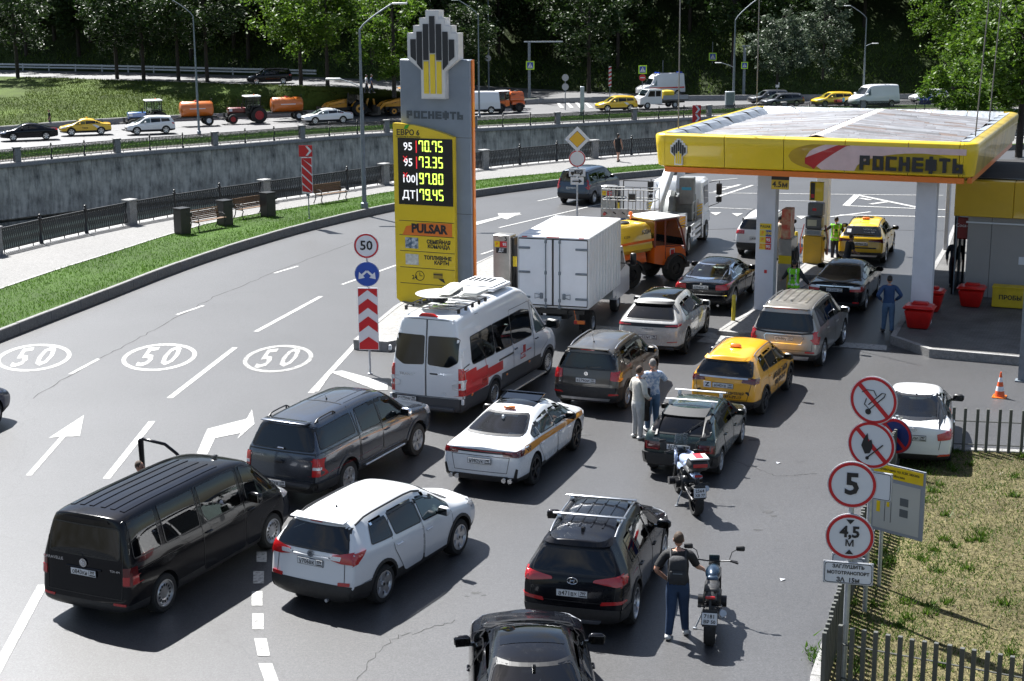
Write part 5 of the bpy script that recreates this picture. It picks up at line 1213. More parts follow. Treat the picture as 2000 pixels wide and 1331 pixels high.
def minibus():
 mt = paint('van_white', (.66, .68, .71), rough=.3, dust=.10)
 c = dict(W=2.02, H=2.78, WB=3.75, fo=.98, ro=2.0, tr=.36, gc=.24, clad=.62, rw=.80, re=.16, crown=.05, kr=.2, tap=(.985, .84),
    top=[(-3.85, 2.66), (-3.5, 2.71), (-1.5, 2.76), (.2, 2.78), (.75, 2.66), (1.15, 2.30), (2.0, 1.48), (2.35, 1.26), (2.8, 1.02)],
    belt=[(-3.85, 1.44), (1.9, 1.36), (2.8, .98)], extra=[(-.8, 0)], rear=[(.2, .10), (.40, .0), (.60, .02), (.62, .05), (1.4, .06), (2.66, .22)], front=[(.2, .14), (.45, 0), (.85, .03), (1.02, .14)],
    win=[(.98, 2.05, 0, -.02, .0, .10, .08), (-.60, .74, 0, 0, .0, .42, .10), (-1.72, -.64, 0, 0, 0, .42, .02), (-3.2, -1.76, .10, 0, 0, .42, .14)], hm=dark, ndark=9,
    doors=[[(.84, .44), (1.28, .44), (1.28, .8), (1.8, 1.0), (1.95, 1.4), (1.1, 2.26), (.84, 2.3)], [(-.62, .44), (.80, .44), (.80, 2.3), (-.62, 2.3)]],
    ws=(1.42, 2.2, .82, .70), wheel=('steel', alu, .66, .22), mirm=dark, mirs=1.5, mirp=(1.75, 1.42), flare=(mat('grey_plastic', (.05, .052, .058), .6), .08), cladm=mat('grey_plastic', (.05,)*3, .6))
 r, bv = car('white_minibus', 'white high-roof minibus with satellite dish on its roof and red stepped stripe', 'van', TR[:2], -radians(TR[2]), c, mt)
 gp = MATS['grey_plastic']
 for s in (1, -1):
  d = panel(r, bv, 'rear_door', mt, [(s*.02, .70), (s*.97, .70), (s*.94, 2.58), (s*.02, 2.62)], off=.006, rr=.06)
  panel(d, bv, 'rear_window', glass, [(s*.05, 1.50), (s*.62, 1.46), (s*.86, 1.60), (s*.85, 2.16), (s*.80, 2.22), (s*.05, 2.22)], off=.014, rr=.06)
  q = MB(); ribbon(q, bv, [(s*.012, .70), (s*.975, .70), (s*.945, 2.60), (s*.012, 2.62)], 'B', .014, .010, True); q.build('door_gap', dark, d)
  for z in (.62, 1.85): m = MB(); m.box((s*.99, -3.83, z), (.06, .06, .13), bev=.01); m.build('hinge', white, d)
 rbumper(r, bv, .68, 1.0, -3.875, 3.75, .36, gp, .02, .28); m = MB(); m.box((0, -3.91, .42), (1.6, .16, .10), bev=.03); m.build('rear_step', gp, r)
 lamp(r, bv, 'tail_lamp', redlamp, [('B', rpoly([(.93, .80), (.93, 1.42), (1.0, 1.42), (1.01, .80)], .01)), ('R', rpoly([(-3.85, .76), (-3.85, 1.46), (-3.71, 1.44), (-3.68, .76)], .02))], .016)
 lamp(r, bv, 'reversing_lamp', clearlamp, [('R', rpoly([(-3.84, .92), (-3.84, 1.16), (-3.71, 1.16), (-3.70, .92)], .01)), ('B', rpoly([(.94, .92), (.94, 1.16), (1.0, 1.16), (1.0, .92)], .01))], .022)
 for v in ('R', 'L'):
  m = MB()
  for y0, y1, z1, z0 in ((-3.66, -3.0, 1.34, .70), (-3.0, -2.3, 1.24, .72), (-2.3, -1.35, 1.14, .9)): patch(m, bv, [(y0, z0), (y1, z0+.0), (y1, z1), (y0, z1)], v, .008, .15)
  m.build('red_stripe', mat('red_film', (.55, .015, .02), .35, coat=.6), r, 40)
  m = MB(); patch(m, bv, [(-1.42, .44), (1.30, .44), (1.30, .74), (-1.42, .80)], v, .009, .15); m.build('side_cladding', gp, r, 40)
  m = MB(); patch(m, bv, [(-3.70, .44), (-2.3, .44), (-2.3, .70), (-3.70, .74)], v, .010, .15); m.build('side_cladding', gp, r, 40)
  s = 1 if v == 'R' else -1
  for y in (-3.3, -1.1, .45): m = MB(); m.box((s*1.012, y, .70), (.02, .09, .06), bev=.01); m.build('side_marker', orlamp, r)
  m = MB(); m.box((s*1.0, -1.1, 1.18), (.03, .95, .045), bev=.012); m.build('door_rail', dark, r)
 m = MB(); m.box((1.012, .02, .98), (.014, .34, .16)); m.box((1.012, .10, 1.14), (.014, .14, .2)); m.build('logo_panel', MATS['red_film'], r)
 text('МОЭК', face((1.021, .02, .98), 1, 0), .13, whites, r, xs=1.0, bold=.004); text('МОСКОВСКАЯ', face((1.014, .42, 1.05), 1, 0), .045, MATS['red_film'], r)
 m = MB(); m.box((1.16, -.25, .34), (.36, 2.3, .05), bev=.02); m.build('side_step', alu, r)
 text('TRANSIT', face((-.5, -3.86, 1.22)), .09, chrome, r, xs=1.3); m = MB(); m.box((.22, -3.86, 1.28), (.22, .04, .04), bev=.015); m.build('handle', dark, r); ring_badge(r, (.5, -3.86, .80), 'oval', .04)
 plate(r, 'с173ра 797', (-.5, -3.94, .62)); m = MB(); m.prism([(-.26, 0), (.26, 0), (.12, .07), (-.18, .07)], -3.68, -3.60, 'y'); o = m.build('brake_lamp', redlamp, r, loc=(0, 0, 2.68))
 # roof rack
 m = MB(); z = topz(bv, 0, -2.2)+.10; DY = -.62
 for s in (1, -1):
  m.tube([(s*.72, -3.5, z), (s*.72, -1.75, z)], .017, 6)
  for y in (-3.42, -3.0, -2.6, -2.2, -1.8): m.box((s*.72, y, z-.05), (.06, .06, .11))
 for y in (-3.5, -3.15, -2.8, -2.45, -2.1, -1.75): m.tube([(-.72, y, z), (.72, y, z)], .013, 6)
 m.build('roof_rack', dark, r)
 # dish, its arm and base, vent boxes
 dm = mat('dish_grey', (.50, .50, .47), .5, var=(4, .1))
 m = MB(); m.lathe([(0, .0), (.25, .012), (.50, .05), (.60, .085), (.61, .10), (.60, .105), (.5, .07), (.25, .04), (0, .03)], 36, c=(-.12, -2.75, z+.13)); m.build('dish', dm, r, 40)
 m = MB(); m.box((-.1, -2.75, z+.06), (.3, .3, .12), bev=.03); m.cyl((-.1, -2.75, z+.0), (-.1, -2.75, z+.15), .09, n=12); m.build('dish_mount', dark, r, 50)
 m = MB(); m.box((.05, -2.5, z+.30), (.42, .85, .13), rx=.10, bev=.05, taper=(.8, .9)); m.box((.06, -2.15, z+.24), (.34, .28, .32), bev=.08); m.build('dish_housing', dm, r, 50)
 m = MB(); m.box((.1, -1.45, z+.05), (.8, .7, .10), bev=.03); m.build('roof_box', dm, r, 50)
 m = MB(); zz = topz(bv, 0, .0)+.06; m.box((.0, -.35, zz+.02), (1.15, 1.15, .10), bev=.03); m.box((0, -.35, zz+.11), (1.0, 1.0, .12), bev=.05, taper=(.92, .92)); m.build('air_conditioner', white, r, 50)
 m = MB()
 for k in range(5): m.box((-.3+k*.15, -.35, zz+.172), (.09, .5, .012))
 m.build('vent_grille', dark, r); lamp(r, bv, 'headlamp', clearlamp, [('F', rpoly([(.55, .85), (.55, 1.05), (.9, 1.12), (.92, .88)], .02)), ('R', rpoly([(2.8, .88), (2.75, 1.0), (2.45, 1.15), (2.55, .92)], .02))], .012)
 return r
def bwheel(r, x, y, R_, wd, style, mt, rimf=.55, s=None):
 tm, rm = wheel_meshes(R_, R_*rimf, wd, style, mt); s = s or (1 if x > 0 else -1)
 o = link('wheel', rm, r, (x, y, R_), 0 if s > 0 else pi); link('tyre', tm, o); return o
def box_truck():
 mt = mat('truck_box_white', (.70, .71, .73), .4, var=(1.2, .06), dirt=((.35, .32, .28), .16, 3))
 g = at(1150, 606, 1.0); a = radians(17); w, L, z0, z1 = 1.13, 4.3, 1.0, 3.22
 cx, cy = g.x-cos(a)*w, g.y+sin(a)*w
 r = thing('box_truck', 'white box truck seen from its closed rear doors beside fuel pump five', 'truck', (cx, cy, 0), -a)
 m = MB(); m.box((0, L/2, (z0+z1)/2), (2*w, L, z1-z0), bev=.03); m.build('cargo_box', mt, r, 30)
 for k in range(11):
  for s in (1, -1): m = MB(); m.box((s*(w+.006), .25+k*.38, (z0+z1)/2), (.018, .05, z1-z0-.16), bev=.004); m.build('side_rib', mt, r)
 for k in range(6): m = MB(); m.box((0, .4+k*.7, z1+.006), (2*w-.1, .06, .016)); m.build('roof_rib', mt, r)
 for s in (1, -1):
  m = MB(); m.box((s*w*.49, -.018, (z0+z1)/2), (w*.95-.03, .04, z1-z0-.20), bev=.01); d = m.build('rear_door', mat('door_white', (.74, .76, .80), .35, var=(2, .05)), r, 30)
  for z in (z0+.32, z0+1.1, z0+1.85): q = MB(); q.box((s*(w*.80), -.05, z), (.38, .03, .07), bev=.02); q.build('hinge', greyp, d)
  q = MB(); q.cyl((s*.22, -.065, z0+.03), (s*.22, -.065, z1-.05), .017, n=8)
  for z in (z0+.05, z0+.25, z0+1.1, z1-.15): q.box((s*.22, -.06, z), (.07, .05, .11), bev=.01)
  q.box((s*.36, -.06, z0+.38), (.09, .06, .18), bev=.01); q.tube([(s*.40, -.08, z0+.42), (s*.56, -.08, z0+.45), (s*.56, -.08, z0+.30), (s*.40, -.08, z0+.34)], .012, 6); q.build('lock_bar', greyp, d)
 m = MB()
 for s in (1, -1): m.box((s*(w-.06), -.012, (z0+z1)/2), (.035, .03, z1-z0-.16))
 for z in (z0+.085, z1-.085): m.box((0, -.012, z), (2*w-.1, .03, .035))
 m.box((0, -.03, (z0+z1)/2), (.04, .03, z1-z0-.18)); m.build('door_seal', dark, r)
 for x in (-.9, 0, .9): m = MB(); m.box((x, -.015, z1-.03), (.16 if x else .4, .02, .03)); m.build('marker_lamp', redlamp, r)
 m = MB(); m.box((0, L/2-.2, z0-.10), (.9, L-.4, .16)); m.box((0, .12, z0-.12), (1.9, .1, .12)); m.box((0, 1.2, z0-.3), (.7, 1.5, .25)); m.build('chassis', dark, r)
 m = MB(); m.box((-.45, .05, .68), (1.4, .06, .12)); m.build('bumper_bar', greyp, r); plate(r, 'м429ок 777', (-.2, -.0, .55), w=.58)
 for s in (1, -1):
  m = MB(); m.box((s*.82, .08, .58), (.34, .06, .12), bev=.01); m.tube([(s*.65, .08, .95), (s*.72, .06, .62)], .012, 5); m.build('tail_lamp', orlamp, r)
  q = MB(); q.box((s*.70, .045, .58), (.1, .02, .1)); q.build('brake_lamp', redlamp, r)
  bwheel(r, s*.86, 1.05, .38, .30, 'truck', steel); m = MB(); m.box((s*.86, .58, .55), (.36, .02, .62)); m.build('mud_flap', rubber, r)
  bwheel(r, s*.84, 4.75, .36, .22, 'truck', steel)
 cab = paint('van_white', (0, 0, 0)); m = MB(); m.prism([(L+.1, .45), (L+.1, 2.15), (L+.9, 2.15), (L+1.45, 1.45), (L+2.0, 1.25), (L+2.05, .45)], -.98, .98, 'x'); m.build('cab', cab, r, 30)
 for s in (1, -1):
  m = MB(); m.prism([(L+.35, 1.3), (L+.35, 2.0), (L+.85, 2.0), (L+1.3, 1.42)], s*.985-.004, s*.985+.004, 'x'); m.build('side_window', glass, r)
  m = MB(); m.box((s*1.28, L+1.25, 1.65), (.2, .12, .42), bev=.04); m.tube([(s*.98, L+1.25, 1.5), (s*1.22, L+1.25, 1.5)], .02, 6); m.build('mirror', dark, r, 50)
  m = MB(); m.box((s*.95, L-.1, .9), (.05, .55, .6)); m.build('side_skirt', cab, r)
 m = MB(); m.prism([(L+.95, 2.08), (L+1.44, 1.5), (L+1.45, 1.5), (L+.97, 2.08)], -.85, .85, 'x'); m.build('windscreen', glass2, r)
 return r
def municipal(name, label, loc, rz, tank, tank_c, s=1., cabc=None):
 org = mat('municipal_orange', (.75, .13, .008), .35, coat=.7, dirt=((.2, .17, .14), .25, 3))
 r = thing(name, label, 'sweeper truck' if 0 else 'utility vehicle', loc, rz)
 m = MB(); m.box((0, -.95, .95), (1.15, 1.5, .42), bev=.06, taper=(.95, .96)); m.box((0, -1.68, .92), (.9, .12, .3), bev=.03); m.build('rear_body', org, r, 40)
 m = MB(); m.box((0, -.2, .55), (.55, 3.2, .25), bev=.03); m.box((0, .0, .75), (.5, .6, .5)); m.build('chassis', dark, r)
 m = MB(); m.box((0, -.78, 1.62), (1.36, 1.62, .98), bev=.14, taper=(.86, .92)); m.box((0, -.78, 1.22), (1.2, 1.5, .12), bev=.02); m.build('tank', tank, r, 40)
 m = MB(); m.lathe([(.22, 0), (.22, .05), (.18, .07), (0, .08)], 18, c=(.1, -.9, 2.11)); m.build('tank_lid', dark, r, 40)
 for v in (1, -1):
  m = MB(); m.prism([(-1.55, 1.46), (.0, 1.50), (.0, 1.58), (-1.55, 1.54)], v*.665-.012, v*.665+.012, 'x'); m.build('tank_stripe', org, r)
  text('КДМ', face((v*.665, -.35, 1.84), v, 0), .17, ink, r, bold=.004); text('K1200', face((v*.668, -1.25, 1.74), v, 0), .11, ink, r)
 # cab
 m = MB(); m.prism([(.10, .70), (.10, 1.30), (1.30, 1.22), (1.62, .98), (1.62, .72), (1.15, .60), (.5, .60)], -.62, .62, 'x'); m.build('cab_body', org, r, 30)
 m = MB(); m.prism([(.12, 1.3), (.14, 2.12), (1.16, 2.12), (1.58, 1.18), (1.3, 1.2)], -.575, .575, 'x'); m.build('cab_glazing', glass2, r)
 m = MB()
 for s_ in (1, -1):
  x = s_*.60
  m.tube([(x, .12, 1.25), (x, .14, 2.14)], .035, 6); m.tube([(x, .62, .8), (x, .62, 2.14)], .03, 6); m.tube([(x, .62, 1.22), (x, 1.40, 1.18)], .03, 6)
  m.tube([(x, .14, 2.14), (x, 1.16, 2.14), (x, 1.40, 1.75), (x, 1.60, 1.14), (x, 1.60, .9)], .035, 6)
 for y, z in ((.14, 2.14), (1.18, 2.14), (1.60, 1.12)): m.tube([(-.6, y, z), (.6, y, z)], .03, 6)
 m.build('cab_frame', mat('dark_red_frame', (.16, .02, .01), .4), r)
 m = MB(); m.box((0, .66, 2.20), (1.30, 1.25, .10), bev=.04); m.build('cab_roof', white, r, 40)
 m = MB(); m.cyl((-.45, .0, 2.12), (-.45, .0, 2.26), .03, n=6); m.lathe([(.07, 0), (.07, .08), (.05, .12), (0, .13)], 14, c=(-.45, 0, 2.25)); m.build('beacon', orlamp, r, 40)
 m = MB(); m.box((.622, .95, .98), (.01, .22, .30)); m.build('badge_panel', whites, r); m = MB(); m.box((.628, .95, 1.0), (.008, .16, .19)); m.build('badge', redp, r)
 for s_ in (1, -1):
  for y in (-1.02, 1.08):
   bwheel(r, s_*.56, y, .44, .30, 'plain', dark, .5)
   q = MB(); 
   for k in range(8):
    a0, a1 = radians(8+k*21), radians(8+(k+1)*21)
    q.add([(s_*.38, y+.53*cos(a0), .44+.53*sin(a0)), (s_*.76, y+.53*cos(a0), .44+.53*sin(a0)), (s_*.76, y+.53*cos(a1), .44+.53*sin(a1)), (s_*.38, y+.53*cos(a1), .44+.53*sin(a1))], [(0, 1, 2, 3)])
    q.add([(s_*.76, y+.53*cos(a0), .44+.53*sin(a0)), (s_*.76, y+.46*cos(a0), .44+.46*sin(a0)), (s_*.76, y+.46*cos(a1), .44+.46*sin(a1)), (s_*.76, y+.53*cos(a1), .44+.53*sin(a1))], [(0, 1, 2, 3)])
   q.build('mudguard', black, r)
  q = MB(); q.box((s_*.45, -1.72, 1.0), (.22, .12, .28), bev=.02); q.build('tail_lamp_box', dark, r); q = MB(); q.box((s_*.45, -1.785, .95), (.12, .01, .12)); q.build('tail_lamp', redlamp, r)
  q = MB(); q.tube([(s_*.6, 1.3, 1.9), (s_*.85, 1.45, 1.85)], .015, 5); q.box((s_*.92, 1.45, 1.75), (.05, .16, .26), bev=.02); q.build('mirror', dark, r)
 q = MB(); q.box((0, 1.85, .45), (.9, .3, .2)); q.tube([(-.3, 1.6, .6), (-.3, 2.0, .4)], .03, 6); q.tube([(.3, 1.6, .6), (.3, 2.0, .4)], .03, 6); q.build('front_hitch', dark, r)
 r.scale = (s, s, s); return r
def aerial_lift():
 a = radians(17); g = at(1340, 503); w = 1.12
 cx, cy = g.x-cos(a)*w, g.y+sin(a)*w
 r = thing('aerial_lift_truck', 'white aerial platform truck with grey work cage over its flat deck', 'truck', (cx, cy, 0), -a)
 wp = mat('van_white'); gm = mat('machine_grey', (.16, .17, .17), .5, .2, var=(3, .3)); la = mat('cage_grey', (.40, .41, .41), .45, .3, var=(6, .3))
 m = MB(); m.box((0, 1.6, .78), (.8, 6.0, .25)); m.build('chassis', dark, r)
 m = MB(); m.box((0, 1.4, 1.02), (2.25, 4.2, .08), bev=.01); m.box((1.12, 1.4, 1.08), (.05, 4.2, .14)); m.box((-1.12, 1.4, 1.08), (.05, 4.2, .14)); m.build('deck', la, r)
 m = MB(); m.box((0, -.72, .80), (2.2, .10, .42)); m.build('rear_panel', gm, r); m = MB(); m.box((0, -.78, .84), (2.1, .02, .07)); m.build('red_strip', redp, r)
 m = MB(); m.box((.4, -.79, .56), (1.3, .03, .16)); m.build('plate_board', redp, r); text('МОСГАЗ', face((.3, -.81, .56)), .11, whites, r, bold=.003)
 for s in (1, -1):
  for y in (-.62, 3.3):
   m = MB(); m.box((s*1.08, y, 1.05), (.26, .24, 1.5), bev=.02); o = m.build('outrigger', alu, r)
   q = MB()
   for k in range(5): q.prism([(-.11, 0), (.11, .12), (.11, .18), (-.11, .06)], y-.126, y-.122, 'y'); q.M = Matrix.Translation((s*1.08, 0, 1.12+.12*(k+1)))
   q.v = q.v[8:]; q.f = q.f[6:]; q.f = [tuple(i-8 for i in f) for f in q.f]; q.m = q.m[6:]; q.build('hazard_stripes', yel, o)
  bwheel(r, s*.92, .55, .45, .42, 'truck', steel); bwheel(r, s*.95, 4.55, .45, .28, 'truck', steel)
  m = MB()
  for z in (.5, .75, .98): m.box((s*1.12, 2.3, z), (.03, 1.9, .13))
  m.build('side_guard', whites, r)
 m = MB(); m.box((0, 4.6, 1.65), (2.25, 1.75, 2.0), bev=.12, taper=(.93, .88)); m.box((0, 4.6, .95), (2.25, 1.9, .6), bev=.08); m.build('cab', wp, r, 40)
 for s in (1, -1):
  m = MB(); m.prism([(4.15, 1.55), (4.15, 2.35), (5.0, 2.35), (5.25, 1.5)], s*1.085-.004, s*1.085+.004, 'x'); m.build('side_window', glass, r)
  m = MB(); m.tube([(s*1.1, 5.3, 2.4), (s*1.5, 5.5, 2.45), (s*1.5, 5.5, 1.5), (s*1.1, 5.3, 1.35)], .02, 6); m.build('mirror_arm', dark, r)
  for z, h in ((2.1, .5), (1.65, .25)): m = MB(); m.box((s*1.5, 5.5, z), (.24, .10, h), bev=.03); m.build('mirror', dark, r)
 # superstructure
 m = MB(); m.box((.3, 3.1, 1.6), (1.1, .9, 1.05), bev=.04); m.box((-.3, 2.6, 1.4), (.9, .8, .6), bev=.04); m.build('turret_base', gm, r)
 m = MB(); m.box((.62, 2.7, 2.35), (.62, .36, 1.15), bev=.03); m.build('control_cabinet', gm, r); m = MB(); m.box((.62, 2.515, 2.45), (.4, .01, .12)); m.build('label_plate', mat('blue_label', (.02, .25, .40), .4), r)
 m = MB(); m.tube([(-.05, 2.0, 1.3), (-.05, 2.4, 1.9), (-.10, 3.0, 2.1)], .25, 8); m.lathe([(.5, 0), (.5, .3), (.4, .35), (0, .36)], 20, c=(-.1, 2.8, 1.1)); m.build('slewing_ring', gm, r, 40)
 b = MB(); p0, p1 = V((-.35, .9, 1.65)), V((-.05, 4.4, 4.3)); d = (p1-p0); rot = d.to_track_quat('Y', 'Z').to_matrix().to_4x4()
 b.M = Matrix.Translation((p0+p1)/2) @ rot; b.box((0, 0, 0), (.34, d.length, .42), bev=.03); b.build('boom', wp, r, 40)
 b = MB(); p0, p1 = V((.25, 2.9, 2.3)), V((.15, 4.3, 4.1)); d = p1-p0; b.M = Matrix.Translation((p0+p1)/2) @ d.to_track_quat('Y', 'Z').to_matrix().to_4x4(); b.box((0, 0, 0), (.30, d.length, .36), bev=.03); b.build('boom', wp, r, 40)
 # work cage
 cx_, cy_, cz = -.95, -1.1, 1.75; 
 m = MB(); m.box((cx_, cy_, cz), (2.15, .85, .06)); m.box((cx_, cy_-.42, cz+.17), (2.2, .05, .34)); m.box((cx_, cy_+.42, cz+.1), (2.2, .04, .2)); m.build('cage_floor', la, r)
 m = MB()
 for z in (cz+.68, cz+1.1):
  P = [(cx_-1.07, cy_-.42, z), (cx_+1.07, cy_-.42, z), (cx_+1.07, cy_+.42, z), (cx_-1.07, cy_+.42, z), (cx_-1.07, cy_-.42, z)]
  for p, q in zip(P, P[1:]): m.cyl(p, q, .022, n=6)
 for x in (-1.07, -.75, -.45, -.0, .3, .62, 1.07):
  for y in (-.42, .42): m.cyl((cx_+x, cy_+y, cz), (cx_+x, cy_+y, cz+1.1), .02, n=6)
 m.build('cage_rail', la, r)
 m = MB(); m.tube([(cx_-.4, cy_+.5, cz+.2), (cx_-.4, cy_+.5, cz+1.35), (cx_+.6, cy_+.5, cz+1.35), (cx_+.6, cy_+.5, cz+.2)], .03, 6); m.box((cx_, cy_+.3, cz+.7), (.3, .2, .3)); m.build('cage_control', dark, r)
 m = MB()
 for k in range(6):
  m.box((cx_-.9+k*.36, cy_-.448, cz+.17), (.14, .006, .05), ry=.6)
 m.build('hazard_marks', ink, r)
 for s in (1, -1): m = MB(); m.lathe([(.07, -.01), (.06, .02), (0, .02)], 14, 'y', (cx_+s*.95, cy_-.455, cz+.12)); m.build('reflector', redlamp, r)
 # railed service bay
 m = MB()
 for y in (2.0, 2.6, 3.2): m.cyl((1.0, y, 1.06), (1.0, y, 1.95), .018, n=6)
 for z in (1.5, 1.95): m.cyl((1.0, 2.0, z), (1.0, 3.2, z), .018, n=6)
 m.build('deck_rail', la, r); m = MB(); m.box((.35, 1.6, 1.3), (.9, .6, .5), bev=.03); m.box((-.3, .7, 1.2), (.7, .5, .3), bev=.03); m.build('tool_box', gm, r)
 return r
def tractor(label, loc, rz, body, rimm, group):
 r = thing('tractor', label, 'tractor', loc, rz, group); bd = paint(body[0], body[1], dust=.2)
 m = MB(); m.box((0, 1.45, 1.28), (.72, 1.75, .52), bev=.08); m.box((0, 2.3, 1.2), (.66, .12, .6), bev=.03); m.build('bonnet', bd, r, 40)
 m = MB(); m.box((0, 1.1, .82), (.5, 2.6, .45)); m.box((0, 2.5, .62), (1.3, .16, .2)); m.build('chassis', dark, r)
 m = MB(); m.prism([(-.75, 1.25), (-.75, 2.5), (.62, 2.5), (.72, 1.25)], -.62, .62, 'x'); m.build('cab_glazing', glass2, r)
 m = MB()
 for s in (1, -1):
  for a, b in (((-.75, 1.1), (-.75, 2.5)), ((-.05, 1.0), (-.05, 2.5)), ((.72, .95), (.62, 2.5)), ((-.75, 1.35), (.72, 1.35))): m.cyl((s*.65, a[0], a[1]), (s*.65, b[0], b[1]), .045, n=6)
 for y in (-.75, .65): m.cyl((-.65, y, 1.35), (.65, y, 1.35), .045, n=6)
 m.box((0, -.05, 1.1), (1.25, 1.5, .4), bev=.05); m.build('cab_frame', dark, r); m = MB(); m.box((0, -.06, 2.58), (1.42, 1.6, .14), bev=.05); m.build('cab_roof', white, r, 40)
 for s in (1, -1):
  bwheel(r, s*.88, -.55, .78, .40, 'tractor_o', rimm, .55); bwheel(r, s*.80, 2.0, .46, .26, 'tractor_o', rimm, .55)
  m = MB(); m.box((s*.88, -.45, 1.62), (.46, 1.2, .06), bev=.02); m.box((s*.88, .2, 1.35), (.46, .06, .5), rx=.4); m.build('mudguard', dark, r)
  m = MB(); m.box((s*.33, 2.37, 1.2), (.16, .02, .16)); m.build('headlamp', clearlamp, r); m = MB(); m.box((s*.365, 2.1, 1.3), (.006, .3, .26)); m.build('badge_panel', whites, r)
 m = MB(); m.cyl((.3, 1.2, 1.5), (.3, 1.2, 2.3), .035, n=8); m.cyl((-.3, 1.0, 1.5), (-.3, 1.0, 1.9), .07, n=8); m.build('exhaust', dark, r)
 m = MB(); m.box((0, 2.85, .55), (1.6, .5, .1), bev=.03); m.box((0, 2.7, .8), (.3, .2, .5)); m.build('front_frame', dark, r)
 m = MB(); m.lathe([(.06, 0), (.06, .1), (0, .13)], 10, c=(0, -.3, 2.65)); m.build('beacon', orlamp, r); return r
def tank_trailer(label, loc, rz, group):
 om = paint('tank_orange', (.62, .15, .015), dust=.15)
 r = thing('tank_trailer', label, 'trailer', loc, rz, group)
 m = MB(); m.lathe([(.3, -1.62), (.62, -1.55), (.74, -1.4), (.74, 1.4), (.62, 1.55), (.3, 1.62)], 24, 'y', (0, 0, 1.55)); m.build('tank', om, r, 50)
 m = MB(); m.lathe([(.2, 0), (.2, .08), (0, .10)], 12, c=(0, 0, 2.28)); m.build('hatch', redp, r)
 m = MB(); m.tube([(-.3, -1.3, 2.2), (-.3, -1.5, 2.5), (.3, -1.5, 2.5), (.3, -1.3, 2.2)], .02, 5); m.build('guard_rail', dark, r)
 m = MB(); m.box((0, -.1, .78), (.9, 3.6, .14)); m.tube([(0, 1.6, .78), (0, 2.4, .6)], .06, 6); m.box((0, -1.9, .7), (1.7, .1, .15)); m.build('chassis', dark, r)
 for s in (1, -1): bwheel(r, s*.8, -1.0, .46, .26, 'plain', white, .5); m = MB(); m.box((s*.743, .0, 1.62), (.006, 1.5, .07)); m.build('lettering_strip', whites, r)
 return r
def backhoe(label, loc, rz, full=True):
 yo = paint('digger_yellow', (.72, .30, .01), dust=.25); r = thing('backhoe_loader', label, 'digger', loc, rz, 'yellow diggers beyond the river')
 m = MB(); m.prism([(.6, .9), (.6, 1.75), (1.4, 1.65), (2.4, 1.35), (2.45, .9)], -.42, .42, 'x'); m.build('bonnet', yo, r, 30); m = MB(); m.box((0, .4, .8), (.8, 4.0, .4)); m.build('chassis', dark, r)
 m = MB(); m.prism([(-.9, 1.2), (-.85, 2.6), (.55, 2.6), (.72, 1.3)], -.70, .70, 'x'); m.build('cab_glazing', glass2, r)
 m = MB()
 for s in (1, -1):
  for a, b in (((-.9, .9), (-.85, 2.6)), ((-.15, .9), (-.15, 2.6)), ((.72, .9), (.55, 2.6)), ((-.9, 1.3), (.72, 1.3))): m.cyl((s*.73, a[0], a[1]), (s*.73, b[0], b[1]), .05, n=6)
 m.build('cab_frame', dark, r); m = MB(); m.box((0, -.15, 2.68), (1.6, 1.75, .14), bev=.05); m.build('cab_roof', yo, r, 40)
 for s in (1, -1):
  bwheel(r, s*.95, -.5, .76, .42, 'tractor_o', yo, .55); bwheel(r, s*.9, 1.7, .46, .3, 'tractor_o', yo, .55)
  m = MB()
  for k in range(6):
   a0, a1 = radians(15+k*25), radians(15+(k+1)*25); P = lambda a, x: (s*x, -.5+.86*cos(a), .76+.86*sin(a)); m.add([P(a0, .7), P(a0, 1.2), P(a1, 1.2), P(a1, .7)], [(0, 1, 2, 3)])
  m.build('mudguard', yo, r)
  b = MB(); 
  for p0, p1 in ((V((s*.62, 1.0, 1.55)), V((s*.62, 2.6, 1.25))), (V((s*.62, 2.6, 1.25)), V((s*.62, 3.3, .55)))):
   d = p1-p0; b.M = Matrix.Translation((p0+p1)/2) @ d.to_track_quat('Y', 'Z').to_matrix().to_4x4(); b.box((0, 0, 0), (.14, d.length, .26), bev=.02)
  b.build('loader_arm', yo, r)
 m = MB(); m.prism([(3.2, .15), (3.25, .95), (3.45, .98), (3.5, .35), (4.15, .18), (4.1, .12)], -1.15, 1.15, 'x'); m.build('loader_bucket', mat('digger_steel', (.10, .085, .07), .7, .3, var=(4, .4)), r)
 b = MB()
 for p0, p1, w_ in ((V((0, -1.5, 1.0)), V((0, -2.1, 2.9)), .22), (V((0, -2.1, 2.9)), V((0, -2.4, 1.0)), .2)):
  d = p1-p0; b.M = Matrix.Translation((p0+p1)/2) @ d.to_track_quat('Y', 'Z').to_matrix().to_4x4(); b.box((0, 0, 0), (.24, d.length, w_), bev=.02)
 b.build('digging_arm', yo, r); m = MB(); m.prism([(-2.7, .3), (-2.75, 1.0), (-2.3, 1.05), (-2.0, .6)], -.3, .3, 'x'); m.build('digging_bucket', MATS['digger_steel'], r)
 text('JCB', face((.425, 1.5, 1.35), 1, 0), .3, ink, r, bold=.01); text('JCB', face((-.425, 1.5, 1.35), -1, 0), .3, ink, r, bold=.01); return r
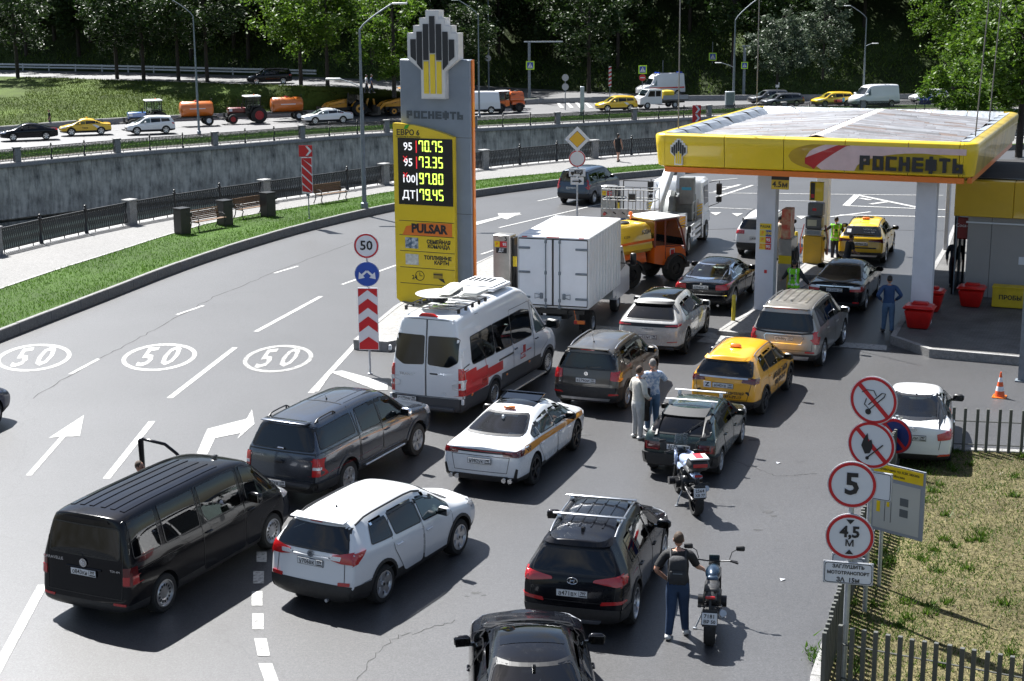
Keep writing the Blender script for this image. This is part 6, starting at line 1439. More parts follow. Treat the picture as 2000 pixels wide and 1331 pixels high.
# station frame: u to the right, v away
SA = radians(23.3); EX = V((cos(SA), -sin(SA), 0)); EY = V((sin(SA), cos(SA), 0)); SO = V((4.8, 50.8, 0))
def S(u, v, z=0): return SO+EX*u+EY*v+V((0, 0, z))
YEL = mat('station_yellow', (.74, .52, .006), .35, coat=.5, var=(.7, .10)); BLK = mat('logo_black', (.010, .012, .018), .35)
GRY = mat('pylon_grey', (.20, .235, .28), .5, .1, var=(1.2, .12)); ORG = mat('station_orange', (.72, .17, .01), .4, coat=.3); WHF = mat('frame_white', (.62, .61, .60), .45, var=(3, .15))
colw = mat('column_white', (.60, .61, .66), .5, var=(1.5, .08)); ss = mat('stainless', (.45, .44, .42), .3, .8, var=(3, .2))
def emblem(parent, loc, h, depth=.12):
 k = h/500; r = link('emblem', None, parent, loc); bpy.data.objects.remove(r)
 st = [(43, 0), (43, 43), (83, 43), (83, 85), (123, 85), (123, 127), (162, 127), (162, 275), (78, 338), (78, 500)]
 poly = [(x*k, (500-y)*k) for x, y in st]; poly = [(-x, z) for x, z in reversed(poly)]+poly
 m = MB(); m.prism(poly, -depth/2, depth/2, 'y'); o = m.build('emblem', WHF, parent, loc=loc)
 m = MB(); m.prism([(x*.94, h/2+(z-h/2)*.965) for x, z in poly], -depth/2-.006*h, -depth/2+.01, 'y'); o2 = m.build('emblem_face', mat('emblem_white', (.66, .65, .64), .4), o)
 for x, y0, y1, cut in ((-122, 163, 285, 24), (-82, 120, 335, 34), (-41, 77, 280, 0), (0, 33, 240, 0), (41, 77, 280, 0), (82, 120, 335, 34), (122, 163, 285, 24)):
  s = 1 if x > 0 else -1; c = cut
  pl_ = [(x-16, y0), (x+16, y0), (x+16, y1-(c if s > 0 else 0)), (x-16, y1-(c if s < 0 else 0))]
  m = MB(); m.prism([(a*k, (500-b)*k) for a, b in pl_], -depth/2-.02*h, -depth/2, 'y'); m.build('emblem_bar', BLK, o)
 for x, y0 in ((-41, 287), (0, 247), (41, 287)):
  m = MB(); m.prism([((x-15)*k, (500-y0)*k), ((x+15)*k, (500-y0)*k), ((x+15)*k, (500-470)*k), ((x-15)*k, (500-470)*k)], -depth/2-.018*h, -depth/2, 'y'); m.build('emblem_bar', yel, o)
 return o
GLY = {'Р': [(0, 0, 0, 1), (0, 1, .9, 1), (.9, 1, .9, .45), (.9, .45, 0, .45)], 'О': [(0, 0, 0, 1), (0, 1, 1, 1), (1, 1, 1, 0), (1, 0, 0, 0)], 'С': [(1, 1, 0, 1), (0, 1, 0, 0), (0, 0, 1, 0)], 'Н': [(0, 0, 0, 1), (1, 0, 1, 1), (0, .5, 1, .5)],
  'Е': [(1, 1, 0, 1), (0, 1, 0, 0), (0, 0, 1, 0), (0, .5, 1, .5)], 'Ф': [(.5, -.12, .5, 1.12), (0, .15, 0, .85), (0, .85, 1, .85), (1, .85, 1, .15), (1, .15, 0, .15)], 'Т': [(0, 1, 1, 1), (.5, 0, .5, 1)], 'Ь': [(0, 1, 0, 0), (0, 0, .9, 0), (.9, 0, .9, .5), (.9, .5, 0, .5)]}
def wordmark(parent, loc, w, h, mt, depth=.03, th=.30, name='letter'):
 s = 'РОСНЕФТЬ'; n = len(s); pitch = w/n; lw = pitch*.84
 for i, ch in enumerate(s):
  m = MB(); t = th*h; x0 = loc[0]-w/2+i*pitch+(pitch-lw)/2
  for a, b, c, d in GLY[ch]:
   X = lambda q: x0+t/2+q*(lw-t); Z = lambda q: loc[2]+t*.42+q*(h-t*.84)
   if abs(a-c) < 1e-6: m.box(((X(a)), loc[1], (Z(b)+Z(d))/2), (t*.92, depth, abs(Z(d)-Z(b))+t*.84))
   else: m.box(((X(a)+X(c))/2, loc[1]+.0015, Z(b)), (abs(X(c)-X(a))+t*.92, depth, t*.80))
  m.build(name, mt, parent)
SEG = {'0': 'abcdef', '1': 'bc', '2': 'abged', '3': 'abgcd', '4': 'fgbc', '5': 'afgcd', '6': 'afgedc', '7': 'abcf', '8': 'abcdefg', '9': 'abcfgd'}
def led(parent, s, x, y, z, h, mt):
 w = h*.45; t = h*.105; m = MB(); cx = x
 for ch in s:
  if ch == '.': m.box((cx-w*.06, y, z+t*.5), (t, .01, t)); cx += w*.30; continue
  g = h*.03
  for q in SEG[ch]:
   if ch == '7' and q == 'f': m.box((cx+t/2, y, z+h*.80), (t*.9, .01, h*.26)); continue
   bx = {'a': (w/2, h-t/2, 1), 'd': (w/2, t/2, 1), 'g': (w/2, h/2, 1), 'f': (t/2, h*.75, 0), 'b': (w-t/2, h*.75, 0), 'e': (t/2, h*.25, 0), 'c': (w-t/2, h*.25, 0)}[q]
   if bx[2]: m.box((cx+bx[0], y, z+bx[1]), (w-t*1.1, .01, t))
   else: m.box((cx+bx[0], y, z+bx[1]), (t, .01, h/2-t*.6))
  cx += w*1.34
 m.build('price_digits', mt, parent)
def pylon():
 o = at(786, 603); r = thing('price_pylon', 'tall grey fuel price pylon with yellow price board and stepped emblem on top', 'price sign', (o.x, o.y, 0), -SA)
 # local x along the face, z up; face at y=0
 def zz(px, py):   # height on the face plane
  p = at(px, py, 0) ; n = V((-EX.y, EX.x, 0)); d = (p-V((0, 0, HH))); k = (V((o.x, o.y, 0))-V((0, 0, HH))).dot(n)/d.dot(n); q = V((0, 0, HH))+d*k; return (q-V((o.x, o.y, 0))).dot(EX), q.z
 slabL, _ = zz(783, 300); slabR, _ = zz(918, 300); _, top = zz(800, 116); _, etop = zz(852, 20); _, ebot = zz(852, 193); exc, _ = zz(850, 100)
 bl, _ = zz(775, 400); br_, _ = zz(891, 400)
 m = MB(); m.box(((slabL+slabR)/2, .20, top/2), (slabR-slabL, .30, top), bev=.03); m.build('pylon_slab', GRY, r, 40)
 m = MB(); m.box((slabR+.02, .24, top/2), (.05, .16, top-.02)); m.build('orange_edge', ORG, r)
 for z in (top*.40, top*.70): m = MB(); m.box(((slabL+slabR)/2+.004, .20, z), (slabR-slabL+.012, .31, .012)); m.build('slab_joint', dark, r)
 emblem(r, (exc, .0, ebot), etop-ebot, .36)
 xw, zw = zz(848, 233); xw2, zw2 = zz(905, 233); x0, _ = zz(792, 226); _, zt = zz(848, 218)
 wordmark(r, ((x0+xw2)/2, .055, zw), xw2-x0, (zt-zw)*1.0, mat('letter_grey', (.06, .075, .09), .5), .05)
 Z = lambda py, px=833: zz(px, py)[1]
 # yellow board with arched top
 pts = [(bl, Z(585)), (bl+.30, Z(598)), (br_, Z(566)), (br_, Z(268, 888))]
 n = 8
 for i in range(n+1): t = i/n; pts.append((br_+(bl-br_)*t, Z(268, 888)+(Z(240, 777)-Z(268, 888))*sin(t*pi/2)**.9))
 m = MB(); m.prism(pts, -.16, .06, 'y'); b = m.build('yellow_board', YEL, r, 30)
 xa, xb = zz(782, 300)[0], zz(888, 300)[0]; w = xb-xa; cx = (xa+xb)/2
 m = MB(); m.box((cx, -.17, (Z(270)+Z(400))/2), (w, .03, Z(270)-Z(400)), bev=.005); m.build('price_panel', mat('display_black', (.008, .008, .009), .25), r)
 grn = mat('led_green', (.62, .92, .10), .5, emis=.7); wl_ = mat('lit_white', (.8, .8, .82), .5, emis=.35); rl = mat('lit_red', (.6, .02, .03), .5, emis=.4)
 for k, (a, t, p) in enumerate((('95', 1, '70.75'), ('95', 1, '73.35'), ('100', 0, '97.80'), ('ДТ', 0, '79.45'))):
  z0 = Z(299+31*k+(1 if k > 1 else 0)); h = (Z(270)-Z(400))/4
  text(a, face((xa+w*.19, -.187, z0+h*.36)), h*.66, wl_, r, ext=.003, bold=.004, xs=.95)
  m = MB(); m.box((xa+w*.345, -.188, z0+h*.38), (.035, .006, h*.72)); m.build('price_divider', rl if t else wl_, r)
  if k in (1, 2): m = MB(); m.cyl((xa+w*.10, -.19, z0+h*.45), (xa+w*.17, -.19, z0+h*.75), .012, n=5); m.cyl((xa+w*.17, -.19, z0+h*.45), (xa+w*.10, -.19, z0+h*.75), .012, n=5); m.build('red_star', rl, r)
  led(r, p, xa+w*.39, -.188, z0+h*.10, h*.66, grn)
 for k in (1, 2, 3): m = MB(); m.box((cx, -.19, Z(270)-(Z(270)-Z(400))*k/4+.03), (w, .012, .02)); m.build('panel_divider', dark, r)
 text('ЕВРО 6', face((zz(801, 262)[0], -.165, Z(260))), .25, ink, r, xs=1.0, bold=.006); text('ЭКОЛОГИЯ И ЭКОНОМИЯ', face((zz(801, 262)[0], -.165, Z(268))), .07, ink, r, xs=1.0)
 m = MB(); x, z = zz(793, 254)[0], Z(253); m.prism([(x, z), (x+.14, z+.02), (x+.22, z+.16), (x+.06, z+.13)], -.175, -.16, 'y'); m.build('leaf', mat('leaf_green', (.05, .35, .02), .5), r)
 for py in (432, 460, 491, 523, 554): m = MB(); m.box((cx, -.163, Z(py)), (w*1.02, .008, .018)); m.build('board_joint', ink, r)
 zc = Z(446); m = MB(); m.prism([(cx-w*.45, zc-.24), (cx-w*.38, zc+.05), (cx-w*.1, zc+.2), (cx+w*.47, zc+.22), (cx+w*.47, zc-.22)], -.175, -.16, 'y'); m.build('orange_plate', ORG, r)
 text('PULSAR', face((cx+w*.05, -.178, zc-.01)), .40, ink, r, xs=.95, bold=.02)
 text('СЕМЕЙНАЯ', face((cx+w*.22, -.165, Z(471))), .17, ink, r, xs=.92, bold=.008); text('КОМАНДА', face((cx+w*.22, -.165, Z(480))), .17, ink, r, xs=.92, bold=.008)
 text('ТОПЛИВНЫЕ', face((cx+w*.20, -.165, Z(502))), .17, ink, r, xs=.92, bold=.008); text('КАРТЫ', face((cx+w*.27, -.165, Z(511))), .17, ink, r, xs=.92, bold=.008)
 m = MB(); m.box((cx-w*.28, -.167, Z(475)), (w*.24, .012, .36)); m.build('picture', mat('picture_blue', (.05, .10, .16), .4, var=(9, .5, (.5, .55, .6))), r)
 m = MB(); m.box((cx-w*.28, -.167, Z(507)), (w*.24, .012, .36)); m.build('card_picture', mat('card_white', (.6, .6, .55), .4, var=(7, .4)), r)
 zc = Z(538); m = MB(); m.lathe([(.17, -.17), (.17, -.163), (.15, -.163), (.15, -.17)], 20, 'y', (cx-w*.14, 0, zc), cap=False); m.box((cx-w*.14, -.168, zc+.05), (.02, .006, .12)); m.box((cx-w*.11, -.168, zc), (.08, .006, .02)); m.build('clock_mark', ink, r)
 text('24', face((cx-w*.24, -.165, zc-.07)), .20, ink, r, bold=.004); m = MB(); m.box((cx+w*.2, -.166, zc+.04), (.34, .006, .20)); m.build('card_mark', mat('ochre', (.35, .24, .02), .5), r); m = MB(); m.box((cx+w*.2, -.17, zc+.08), (.34, .006, .04)); m.prism([(cx+w*.2, zc-.05), (cx+w*.2+.2, zc-.05), (cx+w*.2+.26, zc-.2), (cx+w*.2+.1, zc-.12)], -.172, -.165, 'y'); m.build('hand_mark', ink, r)
pylon()
# forecourt paving and platform
poly_slab('forecourt_paving', [(1130, 652), (1485, 664), (1640, 678), (1742, 682), (1762, 640), (1850, 490), (1880, 452), (1500, 445), (1330, 450), (1180, 560)], .010, pavers, .0, h=.0)
plat = poly_slab('station_platform', [(1739, 656), (1815, 682), (2060, 703), (2060, 440), (1862, 440), (1846, 478)], .26, pavers, .18, granite)
# canopy
def canopy():
 Wd, D = 9.65, 12.3; zb, zt = 4.95, 6.0
 c = at(1276, 262, 6.0)+EX*.2+EY*.2; r = thing('station_canopy', 'flat canopy with yellow fascia and weathered grey roof over the fuel pumps', 'canopy', (c.x, c.y, 0), -SA)
 # fascia pieces front/back/sides with rounded corners
 prof = [(.0, zb), (-.12, zb+.06), (-.20, zt-.35), (-.22, zt-.06), (-.18, zt), (-.04, zt+.03), (.12, zt+.02), (.12, zb)]
 def fascia(L, name, mt, M):
  m = MB(); m.M = M; m.prism([(y, z) for y, z in prof], .01, L-.01, 'x'); return m.build(name, mt, r, 50)
 xs = [0.18, 2.15, 4.05, 5.95, 7.85, 9.35, Wd-.18]
 roofs = mat('roof_sheet', (.15, .155, .17), .6, .2, var=(1.4, .35), dirt=((.085, .035, .022), .95, 2.6), bump=(9, .5))
 nt_ = roofs.node_tree
 for x in list(nt_.nodes):
  if x.type == 'TEX_NOISE' and abs(x.inputs['Scale'].default_value-2.6) < .01:
   mp_ = nt_.nodes.new('ShaderNodeMapping'); mp_.inputs['Scale'].default_value = (.35, 2.4, 1); tcn_ = next(t for t in nt_.nodes if t.type == 'TEX_COORD'); nt_.links.new(tcn_.outputs['Object'], mp_.inputs[0]); nt_.links.new(mp_.outputs[0], x.inputs['Vector'])
 for a, b in zip(xs, xs[1:]): fascia(b-a, 'fascia_panel', YEL, Matrix.Translation((a, 0, 0)))
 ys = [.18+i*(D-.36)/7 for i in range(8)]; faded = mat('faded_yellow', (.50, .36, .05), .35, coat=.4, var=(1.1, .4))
 for a, b in zip(ys, ys[1:]):
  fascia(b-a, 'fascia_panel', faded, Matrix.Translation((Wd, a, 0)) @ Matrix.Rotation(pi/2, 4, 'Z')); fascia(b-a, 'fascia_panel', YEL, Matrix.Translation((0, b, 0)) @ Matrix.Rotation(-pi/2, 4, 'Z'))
 for a, b in zip(xs, xs[1:]): fascia(b-a, 'fascia_panel', YEL, Matrix.Translation((b, D, 0)) @ Matrix.Rotation(pi, 4, 'Z'))
 for x, y, a0 in ((.18, .18, pi), (Wd-.18, .18, 1.5*pi), (Wd-.18, D-.18, 0), (.18, D-.18, .5*pi)):
  m = MB(); n = 6; vs = []
  for k in range(n+1):
   a = a0+k*pi/2/n
   for (yy, z) in prof: q = .18-yy; vs.append((x+cos(a)*q, y+sin(a)*q, z))
  P = len(prof); m.add(vs, [(k*P+j, k*P+(j+1) % P, (k+1)*P+(j+1) % P, (k+1)*P+j) for k in range(n) for j in range(P)]); m.build('corner_panel', YEL, r, 50)
 m = MB()
 for L, M in ((Wd-.3, Matrix.Translation((.15, -.02, 0))), (D-.3, Matrix.Translation((Wd+.02, .15, 0)) @ Matrix.Rotation(pi/2, 4, 'Z'))): m.M = M; m.box((L/2, .03, zb-.08), (L, .14, .17))
 m.M = Matrix(); m.build('orange_strip', ORG, r)
 m = MB(); m.box((Wd/2, D/2, zb+.06), (Wd-.24, D-.24, .08)); m.build('soffit', mat('soffit', (.5, .5, .5), .6), r)
 # pitched sheet roof inside a parapet of folded metal
 rms = [roofs]*8+[ mat('roof_sheet_pale', (.21, .215, .23), .55, .2, var=(2, .3)), mat('roof_sheet_dark', (.085, .085, .09), .6, .2, var=(2, .3)), mat('roof_sheet_rust', (.10, .07, .058), .7, var=(2.5, .4))]
 nsh = 22; x0, x1, xm = .55, Wd-.55, Wd/2+.1; zr = zt-.28; zr2 = zt+.02; yy0, yy1 = .35, D-.35
 m = MB(); m.add([(x0, yy0, zr-.02), (xm, yy0, zr2-.02), (x1, yy0, zr-.02), (x0, yy1, zr-.02), (xm, yy1, zr2-.02), (x1, yy1, zr-.02)], [(0, 1, 4, 3), (1, 2, 5, 4)]); m.build('roof_deck', roofs, r, fix=False)
 for i in range(34):
  y = yy0+(yy1-yy0)*i/34; h = (yy1-yy0)/34
  for sgn, (a, b) in enumerate(((x0, xm-.2), (xm+.2, x1))):
   za = zr if sgn == 0 else zr2-.02; zb_ = zr2-.02 if sgn == 0 else zr; cut = sorted([a, b]+[a+(b-a)*RND.uniform(.1, .9) for _ in range(2)])
   for u0, u1 in zip(cut, cut[1:]):
    if u1-u0 < .05: continue
    z0_, z1_ = za+(zb_-za)*(u0-a)/(b-a), za+(zb_-za)*(u1-a)/(b-a); j = RND.uniform(0, .02); m = MB()
    m.add([(u0, y, z0_+.012), (u1-.01, y, z1_+.012), (u1-.01, y+h*.86, z1_+.065+j), (u0, y+h*.86, z0_+.065+j), (u1-.01, y+h*.87, z1_), (u0, y+h*.87, z0_)], [(0, 1, 2, 3), (3, 2, 4, 5)]); m.build('roof_sheet', RND.choice(rms), r)
 m = MB(); m.add([(xm-.24, yy0, zr2+.01), (xm, yy0, zr2+.06), (xm+.24, yy0, zr2+.01), (xm-.24, yy1, zr2+.01), (xm, yy1, zr2+.06), (xm+.24, yy1, zr2+.01)], [(0, 1, 4, 3), (1, 2, 5, 4)]); m.build('ridge_sheet', mat('ridge_metal', (.38, .37, .36), .5, .3, dirt=((.45, .20, .10), .8, 1.2)), r)
 gal = mat('folded_metal', (.36, .39, .43), .4, .6, var=(2.2, .3), bump=(4, .8))
 for i in range(9):
  y = .2+i*(D-.4)/9; h = (D-.4)/9-.02
  for sx, xa, xb in ((0, .08, .62), (1, Wd-.08, Wd-.62)):
   j = RND.uniform(-.03, .03); m = MB(); m.add([(xa, y, zt+.035), (xa*.5+xb*.5, y, zt+.02+j), (xb, y, zr+.03), (xa, y+h, zt+.035), (xa*.5+xb*.5, y+h, zt-.02+j), (xb, y+h, zr+.05)], [(0, 1, 4, 3), (1, 2, 5, 4)]); m.build('parapet_sheet', gal, r)
 for i in range(7):
  x = .3+i*(Wd-.6)/7; h = (Wd-.6)/7-.02
  m = MB(); m.add([(x, D-.08, zt+.04), (x, D-.5, zr+.06), (x+h, D-.08, zt+.04), (x+h, D-.5, zr+.06)], [(0, 1, 3, 2)]); m.build('parapet_sheet', gal, r)
 # graphics on the front fascia
 fy = -.245
 emblem(r, (.66, fy+.08, zb+.08), .86, .10)
 film = lambda nm, col: mat(nm, col, .4, coat=.3, var=(2.5, .12), dirt=((.45, .10, .12), .15, 1.5))
 U = lambda x: interp([(1275, 0), (1932, Wd)], x)
 def strip_piece(nm, mt, up, lo, x0_, x1_, yo, n=16):
  m = MB(); vs = []
  fz = lambda t: zb+.11+(zt-.16-zb-.11)*t
  fyy = lambda t: interp([(0, -.125), (.06, -.13), (.72, -.205), (1, -.225)], t)
  for k in range(n+1):
   x = x0_+(x1_-x0_)*k/n
   for q in range(5):
    t = lo(k/n)+(up(k/n)-lo(k/n))*q/4; vs.append((x, fyy(t)-yo, fz(t)))
  m.add(vs, [(k*5+q, k*5+5+q, k*5+6+q, k*5+q+1) for k in range(n) for q in range(4)]); return m.build(nm, mt, r, 60)
 el = lambda t: sqrt(max(0, 1-(2*t-1)**2))
 strip_piece('white_sweep', film('pink_white_film', (.66, .52, .52)), lambda t: 1.0, lambda t: max(0, .02+.98*max(0, (t*2.6-1.55))) if t > .6 else 0, 4.85, 9.95, .004) if 0 else None
 strip_piece('gold_disc', film('gold_film', (.42, .27, .01)), lambda t: min(1, .5+.55*sqrt(max(0, 1-(1-t)**2))), lambda t: max(0, .5-.55*sqrt(max(0, 1-(1-t)**2))), 4.2, 5.5, .004)
 strip_piece('white_sweep', film('pink_white_film', (.66, .50, .51)), lambda t: 1.0 if t > .12 else .5+.5*sqrt(t/.12), lambda t: (max(0, .42*(1-t/.10)) if t < .10 else 0.) if t < .36 else min(.76, ((t-.36)/.26)**.55*.76) if t < .62 else .76, 4.75, 9.55, .008, 40)
 strip_piece('red_sweep', film('red_sweep_film', (.42, .015, .02)), lambda t: min(1, .45+.75*t), lambda t: max(0.0, .22-.9*t) if t < .2 else min(.98, .0+1.05*(t-.2)**.8*1.2), 4.72, 6.1, .012, 20)
 strip_piece('olive_disc', film('olive_film', (.34, .26, .004)), lambda t: min(.78, .0+.78*(sqrt(max(0, 1-(1-t/.62)**2)) if t < .62 else sqrt(max(0, 1-((t-.62)/.38)**2)))), lambda t: max(0, .0 if t < .9 else .0+.0), 6.25, 9.55, .010, 40)
 wordmark(r, (7.95, fy+.045, zb+.16), 3.15, .44, BLK, .05, .27)
 # columns
 for nm, px, py, zf, w, d in (('c', 1493, 612, 0, .62, .45), ('c', 1800, 592, 0, .62, .45), ('c', 1604, 487, 0, .5, .5), ('c', 1846, 500, 0, .16, .3)):
  p = at(px, py, zf+(.9 if px == 1800 else 0)); l = r.matrix_basis; q = p-V((c.x, c.y, 0)); u, v = q.dot(EX), q.dot(EY)
  m = MB(); m.box((u, v, (zb+.02)/2), (w, d, zb+.02), bev=.02); m.build('canopy_column', colw, r, 40)
 return r, c
CAN, CO = canopy()
def near_ground(name, label, cat, px, py, z=0, rz=None, group=None):
 p = at(px, py, z); return thing(name, label, cat, (p.x, p.y, z), -SA if rz is None else rz, group)
# price stickers and signs on the near column
p = at(1492, 440, 3.0)
r = thing('fuel_price_sticker', 'yellow red and blue fuel grade stickers on the near white canopy column', 'sticker', (0, 0, 0), 0)
cc = at(1493, 612); fz = cc-EY*.235
r.location = (fz.x, fz.y, 0); r.rotation_euler[2] = -SA
for k, (a, b_, ca, cb, cc_) in enumerate((('PULSAR', '', YEL, YEL, ink), ('P', '100', YEL, mat('sticker_blue', (.03, .07, .25), .4), yel), ('P', '95', YEL, redp, whites), ('ДТ', '95', YEL, redp, whites))):
 z = 2.94-k*.22; m = MB(); m.box((-.08, -.006, z), (.20, .01, .2)); m.build('sticker', ca, r); m = MB(); m.box((.11, -.006, z), (.18, .01, .2)); m.build('sticker', cb, r)
 if b_: text(a, face((-.08, -.014, z)), .15, ORG, r, bold=.004); text(b_, face((.11, -.014, z)), .14, cc_, r, bold=.004)
 else: text(a, face((.0, -.014, z)), .10, ink, r, bold=.004)
m = MB(); m.box((.05, -.006, 1.45), (.09, .01, .11)); m.build('sticker', redp, r)
q = at(1524, 353, 4.6); r = thing('clearance_sign', 'small yellow and black board with 4.5 metre clearance hanging from the canopy', 'sign', (q.x, q.y, 4.6), -SA)
m = MB(); m.box((0, 0, -.13), (.56, .04, .30)); m.build('sign_board', mat('ochre_board', (.62, .42, .03), .5), r); m = MB(); m.box((0, 0, .09), (.56, .042, .14)); m.build('sign_head', ink, r); text('4.5м', face((0, -.025, -.13)), .25, ink, r, bold=.006)
m = MB(); m.cyl((0, 0, .1), (0, 0, .45), .015, n=6); m.build('hanger', dark, r)
# fire extinguisher, bollards
r = near_ground('fire_extinguisher', 'red fire extinguisher at the foot of the near canopy column', 'extinguisher', 1480, 612, 0)
m = MB(); m.lathe([(.09, 0), (.10, .03), (.10, .5), (.06, .58), (.03, .60), (.03, .66), (0, .67)], 14); m.build('cylinder', mat('extinguisher_red', (.42, .012, .01), .3, coat=.6), r, 40); m = MB(); m.tube([(0, 0, .64), (-.12, 0, .6), (-.14, 0, .3)], .015, 6); m.box((0, 0, .68), (.12, .03, .03)); m.build('hose', dark, r)
for px, py, lb in ((1432, 635, 'yellow bollard left of the near canopy column'), (1554, 500, 'yellow bollard before the middle fuel pump'), (1606, 516, 'yellow bollard right of the litter bin by the pump')):
 r = near_ground('bollard', lb, 'bollard', px, py, 0, group='yellow bollards at the pumps'); m = MB(); m.lathe([(.065, 0), (.065, .95), (.05, .98), (0, .985)], 12); m.build('post', mat('bollard_yellow', (.62, .48, .03), .5, dirt=((.2, .17, .1), .5, 6)), r, 40); m = MB(); m.lathe([(.10, 0), (.10, .02), (0, .02)], 12); m.build('foot_plate', dark, r)
poly_slab('pump_island', [(1400, 668-22), (1440, 650), (1530, 650), (1620, 560), (1590, 548), (1480, 600), (1430, 626)], .15, conc)
poly_slab('pump_island', [(1545, 535), (1625, 540), (1660, 500), (1600, 492)], .15, conc)
poly_slab('pump_island', [(950, 590), (1010, 592), (1060, 560), (1000, 545)], .34, conc)
# pumps
def hose(r, pts, mt=None, rad=.02): m = MB(); m.tube(pts, rad, 6); m.build('hose', mt or dark, r, 60)
def nozzle(r, p, mt): m = MB(); m.box(p, (.06, .16, .12), bev=.02); m.tube([V(p)+V((0, -.05, 0)), V(p)+V((0, -.2, -.06))], .014, 5); m.build('nozzle', mt, r, 50)
def pump(name, label, px, py, num, w=.75, z=0., kind=0):
 r = near_ground(name, label, 'fuel pump', px, py, z); r.location.z = z
 if kind == 0:
  m = MB(); m.box((0, 0, 1.12), (w, .5, 2.24), bev=.02); m.build('cabinet', ss, r, 40); m = MB(); m.box((w/2+.05, .1, 1.1), (.1, .42, 2.1), bev=.01); m.build('hose_bay', dark, r)
  m = MB(); m.box((0, -.26, 1.93), (w*.62, .012, .20)); m.build('grade_panel', redp, r); m = MB(); m.box((-.15, -.266, 1.93), (w*.3, .012, .20)); m.build('grade_panel', YEL, r); m = MB(); m.box((0, -.262, 1.72), (w*.62, .012, .18)); m.build('grade_panel', ink, r)
  text(num, face((w*.27, -.255, 2.12)), .22, ink, r, bold=.006); text('95', face((.12, -.272, 1.93)), .14, whites, r, bold=.004); text('P', face((-.15, -.275, 1.93)), .14, ORG, r, bold=.004); text('ДТ', face((0, -.27, 1.72)), .14, whites, r, bold=.004)
  for k in range(3): hose(r, [(w/2+.10, .0+.08*k-.08, 1.9), (w/2+.16, .08*k-.08, 1.0), (w/2+.12, .08*k-.08, .25), (w/2+.13, .08*k-.06, .9)])
  m = MB(); m.box((w/2+.12, -.12, 1.35), (.12, .05, .34), rx=.0); m.build('hang_tag', yel, r)
 else:
  m = MB(); m.box((0, 0, .55), (w, .5, 1.1), bev=.03); m.build('cabinet', mat('pump_yellow', (.66, .38, .02), .4, dirt=((.2, .16, .1), .3, 4)), r, 40)
  m = MB(); m.box((0, .02, 1.22), (w*.9, .42, .26), bev=.02); m.build('display_neck', ss, r, 40); m = MB(); m.box((0, -.195, 1.22), (w*.7, .012, .14)); m.build('display', mat('lcd', (.25, .28, .30), .2), r)
  m = MB(); m.box((0, 0, 1.60), (.62, .45, .46), bev=.03); m.build('upper_box', mat('pump_grey', (.11, .115, .12), .45, .3, var=(4, .2)), r, 40); m = MB(); m.box((-.05, -.23, 1.6), (.36, .012, .24)); m.build('notice', mat('notice_cream', (.55, .52, .38), .5), r)
  m = MB(); m.box((.05, 0, 2.12), (.58, .42, .50), bev=.03); m.build('upper_box', MATS['pump_grey'], r, 40); m = MB(); m.box((.02, -.215, 2.12), (.15, .012, .10)); m.build('notice', redp, r)
  for k, (x, mt_) in enumerate(((-.42, MATS['extinguisher_red']), (.42, dark), (.46, MATS['extinguisher_red']))): hose(r, [(x*.95, .0, 1.5), (x*1.25, -.05, .9), (x*1.2, -.05, .35), (x*1.02, -.05, .6)], mt_)
  nozzle(r, (-.42, -.05, 1.0), dark); nozzle(r, (.42, -.05, 1.0), dark)
 return r
pump('fuel_pump', 'stainless fuel pump number 5 left of the white box truck', 986, 585, '5', .62, .3)
pump('fuel_pump', 'fuel pump number 6 behind the box truck roof', 1190, 462, '6', .62, 0)
pump('fuel_pump', 'yellow fuel pump with two grey boxes stacked above it, by the middle column', 1588, 514, '', .72, .12, 1)
def side_pump():
 r = near_ground('fuel_pump', 'stainless fuel pump just right of the near canopy column', 'fuel pump', 1535, 588, .12)
 m = MB(); m.box((0, 0, 1.1), (.45, .9, 2.2), bev=.02); m.build('cabinet', ss, r, 40); m = MB(); m.box((0, -.1, 2.7), (.3, .6, 1.0), bev=.01); m.build('advert_panel', mat('advert_peach', (.62, .42, .26), .4, var=(3, .5, (.6, .08, .05))), r)
 m = MB(); m.box((.02, -.46, 1.5), (.44, .02, .28)); m.build('grade_panel', YEL, r); m = MB(); m.box((.25, .0, 1.0), (.1, .7, 1.6), bev=.01); m.build('hose_bay', dark, r)
 for k in range(3): hose(r, [(.3, -.25+.2*k, 1.9), (.42, -.25+.2*k, 1.0), (.36, -.25+.2*k, .3), (.34, -.2+.2*k, .9)])
 m = MB(); m.box((.22, -.5, .6), (.2, .12, 1.1), bev=.02); m.build('yellow_guard', MATS['bollard_yellow'], r)
side_pump()
# pump island sign board hanging near the middle column
q = at(1596, 362, 4.3); r = thing('pump_number_sign', 'yellow pump number lightbox at the top of the middle column', 'sign', (q.x, q.y, 4.1), -SA); m = MB(); m.box((0, 0, 0), (.45, .12, .62), bev=.02); m.build('light_box', YEL, r); m = MB(); m.box((-.12, -.065, 0), (.14, .012, .56)); m.build('grade_strip', ink, r); m = MB(); m.box((-.12, -.07, -.15), (.10, .012, .12)); m.build('grade_strip', redp, r); m = MB(); m.box((0, .15, .0), (.05, .2, .05)); m.build('bracket', dark, r)
# litter bin at the pump
r = near_ground('litter_bin', 'beige cylindrical litter bin in front of the yellow pump', 'bin', 1588, 520, .0); m = MB(); m.lathe([(.22, 0), (.22, .86), (.20, .88), (0, .86)], 20); m.build('bin_body', mat('bin_beige', (.19, .17, .14), .6, bump=(50, .4)), r, 40); m = MB(); m.lathe([(.235, .74), (.24, .90), (.21, .92), (.15, .90)], 20, cap=False); m.build('bin_liner', dark, r, 40)
m = MB(); m.box((0, -.0, 1.12), (.42, .2, .34), bev=.03); m.build('napkin_box', dark, r); m = MB(); m.lathe([(.1, 0), (.1, .14), (0, .16)], 12, c=(0, 0, 1.28)); m.build('dispenser', dark, r)
